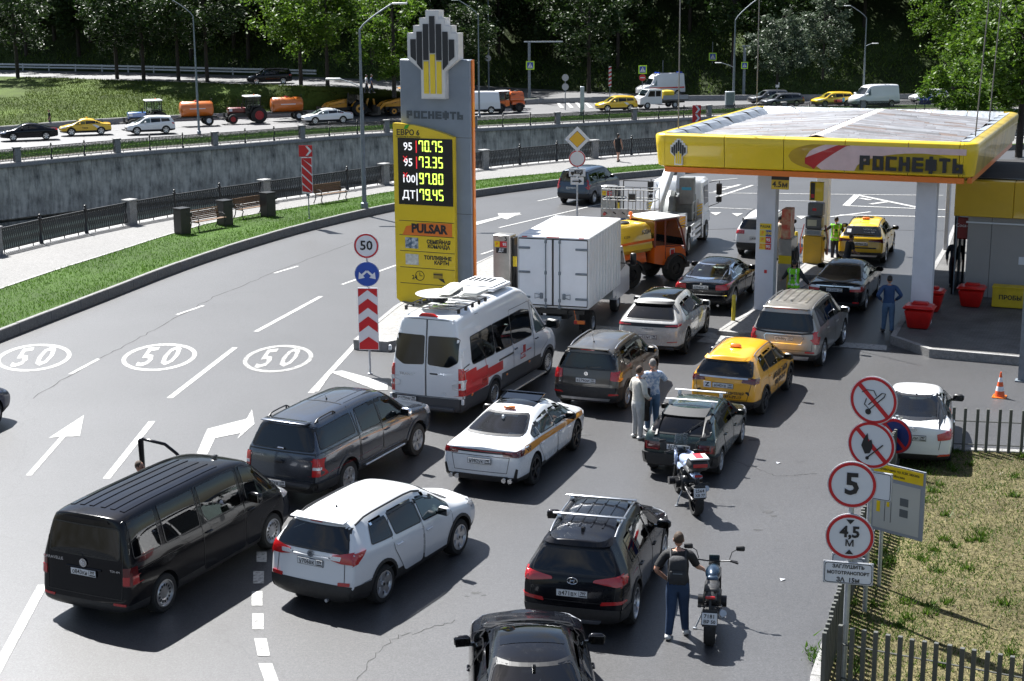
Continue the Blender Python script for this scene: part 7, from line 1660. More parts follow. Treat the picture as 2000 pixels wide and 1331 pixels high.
# shop
def shop():
 b = at(1882, 578, .26); r = thing('station_shop', 'flat roofed station shop with yellow fascia and grey panel walls at the right edge', 'building', (b.x, b.y, .26), -SA)
 gp_ = mat('shop_panel', (.30, .29, .28), .55, var=(.6, .08)); rm = mat('roof_felt', (.022, .021, .021), .95, var=(1.5, .4), bump=(12, .4))
 h = 2.75; Z = .0; xs = [0, .78, 2.2, 3.6, 5.0, 6.5]
 for a, b_ in zip(xs, xs[1:]): m = MB(); m.box(((a+b_)/2, .1, h/2), (b_-a-.015, .2, h)); m.build('wall_panel', gp_, r)
 m = MB(); m.box((3.3, -.06, h-.20), (6.7, .1, .05)); m.build('wall_rail', whites, r)
 fx = [-.45, 1.45, 3.4, 5.3, 7.2]
 for a, b_ in zip(fx, fx[1:]): m = MB(); m.box(((a+b_)/2, -.02, h+.62), (b_-a-.012, .5, 1.22), bev=.02); m.build('fascia_panel', mat('shop_yellow', (.60, .38, .008), .4, coat=.3, var=(.8, .1)), r, 40)
 m = MB(); m.box((3.4, 3.6, h+1.15), (7.5, 6.8, .12)); m.build('roof', rm, r); m = MB(); m.box((3.4, .3, h+1.24), (7.6, .12, .06)); m.box((-.42, 3.6, h+1.24), (.12, 6.8, .06)); m.build('roof_edge', dark, r)
 m = MB(); m.box((3.3, 3.7, h/2), (6.3, 6.6, h)); m.build('inner_wall', mat('shop_dark', (.02, .02, .022), .6), r)
 # glazed dark entrance left of the panels
 m = MB(); m.box((-.42, 1.4, h/2), (.06, 2.6, h)); m.build('door_glass', glass, r); m = MB()
 for y in (.15, 1.4, 2.7): m.box((-.40, y, h/2), (.1, .07, h))
 m.box((-.40, 1.4, h-.05), (.1, 2.6, .1)); m.build('door_frame', greyp, r)
 m = MB(); m.box((-.05, .35, h-.45), (.62, .5, .75), bev=.04); m.build('drinks_cooler', mat('cooler_red', (.16, .008, .008), .3), r); text('Coca-Cola', face((-.05, .08, h-.35)), .16, whites, r)
 m = MB(); m.box((2.1, -.01, 1.7), (.28, .03, .26)); m.build('notice', ink, r); m = MB(); m.box((2.1, -.03, 1.7), (.22, .02, .2)); m.build('notice', whites, r); m = MB(); m.box((1.85, -.01, 1.32), (.28, .03, .26)); m.build('notice', whites, r)
 m = MB(); m.box((2.15, -.03, 1.9), (.04, .03, 1.3)); m.build('cable_duct', greyp, r)
 r2 = thing('air_conditioner', 'dark box air conditioner standing on the shop roof', 'air conditioner', tuple(r.location+EX*2.35+EY*3.0+V((0, 0, h+1.22))), -SA)
 m = MB(); m.box((0, 0, .42), (1.1, .5, .84), bev=.02); m.build('casing', mat('casing_grey', (.2, .2, .2), .6), r2); m = MB(); m.box((-.1, -.255, .42), (.8, .02, .72)); m.build('grille', dark, r2)
 for k in range(7): m = MB(); m.box((-.1, -.27, .12+k*.1), (.8, .01, .02)); m.build('slat', MATS['casing_grey'], r2)
 return r
SH = shop()
# red sand bins and yellow sample box
def sandbin(px, py, z, label, sc=1):
 r = near_ground('sand_bin', label, 'sand bin', px, py, z, group='red plastic sand bins'); rd = mat('bin_red', (.50, .010, .008), .4, coat=.2, var=(3, .2))
 m = MB(); m.box((0, 0, .30), (.62, .52, .60), bev=.05, taper=(1.35, 1.3)); m.build('bin_body', rd, r, 40); m = MB(); m.box((0, .02, .66), (.96, .78, .12), bev=.05, taper=(.92, .88)); m.box((0, .15, .74), (.5, .3, .1), bev=.04); m.build('lid', rd, r, 40); r.scale = (sc,)*3; return r
sandbin(1794, 640, .26, 'red sand bin in front of the right canopy column'); sandbin(1815, 607, .26, 'red sand bin behind the right canopy column'); sandbin(1896, 598, .26, 'red sand bin against the shop wall', .95)
r = near_ground('sample_box', 'yellow metal box lettered ПРОБЫ by the shop wall', 'box', 1972, 602, .26); m = MB(); m.box((0, .2, .33), (1.15, .5, .64), bev=.015); m.build('box_body', mat('box_yellow', (.50, .36, .006), .5, var=(3, .2)), r); m = MB(); m.box((0, .2, .67), (1.19, .54, .05), bev=.01); m.build('lid', MATS['box_yellow'], r); text('ПРОБЫ', face((.0, -.055, .34)), .2, ink, r, bold=.006)
r = near_ground('cctv_pole', 'grey square steel pole at the right end of the platform kerb', 'pole', 1994, 745, 0); m = MB(); m.box((0, 0, 2.1), (.16, .16, 4.2)); m.build('shaft', greyp, r); m = MB(); m.box((0, 0, .02), (.3, .3, .04)); m.build('base_plate', greyp, r)
r = near_ground('traffic_cone', 'orange and white traffic cone on the asphalt behind the fence', 'cone', 1952, 776, 0); m = MB(); m.box((0, 0, .015), (.36, .36, .03), bev=.01); m.build('cone_base', orlamp, r)
oc = mat('cone_orange', (.68, .10, .02), .5)
for a, b_, ra, rb, mt_ in ((.03, .18, .135, .108, oc), (.18, .30, .108, .085, whites), (.30, .42, .085, .062, oc), (.42, .54, .062, .04, whites), (.54, .68, .04, .02, oc)): m = MB(); m.cyl((0, 0, a), (0, 0, b_), ra, rb, 18); m.build('cone_band', mt_, r, 40)
# road signs
BK = mat('sign_back', (.35, .36, .38), .5, .3)
def disc(parent, z, r_, mt, ring=None, rw=.13, y=-.06, x=0):
 m = MB(); m.lathe([(r_, y), (r_, y+.02), (0, y+.02)], 32, 'y', (x, 0, z)); o = m.build('sign_plate', BK, parent)
 m = MB(); m.lathe([(0, y-.002), (r_*.985, y-.002), (r_*.985, y)], 32, 'y', (x, 0, z)); m.build('sign_face', mt, o)
 if ring: m = MB(); m.lathe([(r_*.96, y-.004), (r_*.96, y-.008), (r_*(1-rw*1.25), y-.008), (r_*(1-rw*1.25), y-.004)], 36, 'y', (x, 0, z), cap=False); m.build('sign_ring', ring, o)
 return o
def post(parent, h, r_=.035, mt=None, x=0): m = MB(); m.cyl((x, 0, 0), (x, 0, h), r_, n=10); m.lathe([(r_*2.2, 0), (r_*2.2, .03), (r_, .04)], 10, c=(x, 0, 0)); return m.build('post', mt or steel, parent, 40)
def zof(base, px, py):
 lo, hi = -8., 16.
 for _ in range(40):
  z = (lo+hi)/2; p = V((base[0], base[1], z))-V((0, 0, HH)); row = 665.5-2981*p.dot(up)/p.dot(fw)
  if row > py: lo = z
  else: hi = z
 return z
def bars_slash(o, z, r_, mt, y=-.072): m = MB(); m.box((0, y, z), (r_*1.75, .006, r_*.17), ry=radians(45)); m.build('slash', mt, o)
blue = mat('sign_blue', (.02, .07, .36), .35); dblue = mat('sign_dark_blue', (.01, .025, .14), .35)
# 50 / keep clear / chevrons on the island
g = at(723, 731); r = thing('road_sign', 'post with 50 limit, blue split arrows and red chevron board at the island nose', 'road sign', tuple(g), -radians(4))
zc = zof(g, 718, 620); post(r, zof(g, 718, 458), .03)
o = disc(r, zof(g, 717, 480), .35, whites, redp); text('50', face((0, -.072, zof(g, 717, 480))), .36, ink, o, bold=.008)
o = disc(r, zof(g, 717, 535), .35, blue, whites, .04); z = zof(g, 717, 535); m = MB()
for s in (1, -1): m.box((s*.08, -.073, z+.02), (.20, .006, .06), ry=s*radians(42)); m.prism([(s*.24, z-.14), (s*.06, z-.10), (s*.22, z+.06)], -.077, -.071, 'y')
m.build('sign_arrow', whites, o)
zt_, zb_ = zof(g, 720, 562), zof(g, 720, 683); m = MB(); m.box((0, -.05, (zt_+zb_)/2), (.56, .03, zt_-zb_), bev=.005); o = m.build('chevron_board', whites, r)
m = MB(); H_ = zt_-zb_; 
for k in range(4):
 z0 = zb_+.0+k*H_*.285; q = [(-.265, z0), (0, z0+.20), (.265, z0), (.265, z0+.26), (0, z0+.46), (-.265, z0+.26)]; q = [(x, max(zb_+.02, min(zt_-.02, z))) for x, z in q]
 if k == 0: q = [(-.265, zb_+.02), (.265, zb_+.02), (.265, z0+.2), (0, z0+.38), (-.265, z0+.2)]
 m.prism(q, -.072, -.066, 'y')
m.build('chevron', redp, o)
# priority road / no vehicles / plates
g = at(1127, 470); g = V((g.x, g.y, 0)); r = thing('road_sign', 'post with yellow diamond priority sign, round no vehicles sign and truck plates', 'road sign', tuple(g), -radians(6)); post(r, zof(g, 1127, 262), .035)
z = zof(g, 1127, 272)
for nm, s_, mt_, y in (('sign_plate', .54, whites, -.06), ('diamond', .33, mat('priority_yellow', (.72, .42, .02), .4), -.068)): m = MB(); m.prism([(-s_, z), (0, z-s_), (s_, z), (0, z+s_)], y-.01, y+.01, 'y'); m.build(nm, mt_, r)
m = MB(); m.prism([(-.36, z), (0, z-.36), (.36, z), (0, z+.36)], -.072, -.066, 'y'); m.build('diamond_edge', ink, r); m = MB(); m.prism([(-.34, z), (0, z-.34), (.34, z), (0, z+.34)], -.0745, -.07, 'y'); m.build('diamond', MATS['priority_yellow'], r)
disc(r, zof(g, 1125, 310), .36, whites, redp)
z = zof(g, 1125, 337); m = MB(); m.box((0, -.06, z), (.70, .02, .34), bev=.004); o = m.build('sign_plate', whites, r); m = MB(); m.box((.06, -.075, z+.02), (.36, .006, .16)); m.box((-.2, -.075, z-.02), (.14, .006, .12)); m.cyl((-.2, -.078, z-.09), (-.2, -.072, z-.09), .04, n=10); m.cyl((.15, -.078, z-.09), (.15, -.072, z-.09), .04, n=10); m.build('truck_symbol', ink, o); text('2.5т', face((.07, -.08, z+.02)), .14, whites, o)
z = zof(g, 1125, 354); m = MB(); m.box((0, -.06, z), (.56, .02, .30), bev=.004); o = m.build('sign_plate', whites, r); m = MB(); m.box((-.06, -.075, z), (.28, .006, .05)); m.prism([(.07, z+.09), (.07, z-.09), (.22, z)], -.078, -.072, 'y'); m.build('arrow_symbol', ink, o)
# narrow red-white board on the verge
g = at(604, 428, ZK); r = thing('road_sign', 'post with red white striped board and arrow panel on the grass verge', 'road sign', tuple(g), -radians(3)); post(r, zof(g, 604, 284)-ZK, .025, greyp)
z0, z1 = zof(g, 603, 378)-ZK, zof(g, 603, 308)-ZK; m = MB(); m.box((-.02, -.05, (z0+z1)/2), (.50, .02, z1-z0)); o = m.build('striped_board', whites, r); m = MB(); n = 4; d = (z1-z0)/n
for k in range(n+1):
 q = [(-.25, z0+k*d+.1), (.21, z0+k*d-.35), (.21, z0+k*d-.02), (-.25, z0+k*d+.42)]; q = [(x, max(z0+.02, min(z1-.02, z))) for x, z in q]; m.prism(q, -.072, -.062, 'y')
m.build('stripe', redp, o)
z0, z1 = zof(g, 603, 306)-ZK, zof(g, 603, 284)-ZK; m = MB(); m.box((-.05, -.05, (z0+z1)/2), (.62, .02, z1-z0)); o = m.build('arrow_panel', redp, r); zc = (z0+z1)/2; m = MB(); m.prism([(-.05, z0+.04), (.05, z0+.04), (.24, zc), (.05, z1-.04), (-.05, z1-.04), (.12, zc)], -.072, -.062, 'y'); m.build('chevron', whites, o)
# cluster at the lower right
def rect_sign(r, x, z, w, h, mt, rim=True, y=-.05):
 m = MB(); m.box((x, y, z), (w, .02, h), bev=.008); o = m.build('sign_plate', BK, r); m = MB(); m.prism(rpoly([(x-w/2+.01, z-h/2+.01), (x+w/2-.01, z-h/2+.01), (x+w/2-.01, z+h/2-.01), (x-w/2+.01, z+h/2-.01)], .05), y-.016, y-.010, 'y'); m.build('sign_face', mt, o)
 if rim:
  P = rpoly([(x-w/2+.025, z-h/2+.025), (x+w/2-.025, z-h/2+.025), (x+w/2-.025, z+h/2-.025), (x-w/2+.025, z+h/2-.025)], .05); m = MB()
  for a, b in zip(P, P[1:]+P[:1]): m.cyl((a[0], y-.018, a[1]), (b[0], y-.018, b[1]), .006, n=4)
  m.build('sign_rim', ink, o)
 return o
g = at(1646, 1352); g.z = 0; A = radians(14)
r = thing('road_sign', 'nearest post with 5 limit, 4.5 metre height limit and motorbike plate', 'road sign', tuple(g), -A); post(r, zof(g, 1655, 905), .045)
z = zof(g, 1658, 945); o = disc(r, z, .36, whites, redp); text('5', face((0, -.072, z)), .46, ink, o, bold=.012)
z = zof(g, 1655, 1046); o = disc(r, z, .36, whites, redp); text('4,5', face((0, -.072, z+.07)), .24, ink, o, bold=.008); text('м', face((0, -.072, z-.09)), .19, ink, o, bold=.001)
for s in (1, -1): m = MB(); m.prism([(-.06, z+s*.27), (.06, z+s*.27), (0, z+s*.20)], -.076, -.070, 'y'); m.build('limit_mark', ink, o)
z = zof(g, 1652, 1117); o = rect_sign(r, 0, z, .74, .36, whites); text('ЗАГЛУШИТЬ', face((.0, -.07, z+.10)), .076, ink, o, bold=.002, sp=1.0); text('МОТОТРАНСПОРТ', face((.0, -.07, z)), .068, ink, o, bold=.002, sp=.98); text('ЗА  15м', face((0, -.07, z-.11)), .095, ink, o, bold=.003)
g = at(1688, 1205); g.z = 0; r = thing('road_sign', 'second post with crossed out cigarette and crossed out match and flame discs', 'road sign', tuple(g), -radians(33)); post(r, zof(g, 1695, 745), .04)
z = zof(g, 1700, 781); o = disc(r, z, .41, whites, redp, .12); bars_slash(o, z, .41, redp); m = MB(); m.tube([(-.2, -.07, z+.12), (-.12, -.07, z+.17), (0, -.07, z+.17), (.05, -.07, z+.08)], .008, 4); m.tube([(-.12, -.07, z+.02), (-.15, -.07, z-.08), (-.06, -.07, z-.16), (.18, -.07, z+.08), (.2, -.07, z+.14), (.14, -.07, z+.14), (-.08, -.07, z-.08)], .009, 4); m.cyl((-.08, -.075, z-.2), (-.08, -.068, z-.2), .05, n=12); m.build('cigarette_symbol', ink, o)
z = zof(g, 1697, 868); o = disc(r, z, .41, whites, redp, .12); bars_slash(o, z, .41, redp); m = MB(); m.prism([(-.1, z-.16), (-.17, z-.02), (-.13, z+.1), (-.07, z+.2), (-.05, z+.06), (0, z+.1), (.03, z-.02), (-.02, z-.14)], -.078, -.070, 'y'); m.tube([(-.06, -.073, z-.22), (.2, -.073, z+.03)], .012, 4); m.cyl((-.06, -.078, z-.23), (-.06, -.07, z-.23), .03, n=8); m.build('flame_symbol', ink, o)
o = rect_sign(r, .18, zof(g, 1712, 945), .42, .50, whites)
g = at(1653, 1160); g.z = 0
z = zof(g, 1655, 1000); o = disc(r, z-.15, .33, whites, redp, .12, .04, -.36); o = rect_sign(r, -.34, z-.75, .6, .5, whites, True, .04)
g = at(1746, 930); g.z = 0; r = thing('road_sign', 'dark blue no parking disc on a low post behind the crossed out match', 'road sign', tuple(g), -radians(38)); post(r, zof(g, 1742, 812), .035)
z = zof(g, 1741, 851); o = disc(r, z, .40, dblue, redp, .14); m = MB(); m.box((0, -.072, z), (.74, .006, .07), ry=radians(45)); m.build('slash', redp, o)
g = at(1716, 1154); g.z = 0; r = thing('information_board', 'grey station plan board with yellow heading on two posts by the lawn', 'board', tuple(g), -radians(44))
z0, z1 = zof(g, 1740, 1035), zof(g, 1740, 903); m = MB(); m.box((.30, -.05, (z0+z1)/2), (1.05, .03, z1-z0)); o = m.build('board', mat('board_grey', (.24, .26, .30), .4), r); post(r, z1-.1, .035, x=0)
m = MB(); m.box((.30, -.068, z1-.14), (.98, .006, .22)); m.build('heading', YEL, o); text('Справочник по АЗК МК006', face((.30, -.074, z1-.10)), .065, ink, o); text('г. Москва', face((.30, -.074, z1-.19)), .06, ink, o)
m = MB(); m.box((.30, -.068, (z0+z1)/2-.13), (.9, .006, (z1-z0)*.70)); m.build('plan_sheet', mat('plan_grey', (.42, .42, .40), .4), o)
m = MB(); m.box((.45, -.073, (z0+z1)/2), (.16, .006, .14)); m.box((.45, -.073, (z0+z1)/2-.2), (.16, .006, .14)); m.cyl((.08, -.073, z0+.2), (.08, -.073, z1-.35), .006, n=4); m.cyl((.2, -.073, z0+.2), (.2, -.073, z1-.35), .006, n=4); m.build('plan_lines', mat('plan_ink', (.08, .09, .1), .5), o); m = MB(); m.box((-.05, -.073, z0+.45), (.07, .006, .2)); m.box((.14, -.073, z0+.55), (.05, .006, .14)); m.build('plan_marks', YEL, o)
# lawn, its kerb and the slatted fence
CB = at(1768, 884); CR = at(2060, 897); CF = at(1612, 1238, 1.1); CF.z = 0; BL0 = at(1642, 1222, 1.12); BL0.z = 0; BR0 = at(2030, 1292, 1.12); BR0.z = 0
lawn_poly = [V((CF.x-.15, CF.y-1.5, 0)), V((CF.x-.05, CF.y+.2, 0)), at(1655, 1135), at(1712, 1000), CB+V((-.05, .12, 0)), CR+V((0, .12, 0)), V((24, 30, 0)), V((24, 14, 0)), V((CF.x-.4, 14, 0))]
mm = MB(); P = [p+V((0, 0, .09)) for p in lawn_poly]; mm.add(P, [tuple(range(len(P)))]); o = mm.build('lawn', drylawn); struct(o)
kbl = [V((CF.x-.9, 14, 0)), V((CF.x-.45, CF.y-1.5, 0)), V((CF.x-.22, CF.y+.2, 0)), at(1650, 1135), at(1707, 1000), CB+V((-.18, .25, 0)), CR+V((0, .25, 0))]
lk = link('lawn_kerb', None); struct(lk)
for (p, t), (q, _) in zip(walk_line(kbl, 1.0), walk_line(kbl, 1.0)[1:]):
 m = MB(); m.box((.5, -.10, .06), (.985, .2, .13), bev=.012)
 if 'LKM' not in globals(): LKM = m.mesh('kerb_stone', granite)
 o = link('kerb_stone', LKM, lk, p, atan2((q-p).y, (q-p).x)); o.scale = ((q-p).length, 1, 1)
pk = mat('fence_paint', (.085, .088, .080), .55, .1, var=(4, .2)); m = MB(); m.box((0, 0, .56), (.065, .065, 1.12), bev=.004); PKM = m.mesh('picket', pk)
fn = link('slatted_fence', None); tag(fn, 'grey green fence of upright square slats around the dry lawn', 'fence')
def pickets(a, b, step, jit=0):
 L = (b-a).length; n = int(L/step); d = (b-a)/n
 for i in range(n+1): o = link('picket', PKM, fn, a+d*i+V((RND.uniform(-jit, jit), RND.uniform(-jit, jit), RND.uniform(-.01, .01))), atan2(d.y, d.x))
 m = MB(); 
 for z in (.25, .80): m.cyl(a+V((0, .05, z)), b+V((0, .05, z)), .015, n=6)
 m.build('fence_rail', pk, fn)
LM = at(1712, 1000)
pickets(CF, V((LM.x, LM.y, 0)), .165, .012); pickets(V((LM.x, LM.y, 0)), CB, .165, .012); pickets(CB+(CR-CB)*.01, CR, .245, .02); pickets(BL0, BR0, .175, .008)
suv_white(); van_black(); pickup(); taxi_white(); suv_black(); saloon_front(); suv_brown(); hatch_green(); taxi_yellow(); suv_silver(); suv_coupe(); saloon_refuel(); saloon_canopy(); taxi_far_pump(); suv_white_pump(); saloon_white(); minivan_blue()
minibus(); box_truck(); aerial_lift()
municipal('utility_vehicle', 'orange municipal tractor with yellow water tank beside the box truck', pl(1232, 563, -1, 2.2, .62, 48)[:2]+(0,), -radians(50), paint('tank_yellow', (.68, .44, .03), dust=.05), None, 1.08)
# trees
def leafmat(name, c1, c2, tr=.45):
 m = bpy.data.materials.new(name); m.use_nodes = True; n = m.node_tree; L = n.links.new; p = n.nodes['Principled BSDF']; MATS[name] = m
 g = n.nodes.new('ShaderNodeNewGeometry'); rp = n.nodes.new('ShaderNodeValToRGB'); rp.color_ramp.elements[0].color = (*c1, 1); rp.color_ramp.elements[1].color = (*c2, 1); L(g.outputs['Random Per Island'], rp.inputs[0])
 L(rp.outputs[0], p.inputs['Base Color']); p.inputs['Roughness'].default_value = .5; p.inputs['Specular IOR Level'].default_value = .3
 t = n.nodes.new('ShaderNodeBsdfTranslucent'); L(rp.outputs[0], t.inputs[0]); mx = n.nodes.new('ShaderNodeMixShader'); mx.inputs[0].default_value = tr; L(p.outputs[0], mx.inputs[1]); L(t.outputs[0], mx.inputs[2]); L(mx.outputs[0], n.nodes['Material Output'].inputs[0]); return m
LF_B = leafmat('leaves_bright', (.036, .088, .008), (.11, .185, .017)); LF_D = leafmat('leaves_dark', (.012, .030, .006), (.035, .065, .012), .25); LF_G = leafmat('leaves_grey_green', (.035, .06, .03), (.10, .13, .08), .25)
bark = mat('bark', (.035, .028, .022), .9, var=(6, .4), bump=(18, .8))
def crown_mesh(name, seed, rx, rz, n, leaf, mt, clumps=70, hollow=.35, cone=False):
 R = random.Random(seed); vs = []; fs = []
 cl = []
 for _ in range(clumps):
  while True:
   p = V((R.uniform(-1, 1), R.uniform(-1, 1), R.uniform(-1, 1)))
   if hollow < p.length < 1: break
  if cone: k = (1-(p.z+1)/2)**.7; p.x *= k; p.y *= k
  p = V((p.x*rx, p.y*rx, p.z*rz)); p *= 1+.22*mnoise.noise(p*.5+V((seed, 0, 0))); cl.append((p, R.uniform(.10, .26)*rx))
 for i in range(n):
  c, r = R.choice(cl); d = V((R.gauss(0, .5), R.gauss(0, .5), R.gauss(0, .38)))
  p = c+d*r; s = leaf*R.uniform(.6, 1.4); a = V((R.uniform(-1, 1), R.uniform(-1, 1), R.uniform(-.6, .6))).normalized(); b = a.cross(V((R.uniform(-1, 1), R.uniform(-1, 1), R.uniform(-1, 1)))).normalized()
  k = len(vs); vs += [p-a*s, p+b*s*.45, p+a*s, p-b*s*.45]; fs.append((k, k+1, k+2, k+3))
 me = bpy.data.meshes.new(name); me.from_pydata([v[:] for v in vs], [], fs); me.materials.append(mt); me.update(); return me
def trunk_mesh(seed, h, r, lean=.0, limbs=5, spread=2.2):
 R = random.Random(seed); m = MB(); top = V((lean, R.uniform(-.3, .3), h))
 m.tube([(0, 0, -.3), V((lean*.3, 0, h*.35)), V((lean*.7, .05, h*.7)), top], [r*1.2, r, r*.8, r*.45], 8)
 for k in range(limbs):
  a = R.uniform(0, 2*pi); z = h*R.uniform(.45, .95); p = V((lean*z/h, 0, z)); q = p+V((cos(a)*spread*.5, sin(a)*spread*.5, h*.14)); e = q+V((cos(a)*spread*.6, sin(a)*spread*.6, h*.2)); m.tube([p, q, e], [r*.4, r*.25, r*.08], 5)
 return m.mesh('trunk', bark, 60)
CR_ = {}
def tree(name, label, p, h, rx, kind, seed, group=None, base=.3, lean=0., tr=.2, sc=1., n=9000, leaf=.20):
 key = (kind, seed % 3, round(rx/1.5), round(h/3))
 mt = {'b': LF_B, 'd': LF_D, 'g': LF_G}[kind]
 r = thing(name, label, 'tree', tuple(p), RND.uniform(0, 6), group)
 rz = h*(1-base)/2
 if key not in CR_: CR_[key] = (crown_mesh('crown', seed % 3+7*len(CR_), rx, rz, n, leaf, mt), rx, rz)
 me, rx0, rz0 = CR_[key]
 c = link('crown', me, r, (lean, 0, h*base+rz)); c.scale = (rx/rx0, rx/rx0, rz/rz0)
 tk = (round(h/2), round(tr*10), seed % 2, kind)
 if tk not in CR_: CR_[tk] = (trunk_mesh(seed, h*.8, tr, lean), h)
 o = link('trunk', CR_[tk][0], r); o.scale = (1, 1, h/CR_[tk][1])
 r.rotation_euler[2] = RND.uniform(0, 6) if not lean else 0
 return r
# the row on the bank's top (pixel of the foot, height)
G1 = 'trees on the bank between the two roads'
def bank_pt(px, py): return at(px, py, 1.0)
for i, (px, py, h, rx, kd, base, lb) in enumerate(((35, 153, 13, 5.2, 'd', .24, 'leftmost dark tree on the bank between the roads'), (229, 156, 12, 4.4, 'd', .26, 'dark slender tree on the bank, second from left'), (281, 158, 12.5, 4.6, 'd', .30, 'dark tree on the bank, third from left'), (349, 160, 13, 5.0, 'd', .30, 'dark tree on the bank, left of the tall lamp post'), (405, 162, 13, 5.2, 'd', .28, 'dark tree on the bank, right of the tall lamp post'), (588, 168, 13, 5.6, 'b', .20, 'bright green tree on the bank behind the red tractor'), (640, 170, 12, 4.8, 'b', .26, 'bright green tree behind the yellow digger'), (770, 185, 10.5, 3.9, 'b', .16, 'bright green small tree between lamp post and price pylon'), (905, 196, 11, 3.8, 'd', .34, 'dark tree right of the price pylon'))):
 z = 1.05 if px < 700 else (.5 if px < 800 else -1.3)
 tree('street_tree', lb, at(px, py, z), h, rx, kd, i, G1, base, tr=.19, n=8000, leaf=.19)
# the wood on the hillside
R2 = random.Random(5); hp = lambda x: next(((a*(1-(x-a.x)/(b.x-a.x))+b*((x-a.x)/(b.x-a.x))) for a, b in zip(hfoot, hfoot[1:]) if a.x <= x <= b.x), hfoot[-1])
k = 0; G2 = 'dense dark trees on the hillside'
for row, (d, hz, st) in enumerate(((6.5, 3.6, 6.5), (14, 8.3, 7), (23, 13.4, 8), (34, 20, 9))):
 x = -78+row*2.3
 while x < 92:
  xx = x+R2.uniform(-1.5, 1.5); f = hp(xx)
  gap = (35 < xx < 47 and row < 1) or (38 < xx < 43 and row == 1) or (17 < xx < 24 and row == 0)
  if not gap: tree('hillside_tree', 'dark leafy tree in the hillside wood, '+('lowest row', 'second row', 'third row', 'highest row')[row]+', '+('behind the left half of the photo' if xx < 0 else 'behind the right half of the photo'), V((f.x, f.y+d+R2.uniform(-1.5, 1.5), f.z+hz-1.2)), R2.uniform(13, 17), R2.uniform(5, 6.6), 'd', k, G2, .22, tr=.22, n=9000, leaf=.26); k += 1
  x += st
x = -76  # extra row in front of the wood, added to shade the left upper road
while x < -8:
 f = hp(x+R2.uniform(-1, 1)); tree('hillside_tree', 'dark leafy tree added at the edge of the upper road to shade its left half', V((f.x, f.y+3.0, f.z+1.2)), R2.uniform(14, 17), R2.uniform(6, 7), 'd', k, 'dark trees added to shade the upper road', .26, tr=.22, n=9000, leaf=.26); k += 1; x += 7.5
# pale shrubby trees at the foot of the slope, bright ones at the right
for px, py, h, rx, lb in ((1518, 160, 7.4, 3.2, 'grey green bushy tree on the slope right of the junction'), (1607, 150, 9.2, 3.0, 'taller grey green tree on the slope, beside the first')):
 g = at(px, py, 1.5); tree('willow_tree', lb, g, h, rx, 'g', 3, None, .06, tr=.12, n=7000, leaf=.16)
for px, py, z, h, rx, kd, lb in ((1990, 298, .3, 9.8, 3.3, 'b', 'bright leafy tree behind the shop roof at the right edge'), (1880, 262, -1.9, 7.0, 3.6, 'b', 'rounded bright green tree beyond the canopy corner'), (1935, 215, -1.9, 12.0, 5.0, 'b', 'tall olive green tree at the right edge beyond the road'), (1860, 192, -1.9, 15.5, 5.4, 'b', 'tall tree with bright crown left of the right edge trees'), (1150, 178, -1.0, 14, 4.6, 'd', 'dark tree with bright tips behind the crossing sign')):
 tree('roadside_tree', lb, at(px, py, z), h, rx, kd, int(px) % 5, None, .22 if px != 1880 else .05, tr=.2, n=10000, leaf=.17)
# grass blades
import numpy as np
def blades(name, pts, hgt, wid, mt, seed=0, lean=.5):
 rs = np.random.RandomState(seed); n = len(pts); P = np.array(pts, float); a = rs.uniform(0, 2*np.pi, n); h = hgt*rs.uniform(.5, 1.5, n); w = wid*rs.uniform(.6, 1.4, n)
 dx, dy = np.cos(a), np.sin(a); la = rs.uniform(-lean, lean, (n, 2))*h[:, None]
 v = np.empty((n, 3, 3)); v[:, 0] = P; v[:, 0, 0] -= dx*w; v[:, 0, 1] -= dy*w; v[:, 1] = P; v[:, 1, 0] += dx*w; v[:, 1, 1] += dy*w; v[:, 2] = P; v[:, 2, 0] += la[:, 0]; v[:, 2, 1] += la[:, 1]; v[:, 2, 2] += h
 me = bpy.data.meshes.new(name); me.vertices.add(n*3); me.vertices.foreach_set('co', v.reshape(-1)); me.loops.add(n*3); me.loops.foreach_set('vertex_index', np.arange(n*3, dtype=np.int32)); me.polygons.add(n); me.polygons.foreach_set('loop_start', np.arange(0, n*3, 3, dtype=np.int32)); me.polygons.foreach_set('loop_total', np.full(n, 3, np.int32)); me.materials.append(mt); me.update(calc_edges=True)
 o = link(name, me); o['kind'] = 'stuff'; return o
GB = leafmat('grass_green', (.035, .095, .008), (.085, .17, .015), .4); GD = leafmat('grass_dry', (.085, .078, .028), (.17, .145, .065), .3)
def in_strip(A, B, n, x0, x1, seed):
 R = random.Random(seed); out = []; idx = [i for i in range(len(A)-1) if A[i].x < x1 and A[i+1].x > x0]
 wts = [(A[i+1]-A[i]).length for i in idx]
 for _ in range(n):
  i = R.choices(idx, wts)[0]; t, s = R.random(), R.random(); p = (A[i]*(1-t)+A[i+1]*t)*(1-s)+(B[i]*(1-t)+B[i+1]*t)*s; out.append((p.x, p.y, p.z))
 return out
blades('verge_grass_blades', in_strip(kt, ginner, 45000, -18, 12, 1), .07, .012, GB, 1)
blades('far_verge_grass_blades', in_strip([p+V((0, 0, .05)) for p in fp], [p+V((0, 0, .05)) for p in fg], 30000, -45, 30, 2), .12, .03, GB, 2)
mid_ = lerp_line(foot, btop, .5, .35); blades('bank_grass_blades', in_strip(off(foot, .3, .42), mid_, 30000, -50, 2, 3)+in_strip(mid_, btop, 30000, -50, 2, 4), .16, .04, leafmat('bank_green', (.042, .078, .010), (.10, .13, .024), .3), 3)
def inside(x, y, P):
 c = False; n = len(P)
 for i in range(n):
  a, b = P[i], P[(i+1) % n]
  if (a.y > y) != (b.y > y) and x < (b.x-a.x)*(y-a.y)/(b.y-a.y)+a.x: c = not c
 return c
R3 = random.Random(9); gp1, gp2 = [], []
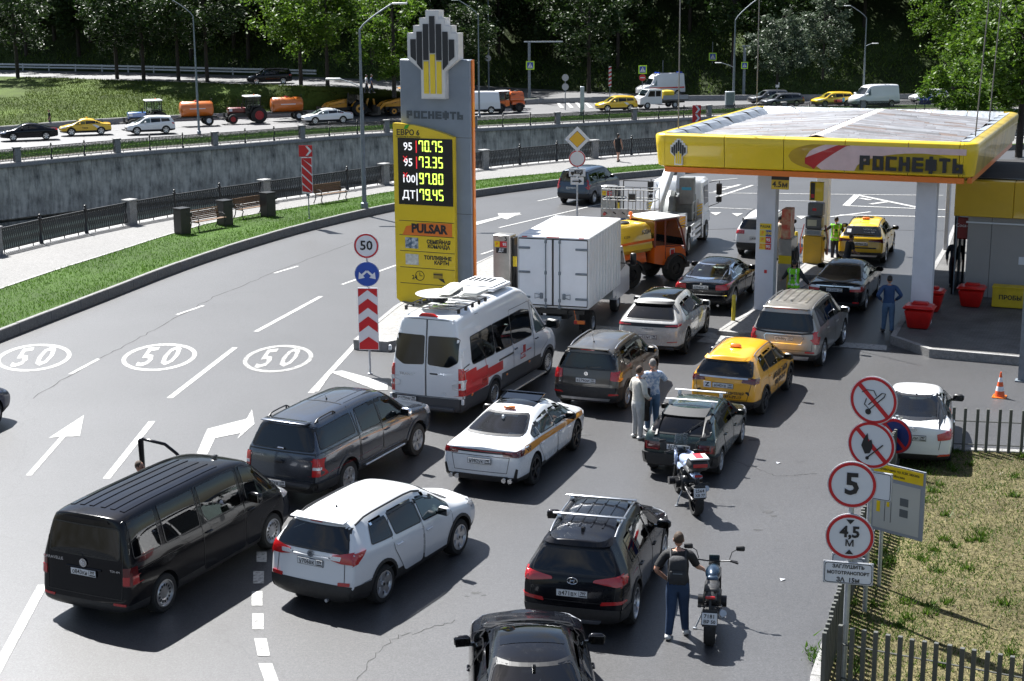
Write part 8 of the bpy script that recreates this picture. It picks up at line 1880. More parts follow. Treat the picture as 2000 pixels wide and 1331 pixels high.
xs_ = [p.x for p in lawn_poly]; ys_ = [p.y for p in lawn_poly]
while len(gp1)+len(gp2) < 90000:
 x, y = R3.uniform(CF.x-.2, 16), R3.uniform(18.5, 36.5)
 if not inside(x, y, lawn_poly): continue
 v = mnoise.fractal(V((x*.7, y*.7, 0)), 1, 2, 5)+.35*mnoise.noise(V((x*3, y*3, 2)))
 edge_ = min(1, max(0, 1-(x-(CF.x+(y-CF.y)*.33))/1.6))*.5+min(1, max(0, (y-33)/1.5))*.25+max(0, (24-y)/6)*.25
 if R3.random() < .26+max(0, v+edge_)*1.1: gp1.append((x, y, .09))
 elif R3.random() < .75: gp2.append((x, y, .09))
blades('lawn_green_grass', gp1, .055, .009, leafmat('lawn_green', (.035, .075, .008), (.08, .14, .016), .4), 5, .9); blades('lawn_dry_grass', gp2, .035, .007, GD, 6, 1.2)
# weeds, clumps
tf = []; R4 = random.Random(3)
for _ in range(420):
 x, y = R4.uniform(CF.x, 14), R4.uniform(19, 36)
 if not inside(x, y, lawn_poly): continue
 near = x-(CF.x+(y-CF.y)*.33) < 1.5 or y > 33.3
 if not near and R4.random() < .6: continue
 for _ in range(34): tf.append((x+R4.gauss(0, .06), y+R4.gauss(0, .06), .09))
blades('lawn_weeds', tf, .11, .016, MATS['lawn_green'], 8, .9)
g = at(1598, 1290); tf = [(g.x+R4.gauss(0, .10), g.y+R4.gauss(0, .25), .05) for _ in range(160)]; blades('fence_foot_weeds', tf, .10, .014, GB, 9, 1.0)
# hillside undergrowth
tf = []
for _ in range(26000):
 x = R4.uniform(-75, 90); f = hp(x); d = R4.uniform(.2, 16); tf.append((f.x, f.y+d, f.z+d*.55+.1))
blades('undergrowth', tf, .35, .09, leafmat('undergrowth_green', (.03, .06, .01), (.09, .14, .02), .3), 11, 1.0)
# people
skin = mat('skin', (.42, .22, .15), .5, var=(12, .1)); 
def cloth(name, col, rough=.8): return mat(name, col, rough, var=(9, .18), bump=(30, .35))
def skinned(name, verts, edges, radii, mt, parent, sub=2, root=0):
 bm = bmesh.new(); ly = bm.verts.layers.skin.verify(); bv_ = [bm.verts.new(v) for v in verts]
 for i, r in enumerate(radii): bv_[i][ly].radius = r if isinstance(r, tuple) else (r, r); bv_[i][ly].use_root = (i == root)
 for i, j in edges: bm.edges.new((bv_[i], bv_[j]))
 me = bpy.data.meshes.new(name); bm.to_mesh(me); bm.free(); o = bpy.data.objects.new(name, me); COL.objects.link(o)
 m = o.modifiers.new('skin', 'SKIN'); m.use_smooth_shade = True
 s = o.modifiers.new('s', 'SUBSURF'); s.levels = sub; s.render_levels = sub
 dg = bpy.context.evaluated_depsgraph_get(); out = bpy.data.meshes.new_from_object(o.evaluated_get(dg)); bpy.data.objects.remove(o)
 out.materials.clear(); out.materials.append(mt); out.polygons.foreach_set('use_smooth', [True]*len(out.polygons)); return link(name, out, parent)
def region(src, name, mt, test, off_, parent):
 me = src.data; b = bmesh.new(); b.from_mesh(me); b.normal_update()
 dl = [f for f in b.faces if not test(f.calc_center_median())]; bmesh.ops.delete(b, geom=dl, context='FACES')
 left = set(b.verts); isl = []
 while left:
  st = [left.pop()]; g = [st[0]]
  while st:
   for e in st.pop().link_edges:
    for w in e.verts:
     if w in left: left.remove(w); st.append(w); g.append(w)
  isl.append(g)
 big = max((len(g) for g in isl), default=0); bmesh.ops.delete(b, geom=[v for g in isl if len(g) < big*.3 for v in g], context='VERTS')
 for v in b.verts: v.co += v.normal*off_
 out = bpy.data.meshes.new(name); b.to_mesh(out); b.free(); out.materials.clear(); out.materials.append(mt); out.polygons.foreach_set('use_smooth', [True]*len(out.polygons)); return link(name, out, parent)
def person(label, loc, rz, top, legs, hair, H=1.77, arms=((-.05, .1), (.05, .1)), stride=(.0, .0), lean=0., sleeves='short', shoes=None, feet_w=.11, group=None, head_turn=0, shorts=False, cap=None, hip=None, female=False, hands=None, coat=False):
 k = H/1.77; r = thing('person', label, 'person', loc, rz, group); r.scale = (k,)*3
 pel = V((0, 0, .93)); ch = V((0, lean*.6, 1.25)); nk = V((0, lean, 1.47)); sh = .17 if female else .195
 (e1, h1), (e2, h2) = hands or (((-.27, -.03, 1.16), (-.27, .06, .92)), ((.27, -.03, 1.16), (.27, .06, .92)))
 f1, f2 = stride; L = []
 V_ = [pel, (0, lean*.3, 1.08), ch, (0, lean*.9, 1.40), nk, (0, lean*1.05, 1.54)]; E_ = [(0, 1), (1, 2), (2, 3), (3, 4), (4, 5)]; Rr = [(.165, .12), (.15, .105), (.18, .12), (.14, .10), (.058, .06), (.05, .05)]
 for s, e, h in ((-1, e1, h1), (1, e2, h2)):
  a = len(V_); V_ += [(s*sh, lean*.9, 1.41), e, h, tuple(V(h)+(V(h)-V(e)).normalized()*.05)]; E_ += [(3, a), (a, a+1), (a+1, a+2), (a+2, a+3)]; Rr += [.066, .047, .032, .03]
 for s, f in ((-1, f1), (1, f2)):
  a = len(V_); V_ += [(s*.09, 0, .86), (s*.10, f*.5+.02, .48), (s*feet_w, f-.0, .09), (s*feet_w, f+.0, .05), (s*(feet_w+.02), f+.15, .035)]; E_ += [(0, a), (a, a+1), (a+1, a+2), (a+2, a+3), (a+3, a+4)]; Rr += [(.105, .11), (.07, .073), (.05, .052), (.042, .045), (.042, .028)]
 b = skinned('body', V_, E_, Rr, skin, r)
 armx = lambda c: False
 sl = 1.22 if sleeves == 'short' else -1
 def is_top(c):
  if c.z > 1.475+lean*.0: return False
  arm = abs(c.x) > .165 or (V((c.x, c.y, c.z))-V((0, lean*.6, c.z))).length > .19
  if arm:
   if sleeves == 'none': return abs(c.x) < .20 and c.z > 1.2
   lim = 1.24 if sleeves == 'short' else 0
   # distance along the arm from the shoulder
   for s, e, h in ((-1, e1, h1), (1, e2, h2)):
    if s*c.x > .1:
     sd = (V(c)-V((s*sh, lean*.9, 1.41))).length
     if sleeves == 'short': return sd < .24 or (c.z > .95 and abs(c.x) < .17)
     return (V(c)-V(h)).length > .055 and (V(c)-V(h)-(V(h)-V(e)).normalized()*.06).length > .06
  return c.z > (.72 if coat else .94)
 t = region(b, 'top' if not coat else 'jacket', top, is_top, .016, r)
 leg = lambda c: c.z < .98 and c.z > (.60 if shorts else .10) and not (abs(c.x) > .235)
 armh = [V(h1), V(h2)]
 region(b, 'shorts' if shorts else 'trousers', legs, lambda c: leg(c) and all((V(c)-q).length > .09 for q in armh) and abs(c.x) < .22, .012, r)
 m = MB()
 for s, f in ((-1, f1), (1, f2)): m.box((s*(feet_w+.01), f+.055, .055), (.10, .28, .10), bev=.035)
 me = m.mesh('shoes', shoes or MATS['black_plastic'], 60)
 for s, f in ((-1, f1), (1, f2)):
  m = MB(); m.box((s*(feet_w+.01), f+.055, .055), (.10, .28, .10), bev=.035); m.build('shoe', shoes or MATS['black_plastic'], r, 60)
 # head with nose, ears, hair
 hd = MB(); hc = V((0, lean*1.15+.015, 1.655)); hd.sphere(hc, (.076, .096, .118), 16, 12); hd.sphere(hc+V((0, .055, -.045)), (.055, .05, .055), 10, 8)
 hd.box(hc+V((0, .10, -.015)), (.025, .04, .05), bev=.01); 
 for s in (-1, 1): hd.sphere(hc+V((s*.078, -.005, -.01)), (.014, .025, .035), 8, 6)
 ho = hd.build('head', skin, r, 80)
 m = MB()
 for s in (-1, 1): m.sphere(hc+V((s*.03, .088, .005)), (.012, .008, .008), 8, 6)
 m.build('eyes', ink, ho); m = MB(); m.box(hc+V((0, .100, -.065)), (.045, .008, .01)); m.build('mouth', mat('lips', (.28, .08, .07), .5), ho)
 m = MB(); m.sphere(hc+V((0, -.018, .028)), (.083, .094, .108), 14, 10); b_ = [i for i, f in enumerate(m.f) if not (sum((m.v[j] for j in f), V())/len(f)).y > hc.y+.045 or (sum((m.v[j] for j in f), V())/len(f)).z > hc.z+.08]
 m.f = [m.f[i] for i in b_]; m.m = [0]*len(m.f); m.build('hair', hair, ho, 80)
 if female: m = MB(); m.tube([hc+V((0, -.08, .05)), hc+V((0, -.12, -.05)), hc+V((0, -.10, -.2))], [.04, .035, .015], 8); m.build('ponytail', hair, ho, 60)
 if cap: m = MB(); m.sphere(hc+V((0, -.01, .05)), (.088, .105, .08), 14, 8); m.box(hc+V((0, .11, .045)), (.13, .11, .012), bev=.005); m.build('cap', cap, ho, 60)
 # hands: palm and five fingers
 for s, e, h in ((-1, e1, h1), (1, e2, h2)):
  d = (V(h)-V(e)).normalized(); base = V(h)+d*.03; sd = V((0, 1, 0)).cross(d); sd = sd.normalized() if sd.length > .1 else V((1, 0, 0)); fwd = d.cross(sd).normalized()
  m = MB(); M0 = Matrix((( fwd.x, sd.x, d.x, base.x), (fwd.y, sd.y, d.y, base.y), (fwd.z, sd.z, d.z, base.z), (0, 0, 0, 1))); m.M = M0
  m.box((0, 0, .035), (.075, .030, .09), bev=.012)
  for q, l in enumerate((.062, .072, .068, .054)): x = -.028+q*.019; m.tube([(x, 0, .07), (x, .006, .07+l*.5), (x, .018, .07+l)], [.009, .008, .006], 6)
  m.tube([(.036, 0, .02), (.058, .01, .05), (.06, .018, .075)], [.011, .010, .007], 6); m.build('hand', skin, r, 80)
 return r
hb = mat('hair_brown', (.05, .028, .015), .7, bump=(80, .6)); hk = mat('hair_black', (.010, .009, .009), .6, bump=(80, .6)); hg = mat('hair_grey', (.16, .15, .14), .7, bump=(80, .6))
jeans = cloth('blue_jeans', (.020, .045, .10)); jl = cloth('light_jeans', (.07, .13, .22)); btee = cloth('black_tee', (.008, .008, .009)); shw = mat('white_shoe', (.6, .6, .58), .5)
vest = cloth('green_vest', (.22, .72, .02)); navy = cloth('navy_cloth', (.012, .016, .03)); silver = mat('reflective_tape', (.7, .72, .72), .3, .3)
def pt(px, py, z=0): p = at(px, py, z); return (p.x, p.y, 0)
# man with backpack beside the motorcycle
P1 = pt(1322, 1244); r = person('man in black t-shirt and blue jeans with a dark backpack, standing by a motorcycle', P1, radians(-8), btee, jeans, hb, 1.83, hands=(((-.36, -.10, 1.17), (-.20, .02, .99)), ((.30, .12, 1.17), (.38, .34, 1.05))), stride=(-.12, .12), shoes=shw, feet_w=.13)
bp = link('tmp', None, r); bpy.data.objects.remove(bp)
m = MB(); m.box((0, -.21, 1.22), (.31, .17, .46), bev=.055, taper=(.9, .9)); bpk = m.build('backpack_body', cloth('backpack_grey', (.022, .023, .026)), None, 60)
bk_ = thing('backpack', 'dark grey backpack worn on the back of the man by the motorcycle', 'backpack', P1, radians(-8)); bk_.scale = r.scale; bpk.parent = bk_; bpk.name = 'pack_body'
m = MB(); m.box((0, -.305, 1.13), (.25, .03, .22), bev=.012); m.build('front_pocket', MATS['backpack_grey'], bk_, 60); m = MB(); m.box((0, -.322, 1.20), (.15, .006, .012)); m.build('zip', greyp, bk_)
for s in (-1, 1): m = MB(); m.tube([(s*.11, -.14, 1.40), (s*.12, -.03, 1.50), (s*.13, .10, 1.42), (s*.14, .12, 1.2), (s*.14, -.08, 1.04)], .018, 6); m.build('strap', MATS['backpack_grey'], bk_, 60)
# two men talking
person('man in cream shirt and white trousers talking beside the brown suv', pt(1245, 857), radians(-60), cloth('cream_cloth', (.55, .52, .46)), cloth('white_trousers', (.55, .54, .52)), hb, 1.78, sleeves='long', shoes=shw, lean=.03, hands=(((-.30, .0, 1.18), (-.2, .2, 1.05)), ((.30, .0, 1.16), (.16, .2, 1.0))))
person('grey-haired man in pale patterned t-shirt and blue jeans, arm on the other man', pt(1273, 842), radians(14), mat('pattern_tee', (.52, .55, .60), .8, var=(16, .5, (.16, .24, .38))), jl, hg, 1.80, shoes=shw, hands=(((-.32, .18, 1.32), (-.20, .36, 1.35)), ((.36, .05, 1.22), (.30, .20, 1.30))))
rj = thing('dark_jacket', 'dark jacket hanging from the hands of the man in pale t-shirt', 'jacket', pt(1258, 846), radians(-10)); m = MB(); m.box((0, 0, .70), (.26, .10, .80), bev=.05, taper=(.8, .8)); m.box((.1, -.03, .9), (.08, .08, .5), bev=.03); m.build('jacket_body', btee, rj, 60)
# forecourt
person('man in dark blue jacket and jeans walking between the black saloon and the platform', pt(1733, 650), radians(-4), cloth('blue_jacket', (.018, .05, .13)), jl, hk, 1.80, sleeves='long', stride=(.10, -.12), hands=(((-.36, -.08, 1.18), (-.22, .12, 1.0)), ((.36, -.08, 1.18), (.22, .12, 1.0))), lean=.02)
def attendant(label, p, rz, hands, cap):
 r = person(label, p, rz, cloth('grey_sleeves', (.03, .032, .036)), navy, hk, 1.76, hands=hands, sleeves='long', cap=cap)
 b = next(c for c in kids(r) if c.name.startswith('body')); 
 v = region(b, 'hi_vis_vest', vest, lambda c: .84 < c.z < 1.47 and abs(c.x) < .20 and (c.z > 1.0 or abs(c.x) < .19) and abs(c.y) < .22, .030, r)
 region(b, 'vest_tape', silver, lambda c: (.93 < c.z < .985 and abs(c.x) < .19) or (abs(abs(c.x)-.10) < .02 and 1.0 < c.z < 1.46) , .034, r)
 m = MB(); m.prism(circ(0, 1.26, .05, 8), -.185, -.178, 'y'); m.build('vest_badge', ink, r); text('РОСНЕФТЬ', face((0, -.186, 1.17)), .05, ink, r)
 return r
q = at(1552, 508, 1.76); attendant('attendant in green hi-vis vest and dark cap filling the black saloon', (q.x, q.y, 0), radians(-30), (((-.33, .05, 1.2), (-.48, .22, 1.05)), ((.34, .05, 1.15), (.44, .25, .95))), dark)
q = at(1634, 424, 1.76); attendant('attendant in green hi-vis vest leaning one arm on the yellow pump', (q.x, q.y, 0), radians(-8), (((-.38, .02, 1.25), (-.62, .10, 1.15)), ((.30, -.04, 1.15), (.26, .08, .95))), None)
q = at(1655, 462, 1.55); person('man in black t-shirt bending behind the black saloon', (q.x, q.y, 0), radians(-70), btee, navy, hb, 1.62, lean=.16, hands=(((-.28, .16, 1.12), (-.2, .38, 1.0)), ((.28, .16, 1.12), (.2, .38, 1.0))))
q = at(1518, 430, 1.6); person('man in beige coat leaning at the white suv by the pump', (q.x, q.y, 0), radians(-60), cloth('beige_coat', (.42, .36, .27)), cloth('beige_trousers', (.3, .26, .2)), hk, 1.75, lean=.14, sleeves='long', hands=(((-.28, .2, 1.15), (-.2, .4, 1.05)), ((.28, .2, 1.15), (.2, .42, 1.05))), coat=True)
q = at(1218, 412, 1.7); person('worker in blue clothes at fuel pump six behind the box truck', (q.x, q.y, 0), radians(60), cloth('worker_blue', (.03, .09, .22)), navy, hk, 1.75, hands=(((-.3, .1, 1.2), (-.3, .35, 1.1)), ((.3, .1, 1.2), (.3, .35, 1.1))))
q = at(1308, 428, 1.65); person('worker in orange top bending between the orange tractor and the lift truck', (q.x, q.y, 0), radians(-20), cloth('worker_orange', (.75, .13, .02)), cloth('white_trousers2', (.5, .5, .48)), hk, 1.65, lean=.12, sleeves='long', hands=(((-.3, .1, 1.2), (-.2, .3, 1.1)), ((.33, .0, 1.2), (.45, .1, 1.05))))
q = at(1862, 560, .26); person('man in dark clothes standing in the shop doorway', (q.x, q.y, .26), radians(170), navy, navy, hk, 1.78, sleeves='long')
q = at(1207, 316, ZK); person('woman in black top and shorts walking on the near promenade', (q.x, q.y, ZK), radians(-35), btee, btee, hk, 1.70, sleeves='none', shorts=True, female=True, stride=(.24, -.24), shoes=MATS['black_plastic'])
q = at(716, 181, 1.05); person('pedestrian in white shirt walking on the upper road', (q.x, q.y, 1.0), radians(-80), cloth('white_shirt', (.6, .6, .6)), navy, hk, 1.75, stride=(.2, -.2)); q = at(726, 183, 1.0); person('pedestrian in dark blue top and trousers walking on the upper road', (q.x, q.y, 1.0), radians(-80), cloth('dark_blue_top', (.03, .05, .12)), navy, hk, 1.80, stride=(.2, -.2))
q = at(92, 252, -1.9); person('person in black behind the black car on the far road', (q.x, q.y+1, -1.9), radians(120), btee, navy, hk, 1.7)
q = at(272, 918, 1.45); person('driver half hidden behind the black minibus by its open door', (q.x, q.y, 0), radians(-110), cloth('grey_shirt', (.2, .2, .22)), navy, hb, 1.62)
# motorcycles (y forward)
def moto(label, loc, rz, tankc, tour, plate_):
 r = thing('motorcycle', label, 'motorcycle', loc, rz); bl = mat('engine_black', (.02, .02, .022), .35, .5); tk = paint(*tankc)
 R_ = .31
 for y, w in ((-.72, .18), (.76, .12)):
  t = MB(); n = 28; prof = [(R_-.08, -w/2+.02), (R_-.03, -w/2), (R_, -w/4), (R_+.008, 0), (R_, w/4), (R_-.03, w/2), (R_-.08, w/2-.02)]; t.lathe(prof, n, 'x', (0, y, R_), cap=False); o = t.build('wheel', rubber, r, 50)
  q = MB(); q.lathe([(R_-.07, -.03), (R_-.10, -.03), (R_-.10, .03), (R_-.07, .03)], 24, 'x', (0, y, R_), cap=False)
  for k in range(7): a = 2*pi*k/7; q.cyl((0, y+.03*cos(a), R_+.03*sin(a)), (0, y+(R_-.09)*cos(a), R_+(R_-.09)*sin(a)), .012, n=5)
  q.cyl((-.07, y, R_), (.07, y, R_), .035, n=10); q.build('rim', bl, o, 50); q = MB(); q.lathe([(.15, .055), (.15, .06), (.07, .06), (.07, .055)], 20, 'x', (0, y, R_), cap=False); q.build('brake_disc', steel, o)
 m = MB()
 for s in (-1, 1): m.cyl((s*.10, .76, .31), (s*.10, .52, .86), .026, n=8); m.cyl((s*.07, -.72, .31), (s*.09, -.2, .42), .028, n=6)
 m.tube([(0, .50, .88), (0, .2, .80), (0, -.25, .62), (0, -.75, .86)], .03, 6); m.build('frame', bl, r, 60)
 m = MB(); m.box((0, .08, .45), (.30, .42, .36), bev=.06); m.cyl((-.24, .10, .42), (.24, .10, .42), .10, n=12); m.box((0, .12, .64), (.22, .26, .2), bev=.03)
 if tour: m.cyl((-.36, .18, .46), (.36, .18, .46), .085, n=12)
 m.build('engine', bl, r, 50)
 m = MB(); m.sphere((0, .20, .89), (.135, .28, .12), 16, 10); m.box((0, -.02, .86), (.2, .2, .14), bev=.04); m.build('fuel_tank', tk, r, 80)
 m = MB(); m.box((0, -.26, .83), (.25, .44, .09), bev=.035, taper=(.9, 1)); m.box((0, -.55, .90), (.22, .26, .09), bev=.035); m.build('seat', mat('seat_vinyl', (.016, .016, .017), .5), r, 60)
 m = MB(); m.box((0, -.68, .84), (.20, .32, .12), bev=.04, taper=(.7, .9)); m.build('tail_unit', tk if tour else black, r, 60); m = MB(); m.box((0, -.85, .86), (.16, .03, .05), bev=.01); m.build('tail_lamp', redlamp, r)
 m = MB(); m.tube([(0, -.82, .82), (0, -.95, .62)], .02, 6); m.box((0, -.97, .55), (.24, .02, .28), rx=-.25); 
 for s in (-1, 1): m.cyl((0, -.88, .72), (s*.14, -.90, .72), .012, n=5); m.box((s*.17, -.90, .72), (.06, .03, .04), bev=.01)
 m.build('plate_holder', black, r); pp = plate(r, '', (0, -.99, .55), .25, .19, moto=plate_)
 pp.rotation_euler[0] = -.22
 m = MB(); m.tube([(-.40, .34, 1.02), (-.28, .38, 1.04), (-.12, .50, .98), (.12, .50, .98), (.28, .38, 1.04), (.40, .34, 1.02)], .014, 6)
 for s in (-1, 1): m.cyl((s*.28, .38, 1.04), (s*.41, .335, 1.02), .02, n=8); m.tube([(s*.27, .42, 1.04), (s*.40, .42, 1.02)], .008, 5)
 m.build('handlebar', bl, r, 60)
 for s in (-1, 1): m = MB(); m.tube([(s*.26, .42, 1.05), (s*.30, .44, 1.18), (s*.38, .44, 1.23)], .008, 5); m.box((s*.44, .44, 1.25), (.15, .04, .09), bev=.03); m.build('mirror', black, r, 60)
 m = MB(); m.sphere((0, .62, .88), (.10, .08, .10), 12, 8); m.box((0, .56, 1.02), (.18, .03, .10), bev=.01); m.build('headlamp', black, r, 60); m = MB(); m.box((0, .52, 1.04), (.16, .01, .09)); m.build('display', glass2, r)
 m = MB(); m.tube([(.13, .1, .40), (.15, -.2, .32), (.17, -.45, .38)], .035, 8); m.cyl((.18, -.42, .40), (.21, -.75, .56), .05, .06, n=12); m.build('exhaust', steel, r, 60)
 m = MB(); m.tube([(-.12, -.05, .35), (-.26, -.15, .03)], .014, 5); m.box((-.27, -.16, .015), (.06, .04, .02)); m.build('side_stand', steel, r)
 m = MB()
 for k in range(6):
  for s in (-1, 1): m.box((s*.105, -.02-.08*k, .52-.01*k), (.02, .05, .03))
 m.box((0, -.35, .40), (.2, .5, .06), bev=.02); m.build('swing_arm', bl, r)
 m = MB(); 
 for k in range(5): a0 = radians(40+k*22); a1 = radians(40+(k+1)*22); m.add([(-.07, .76+.35*cos(a0), .31+.35*sin(a0)), (.07, .76+.35*cos(a0), .31+.35*sin(a0)), (.07, .76+.35*cos(a1), .31+.35*sin(a1)), (-.07, .76+.35*cos(a1), .31+.35*sin(a1))], [(0, 1, 2, 3)])
 m.build('front_mudguard', tk, r)
 if tour:
  m = MB(); m.box((0, -.78, 1.12), (.44, .40, .26), bev=.08, taper=(.88, .86)); tb = m.build('top_box', black, r, 60); q = MB(); q.box((0, -.79, 1.25), (.40, .36, .05), bev=.025); q.build('box_lid', mat('white_plastic'), tb, 60); q = MB(); q.box((0, -.985, 1.12), (.30, .02, .08), bev=.01); q.build('reflector', redlamp, tb); q = MB(); q.box((0, -.79, 1.278), (.16, .3, .008)); q.build('red_trim', MATS['red_film'] if 'red_film' in MATS else redp, tb)
  m = MB(); 
  for s in (-1, 1): m.box((s*.16, .40, .90), (.06, .34, .26), bev=.03, rz=s*.2)
  m.build('fairing', tk, r, 60); m = MB(); m.box((0, .60, 1.22), (.28, .02, .30), rx=.35, bev=.01); m.build('windshield', mat('clear_screen', (.45, .5, .5), .05, trans=.8), r)
  m = MB(); m.box((0, -.62, .96), (.2, .3, .03)); m.build('rack', bl, r)
 return r
A_ = at(1390, 1262); moto('dark blue naked motorcycle beside the man with a backpack', (A_.x+.10, A_.y+.80, 0), radians(-10), ('moto_blue', (.010, .028, .055), .4, .25, .02), False, ('7181', 'ВР 50'))
B_ = at(1362, 1008); moto('blue white touring motorcycle with top box behind the green hatchback', (B_.x-.12, B_.y+.80, 0), radians(8), ('moto_white', (.35, .42, .60), .1, .25, .02), True, ('2564', 'ХВ 77'))
# street furniture
def bench(label, px, py, rz):
 g = at(px, py, ZK); r = thing('park_bench', label, 'bench', tuple(g), rz, 'wooden benches on the promenade'); wd = mat('bench_wood', (.16, .085, .04), .6, var=(9, .3))
 for i in range(5): m = MB(); m.box((0, -.02+i*.085, .45+.004*i), (1.8, .07, .03), bev=.006); m.build('seat_slat', wd, r)
 for i in range(6): m = MB(); m.box((0, -.12-.012*i*1.3, .52+i*.075), (1.8, .028, .062), bev=.006); m.build('back_slat', wd, r)
 for x in (-.8, .8):
  m = MB(); m.tube([(x, -.25, .98), (x, -.13, .50), (x, -.10, .43), (x, .35, .43)], .025, 6); m.tube([(x, -.10, .43), (x, -.15, .2), (x, -.28, .0)], .025, 6); m.tube([(x, .3, .43), (x, .38, .38), (x, .30, .2), (x, .38, .0)], .025, 6); m.tube([(x, -.17, .66), (x, .2, .68), (x, .34, .6), (x, .30, .45)], .02, 6); m.build('leg', iron, r, 60)
 return r
wk = [atan2((b-a).y, (b-a).x) for a, b in zip(ginner, ginner[1:])]
bench('wooden bench between the first two dark bins', 404, 449, pi+radians(56)); bench('wooden bench between the second and third dark bins', 489, 424, pi+radians(54)); bench('wooden bench alone behind the striped board', 644, 395, pi+radians(48))
def bin_(label, px, py):
 g = at(px, py, ZK); r = thing('litter_bin', label, 'bin', tuple(g), radians(50), 'dark square bins by the benches'); m = MB(); m.box((0, 0, .55), (.52, .52, 1.08), bev=.02); m.build('bin_body', mat('bin_dark', (.022, .020, .020), .45, var=(4, .3)), r, 40); m = MB(); m.box((0, 0, 1.11), (.56, .56, .05), bev=.01); m.build('lid', dark, r); m = MB(); m.box((.2, -.262, .85), (.3, .01, .14)); m.build('opening', ink, r)
bin_('dark square bin left of the first bench', 357, 457); bin_('dark square bin between the two benches', 440, 440); bin_('dark square bin right of the second bench', 524, 423)
def lamp_post(label, px, py, z, pytop, arms, group=None, r0=.11, banner=False):
 g = at(px, py, z); H_ = zof(g, px, pytop)-z; r = thing('street_lamp', label, 'street lamp', tuple(g), 0, group)
 m = MB(); m.cyl((0, 0, 0), (0, 0, H_*.55), r0, r0*.85, 12); m.cyl((0, 0, H_*.55), (0, 0, H_), r0*.75, r0*.45, 12); m.lathe([(r0*1.6, 0), (r0*1.6, .25), (r0, .3)], 12); m.build('pole', greyp if True else steel, r, 40)
 for (dx, dy, hgt, ln, small) in arms:
  z1 = H_ if not small else H_*hgt; m = MB(); n = 8; P = []
  for k in range(n+1): t = k/n; P.append((dx*ln*sin(t*pi/2)**1.3, dy*ln*sin(t*pi/2)**1.3, z1+(ln*.75 if not small else ln*.35)*sin(t*pi/2)))
  m.tube(P, r0*.42 if not small else r0*.25, 6); m.build('arm', greyp, r, 60)
  e = P[-1]; m = MB(); m.box((e[0]+dx*.3, e[1]+dy*.3, e[2]-.02), (.7 if abs(dx) > .5 else .28, .28 if abs(dx) > .5 else .7, .09), bev=.03); m.build('lamp_head', white, r, 50)
 return r
lamp_post('tall street lamp at the far railing left of the red tractor', 389, 262, -1.9, 32, ((-1, .1, 1, 2.2, 0), ) )
lamp_post('street lamp on the near verge left of the price pylon', 712, 407, ZK, 58, ((1, .1, 1, 1.6, 0), (-.9, .2, .68, 1.2, 1)))
lamp_post('street lamp just right of the price pylon', 936, 230, -1.9, 30, ((-1, .1, 1, 2.0, 0), ), r0=.10)
lamp_post('thin lamp post right of the pylon with small sign', 955, 190, -1.9, -30, (), r0=.09)
lamp_post('street lamp rising behind the grey green trees', 1685, 206, -1.9, 36, ((-1, .1, 1, 1.8, 0), (.9, .1, .68, .9, 1)))
lp = lamp_post('tall lamp post with cameras behind the canopy corner', 1432, 208, -1.9, 40, ((.8, .1, 1, 3.0, 0), (-.9, .1, .45, 1.6, 1)), r0=.14)
m = MB(); m.box((-.1, 0, 12.5), (.3, .3, .5), bev=.03); m.build('camera_box', steel, lp)
def gantry(label, px, py, pyt, dx0, dx1):
 g = at(px, py, -1.9); H_ = zof(g, px, pyt)+1.9; r = thing('gantry_post', label, 'post', tuple(g), 0); m = MB(); m.box((0, 0, H_/2), (.30, .30, H_)); m.build('pole', greyp, r); m = MB(); m.box(((dx0+dx1)/2, 0, H_), (dx1-dx0, .14, .14)); m.build('arm', steel, r); return r, g, H_
SG = mat('crossing_green', (.45, .75, .03), .4, emis=.0); 
def cross_sign(r, g, x, px, py, w=.95, base=-1.9):
 z = zof(g, px, py)-base; m = MB(); m.box((x, -.22, z), (w, .03, w)); o = m.build('sign_plate', SG, r); m = MB(); m.box((x, -.24, z), (w*.74, .012, w*.74)); m.build('sign_face', blue, o); m = MB(); m.prism([(x-w*.30, z-w*.26), (x+w*.30, z-w*.26), (x, z+w*.30)], -.256, -.25, 'y'); m.build('triangle', whites, o)
 m = MB(); m.cyl((x, -.262, z+.1), (x, -.258, z+.1), .04, n=8); m.tube([(x-.1, -.26, z-.2), (x, -.26, z-.05), (x, -.26, z+.06)], .02, 4); m.tube([(x+.1, -.26, z-.2), (x, -.26, z-.05), (x+.1, -.26, z+.0)], .02, 4); m.build('walking_figure', ink, o)
r, g, h = gantry('grey gantry post with crossing sign left of the yellow taxi', 1034, 200, 82, -.6, 3.8); cross_sign(r, g, .1, 1035, 128)
r, g, h = gantry('grey gantry post with crossing sign near the grey bushes', 1452, 190, 90, -.3, 2.0); cross_sign(r, g, 0, 1453, 128, .8); 
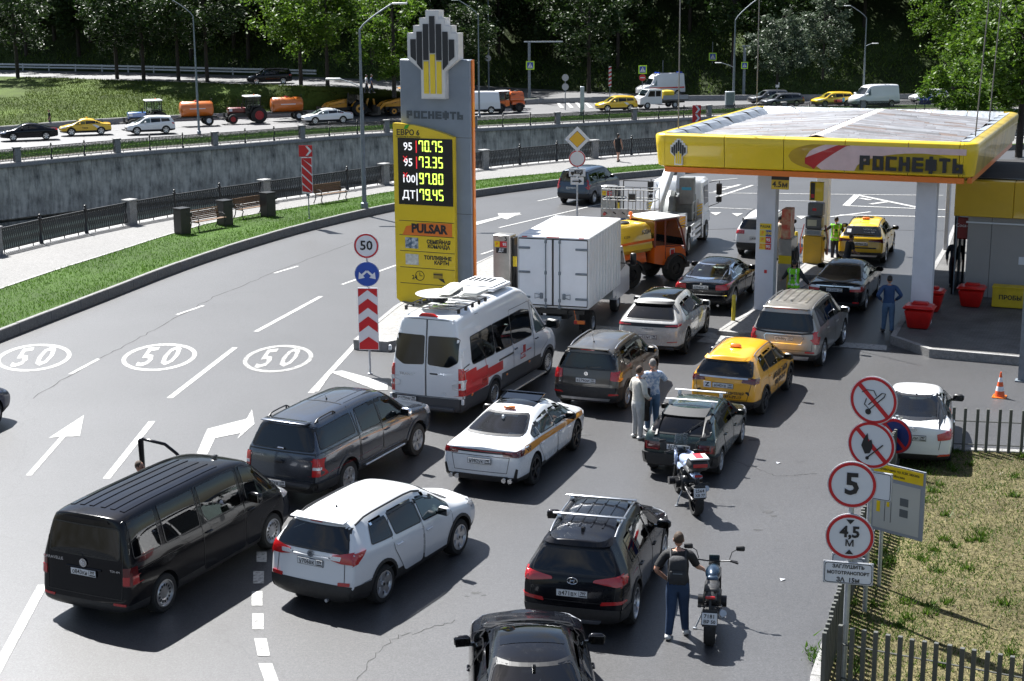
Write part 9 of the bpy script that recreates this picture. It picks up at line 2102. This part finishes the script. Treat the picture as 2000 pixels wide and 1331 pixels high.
def small_post(label, px, py, top, signs, z=-1.9, rr=.05):
 g = at(px, py, z); H_ = zof(g, px, top)-z; r = thing('road_sign', label, 'road sign', tuple(g), 0); m = MB(); m.cyl((0, 0, 0), (0, 0, H_), rr, n=8); m.build('post', greyp, r)
 for kind, yy in signs:
  zz = zof(g, px, yy)-z
  if kind == 'cross': cross_sign(r, g, 0, px, yy, .95, z)
  if kind == 'noentry': o = disc(r, zz, .38, redp, y=-.1); m = MB(); m.box((0, -.11, zz), (.5, .012, .12)); m.build('bar', whites, o)
  if kind == 'disc': disc(r, zz, .36, BK, y=-.1)
  if kind == 'white': m = MB(); m.box((0, -.1, zz), (.4, .02, .55)); m.build('sign_plate', whites, r)
  if kind == 'striped':
   m = MB(); m.box((0, -.1, zz), (.32, .03, 2.4)); o = m.build('striped_board', whites, r); m = MB()
   for k in range(5): m.prism([(-.16, zz-1.15+k*.48), (.16, zz-1.0+k*.48), (.16, zz-.78+k*.48), (-.16, zz-.93+k*.48)], -.125, -.117, 'y')
   m.build('stripe', redp, o)
  if kind == 'chev': m = MB(); m.box((0, -.1, zz), (.8, .03, .8)); o = m.build('chevron_board', redp, r); m = MB(); m.prism([(-.15, zz-.35), (.05, zz-.35), (.33, zz), (.05, zz+.35), (-.15, zz+.35), (.12, zz)], -.13, -.116, 'y'); m.build('chevron', whites, o)
 return r
small_post('crossing sign over a no entry disc by the ambulance', 1254, 200, 128, (('cross', 136), ('noentry', 152)))
small_post('two stacked round signs seen from behind, left of the yellow taxi', 1104, 215, 148, (('disc', 152), ('disc', 170))); small_post('stacked round signs seen from behind on a post near the orange sweeper', 986, 165, 118, (('disc', 120), ('disc', 135), ('disc', 150)))
small_post('red and white striped post left of the ambulance', 1191, 192, 132, (('striped', 150),)); small_post('crossing sign on a thin post left of the tall lamp post', 1390, 182, 82, (('cross', 111),)); small_post('thin plain post behind the ambulance', 1294, 185, 118, ())
small_post('white square sign on a post by the dark cars', 1517, 205, 160, (('white', 166),)); small_post('thin plain sign post beside the grass slope', 1623, 180, 136, (('white', 142),)); small_post('red chevron boards at the left end of the canopy roof', 1360, 240, 205, (('chev', 214), ('chev', 231))); small_post('blue and red sign post right of the pylon lamps', 954, 190, 100, (('disc', 114),))
g = at(1137, 228, -1.9); r = thing('info_totem', 'grey upright totem slab on the far pavement', 'totem', tuple(g), 0); m = MB(); m.box((0, 0, 1.5), (.42, .2, 3.0), bev=.03); m.build('slab', steel, r, 40); m = MB(); m.box((0, 0, .05), (.6, .35, .1)); m.build('foot', dark, r)
g = at(1425, 212, -1.9); r = thing('control_cabinet', 'grey electrical cabinet at the foot of the tall lamp post', 'cabinet', tuple(g), 0); m = MB(); m.box((0, 0, .9), (1.0, .5, 1.8), bev=.03); m.build('casing', steel, r, 40); m = MB(); m.box((0, -.26, .9), (.8, .02, 1.5)); m.build('door', greyp, r)
g = at(1807, 212, -1.9) ; g = at(1806, 215, -1.9); r = thing('road_sign', 'blue direction sign beyond the canopy roof', 'road sign', tuple(g), 0); m = MB(); m.box((0, 0, 1.0), (1.2, .05, .9)); m.build('sign_face', blue, r); text('⟲' if 0 else 'D', face((0, -.04, 1.0)), .8, whites, r); m = MB(); m.cyl((0, .05, 0), (0, .05, 1.4), .05, n=8); m.build('post', greyp, r)
# guard rail along the upper road
gr = link('guard_rail', None); tag(gr, 'grey steel guard rail on the upper road behind the left trees', 'guard rail'); GM = {}
Lg = [p*.5+q*.5+V((0, -.2, 0)) for p, q in zip(btop, hfoot)]; Lg = off(hfoot, -.6)
for (p, t), (q, _) in zip(walk_line(Lg, 4.), walk_line(Lg, 4.)[1:]):
 if not (-72 < p.x < -25): continue
 if not GM:
  m = MB(); m.box((2, 0, .75), (3.98, .05, .22), bev=.01); m.box((2, 0, .42), (3.98, .05, .18), bev=.01); GM[0] = m.mesh('rail_beam', steel); m = MB(); m.box((0, .06, .45), (.14, .12, .9)); GM[1] = m.mesh('rail_post', steel)
 a = atan2((q-p).y, (q-p).x); link('rail_beam', GM[0], gr, p, a); link('rail_post', GM[1], gr, p, a)
# thin steel cables rising from the canopy roof
for i, (px, py) in enumerate(((1325, 256), (1478, 208), (1904, 272), (1932, 232))):
 p = at(px, py, 5.95); r = thing('roof_mast', ('thin mast at the front left corner of the canopy roof', 'thin mast at the rear left corner of the canopy roof', 'thin mast at the front right corner of the canopy roof', 'thin mast at the rear right corner of the canopy roof')[i], 'mast', (p.x, p.y, 5.7), 0)
 m = MB(); m.cyl((0, 0, .05), (-.02 if i < 2 else .4, .2, 9), .022, .018, 8); m.build('rod', mat('mast_grey', (.16, .15, .14), .5), r, 40); m = MB(); m.lathe([(.08, 0), (.08, .06), (.03, .12)], 10); m.build('mast_foot', dark, r, 40)
# vehicles beyond the river (nose to the left)
wp_, bp_ = MATS['white_paint'], MATS['black_metallic']
def far(kind, name, label, cat, px, py, yaw, mt, L, W_, H_, WB, ro, z=-1.9, **k):
 g = at(px, py, z); c = mk(kind, L, W_, H_, WB, ro, **k); r, bv = car(name, label, cat, (g.x, g.y, z), -radians(yaw), c, mt, detail=1)
 lamp(r, bv, 'tail_lamp', redlamp, [('B', rpoly([(.5, .85), (.5, 1.0), (.85, 1.02), (.85, .85)], .02)), ('R', rpoly([(-WB/2-ro+.05, .86), (-WB/2-ro+.1, 1.0), (-WB/2-ro+.35, 1.0), (-WB/2-ro+.3, .88)], .02))], .012, cell=.2)
 headlamps(r, bv, c, .66 if kind == 's' else .76, .4, .13); m = MB(); patch(m, bv, rpoly([(-.5, .5), (.5, .5), (.45, .62), (-.45, .62)], .02), 'F', .012, .2); m.build('grille', dark, r)
 plate(r, 'о118ту 799', (0, WB/2+L-WB-ro+.02, .42), ny=1); return r, bv
YW = -118
far('s', 'black_saloon', 'black saloon at the left edge of the far road, ahead of a yellow taxi', 'car', 57, 273, -112, bp_, 4.8, 1.82, 1.46, 2.75, 1.05)
r, bv = far('s', 'yellow_taxi', 'yellow saloon taxi with white side mark, between two cars on the far road', 'taxi', 167, 263, -112, YP2, 4.4, 1.74, 1.47, 2.6, .95)
m = MB(); m.box((0, -.2, topz(bv, 0, -.2)+.05), (.5, .16, .09), bev=.03); m.build('roof_light', YP2, r)
for v in 'LR': panel(r, bv, 'side_mark', whites, [(-1.5, .55), (-.9, .9), (-.55, .95), (-1.1, .5)], v, .012, .3); side_text(r, bv, 'Такси', .1, .66, .2, ink, .9, 1 if v == 'R' else -1)
far('h', 'white_suv', 'white suv with dark roof beside the blue tractor', 'car', 293, 261, -114, wp_, 4.3, 1.79, 1.63, 2.61, .9)
far('s', 'white_saloon', 'white saloon passing the yellow digger on the far road', 'car', 638, 241, -114, wp_, 4.85, 1.86, 1.47, 2.8, 1.1)
far('h', 'black_suv', 'black suv in shade on the upper road among the trees', 'car', 527, 164, -100, bp_, 4.65, 1.88, 1.66, 2.8, .95, z=1.08)
far('h', 'dark_suv', 'dark suv on the far road partly hidden behind the pylon lamp', 'car', 868, 192, -95, bp_, 4.6, 1.88, 1.7, 2.7, .95, z=-1.3)
r, bv = far('h', 'yellow_taxi', 'yellow crossover taxi driving left near the crossing', 'taxi', 1203, 217, -108, YP2, 4.35, 1.8, 1.6, 2.6, .9)
for v in 'LR': panel(r, bv, 'side_mark', whites, [(-1.5, .55), (-.9, .9), (-.55, .95), (-1.1, .5)], v, .012, .3)
far('h', 'dark_grey_suv', 'dark grey estate car, rear one of the dark pair by the canopy', 'car', 1500, 203, -112, paint('slate_paint', (.05, .055, .065), .4), 4.7, 1.86, 1.55, 2.75, 1.0); far('h', 'dark_grey_suv', 'dark grey estate car, nearer one of the dark pair by the canopy', 'car', 1525, 209, -112, MATS['slate_paint'], 4.8, 1.88, 1.5, 2.8, 1.1)
r, bv = far('h', 'orange_yellow_taxi', 'orange yellow taxi with red and blue advert on its side', 'taxi', 1625, 208, -108, YP2, 4.6, 1.84, 1.58, 2.7, 1.0)
for v in 'LR': panel(r, bv, 'advert', mat('red_film', (.55, .015, .02)), [(-.7, .45), (.3, .45), (.3, .8), (-.7, .8)], v, .012, .3); panel(r, bv, 'advert', mat('blue_label', (.02, .25, .4)), [(-1.0, .5), (-.72, .45), (-.72, .95), (-1.0, .95)], v, .012, .3)
far('h', 'white_car', 'white car half hidden by the tree right of the white van', 'car', 1812, 200, -112, wp_, 4.4, 1.8, 1.5, 2.6, .95)
VK = dict(hz=1.35, nz=1.1, bz=1.35, br=1.4, rend=.12, rw=.82, kr=.2, tap=(.98, .82), wst=1.0, cow=1.75, mirs=1.3)
def farvan(label, px, py, yaw, L, H_, WB, z=-1.9, full=False, name='white_van'):
 g = at(px, py, z); k = dict(VK); c = mk('h', L, 2.0, H_, WB, 1.1, tr=.35, **k); c['win'] = [(.95, 1.7, 0, 0, .0, H_-2.15)]+([(-2.4, .8, 0, 0, .1, H_-2.2)] if full else []); c['doors'] = []; c['mirp'] = (1.6, 1.35); c['ws'] = (1.4, 2.1, .8, .66); c['rg'] = (1.45, 2.05, .75, .7)
 r, bv = car(name, label, 'van', (g.x, g.y, z), -radians(yaw), c, MATS['van_white'], detail=1); headlamps(r, bv, c, .85, .4, .18); return r, bv
r, bv = farvan('white high-roof ambulance with red stripe and blue beacons near the crossing', 1290, 188, -112, 5.9, 2.75, 3.6, name='ambulance')
for v in 'LR': panel(r, bv, 'red_stripe', mat('red_film'), [(-2.7, .95), (2.0, .95), (2.0, 1.12), (-2.7, 1.12)], v, .012, .4)
for y in (.5, -2.5): m = MB(); m.box((0, y, 2.78), (1.2, .2, .12), bev=.03); m.build('beacon', mat('beacon_blue', (.02, .08, .6), .2), r)
farvan('white panel van parked by the grass slope', 1705, 209, -112, 5.5, 2.4, 3.4)
r, bv = farvan('white van hidden behind the right edge of the price pylon', 925, 222, -112, 5.2, 2.3, 3.2)
# small double cab truck
g = at(1292, 211, -1.9); r = thing('pickup_truck', 'white double cab truck with dropside bed and yellow crate near the ambulance', 'truck', (g.x, g.y, -1.9), radians(110)); wm = MATS['van_white']
m = MB(); m.prism([(.4, .5), (.4, 2.05), (1.9, 2.05), (2.45, 1.35), (2.95, 1.15), (3.0, .5)], -.95, .95, 'x'); m.build('cab', wm, r, 30)
for s in (-1, 1):
 for a, b in ((.55, 1.15), (1.25, 2.1)): m = MB(); m.prism([(a, 1.3), (a, 1.9), (min(b, 1.85), 1.9), (b, 1.3)], s*.955-.006, s*.955+.006, 'x'); m.build('side_window', glass, r)
 bwheel(r, s*.82, -1.2, .36, .22, 'plain', steel); bwheel(r, s*.85, 2.1, .36, .22, 'plain', steel); m = MB(); m.box((s*.98, -1.2, 1.15), (.05, 3.0, .45)); m.build('side_board', mat('board_grey', (.1,)*3), r)
m = MB(); m.box((0, -1.2, .9), (1.9, 3.1, .1)); m.box((0, -2.72, 1.15), (1.9, .05, .45)); m.box((0, 0, .62), (.7, 5.2, .2)); m.build('bed', dark, r); m = MB(); m.prism([(1.93, 1.98), (2.42, 1.4), (2.46, 1.4), (1.97, 1.98)], -.85, .85, 'x'); m.build('windscreen', glass2, r)
r2 = thing('crate', 'yellow covered crate on the bed of the white truck', 'crate', (g.x, g.y, -.95), radians(110)); m = MB(); m.box((0, -.5, .45), (1.5, 1.3, .9), bev=.08); m.build('crate_body', mat('crate_yellow', (.7, .5, .02), .5), r2)
# tractors and diggers
g = at(305, 246, -1.9); a = radians(112)
T1 = at(300, 250, -1.9); tractor('blue tractor with white cab roof towing an orange tank on the far road', (T1.x, T1.y, -1.9), a, ('tractor_blue', (.02, .12, .38)), white, 'old tractors beyond the river'); T2 = at(385, 245, -1.9); tank_trailer('orange tank trailer behind the blue tractor', (T2.x, T2.y, -1.9), a, 'orange tank trailers beyond the river')
T1 = at(492, 240, -1.9); tractor('dark red tractor with red wheels towing an orange tank on the far road', (T1.x, T1.y, -1.9), a, ('tractor_red', (.16, .012, .016)), mat('wheel_red', (.30, .012, .015), .5), 'old tractors beyond the river'); T2 = at(561, 235, -1.9); tank_trailer('orange tank trailer behind the dark red tractor', (T2.x, T2.y, -1.9), a, 'orange tank trailers beyond the river')
T1 = at(688, 226, -1.9); backhoe('yellow digger with backhoe behind the white saloon', (T1.x, T1.y, -1.9), a); T1 = at(795, 224, -1.9); backhoe('yellow digger with lowered bucket just left of the price pylon', (T1.x, T1.y, -1.9), a)
T1 = at(993, 219, -1.9); municipal('utility_vehicle', 'small orange municipal tractor with orange tank on the far road', (T1.x, T1.y, -1.9), a, paint('tank_orange2', (.62, .12, .01)), None)
# blue car cut by the left frame edge
g = at(-30, 850); c = mk('s', 4.6, 1.8, 1.45, 2.7, 1.0); r, bv = car('dark_blue_saloon', 'dark blue car cut by the left edge of the picture', 'car', (g.x-1.25, g.y-.3, 0), -radians(20), c, paint('dark_blue_paint', (.012, .02, .05), .4))
# litter and manhole details on the asphalt
for px, py in ((1528, 1133), (1700-180, 905)):
 g = at(px, py, .01); r = thing('litter', 'small scrap of white paper on the asphalt right of the motorcycles' if px == 1528 else 'tiny pale scrap on the asphalt beside the green hatchback', 'litter', tuple(g), .4); m = MB(); m.add([(-.05, -.03, 0), (.05, -.02, .02), (.06, .03, 0), (-.04, .03, .03)], [(0, 1, 2), (0, 2, 3)]); m.build('paper', whites, r)
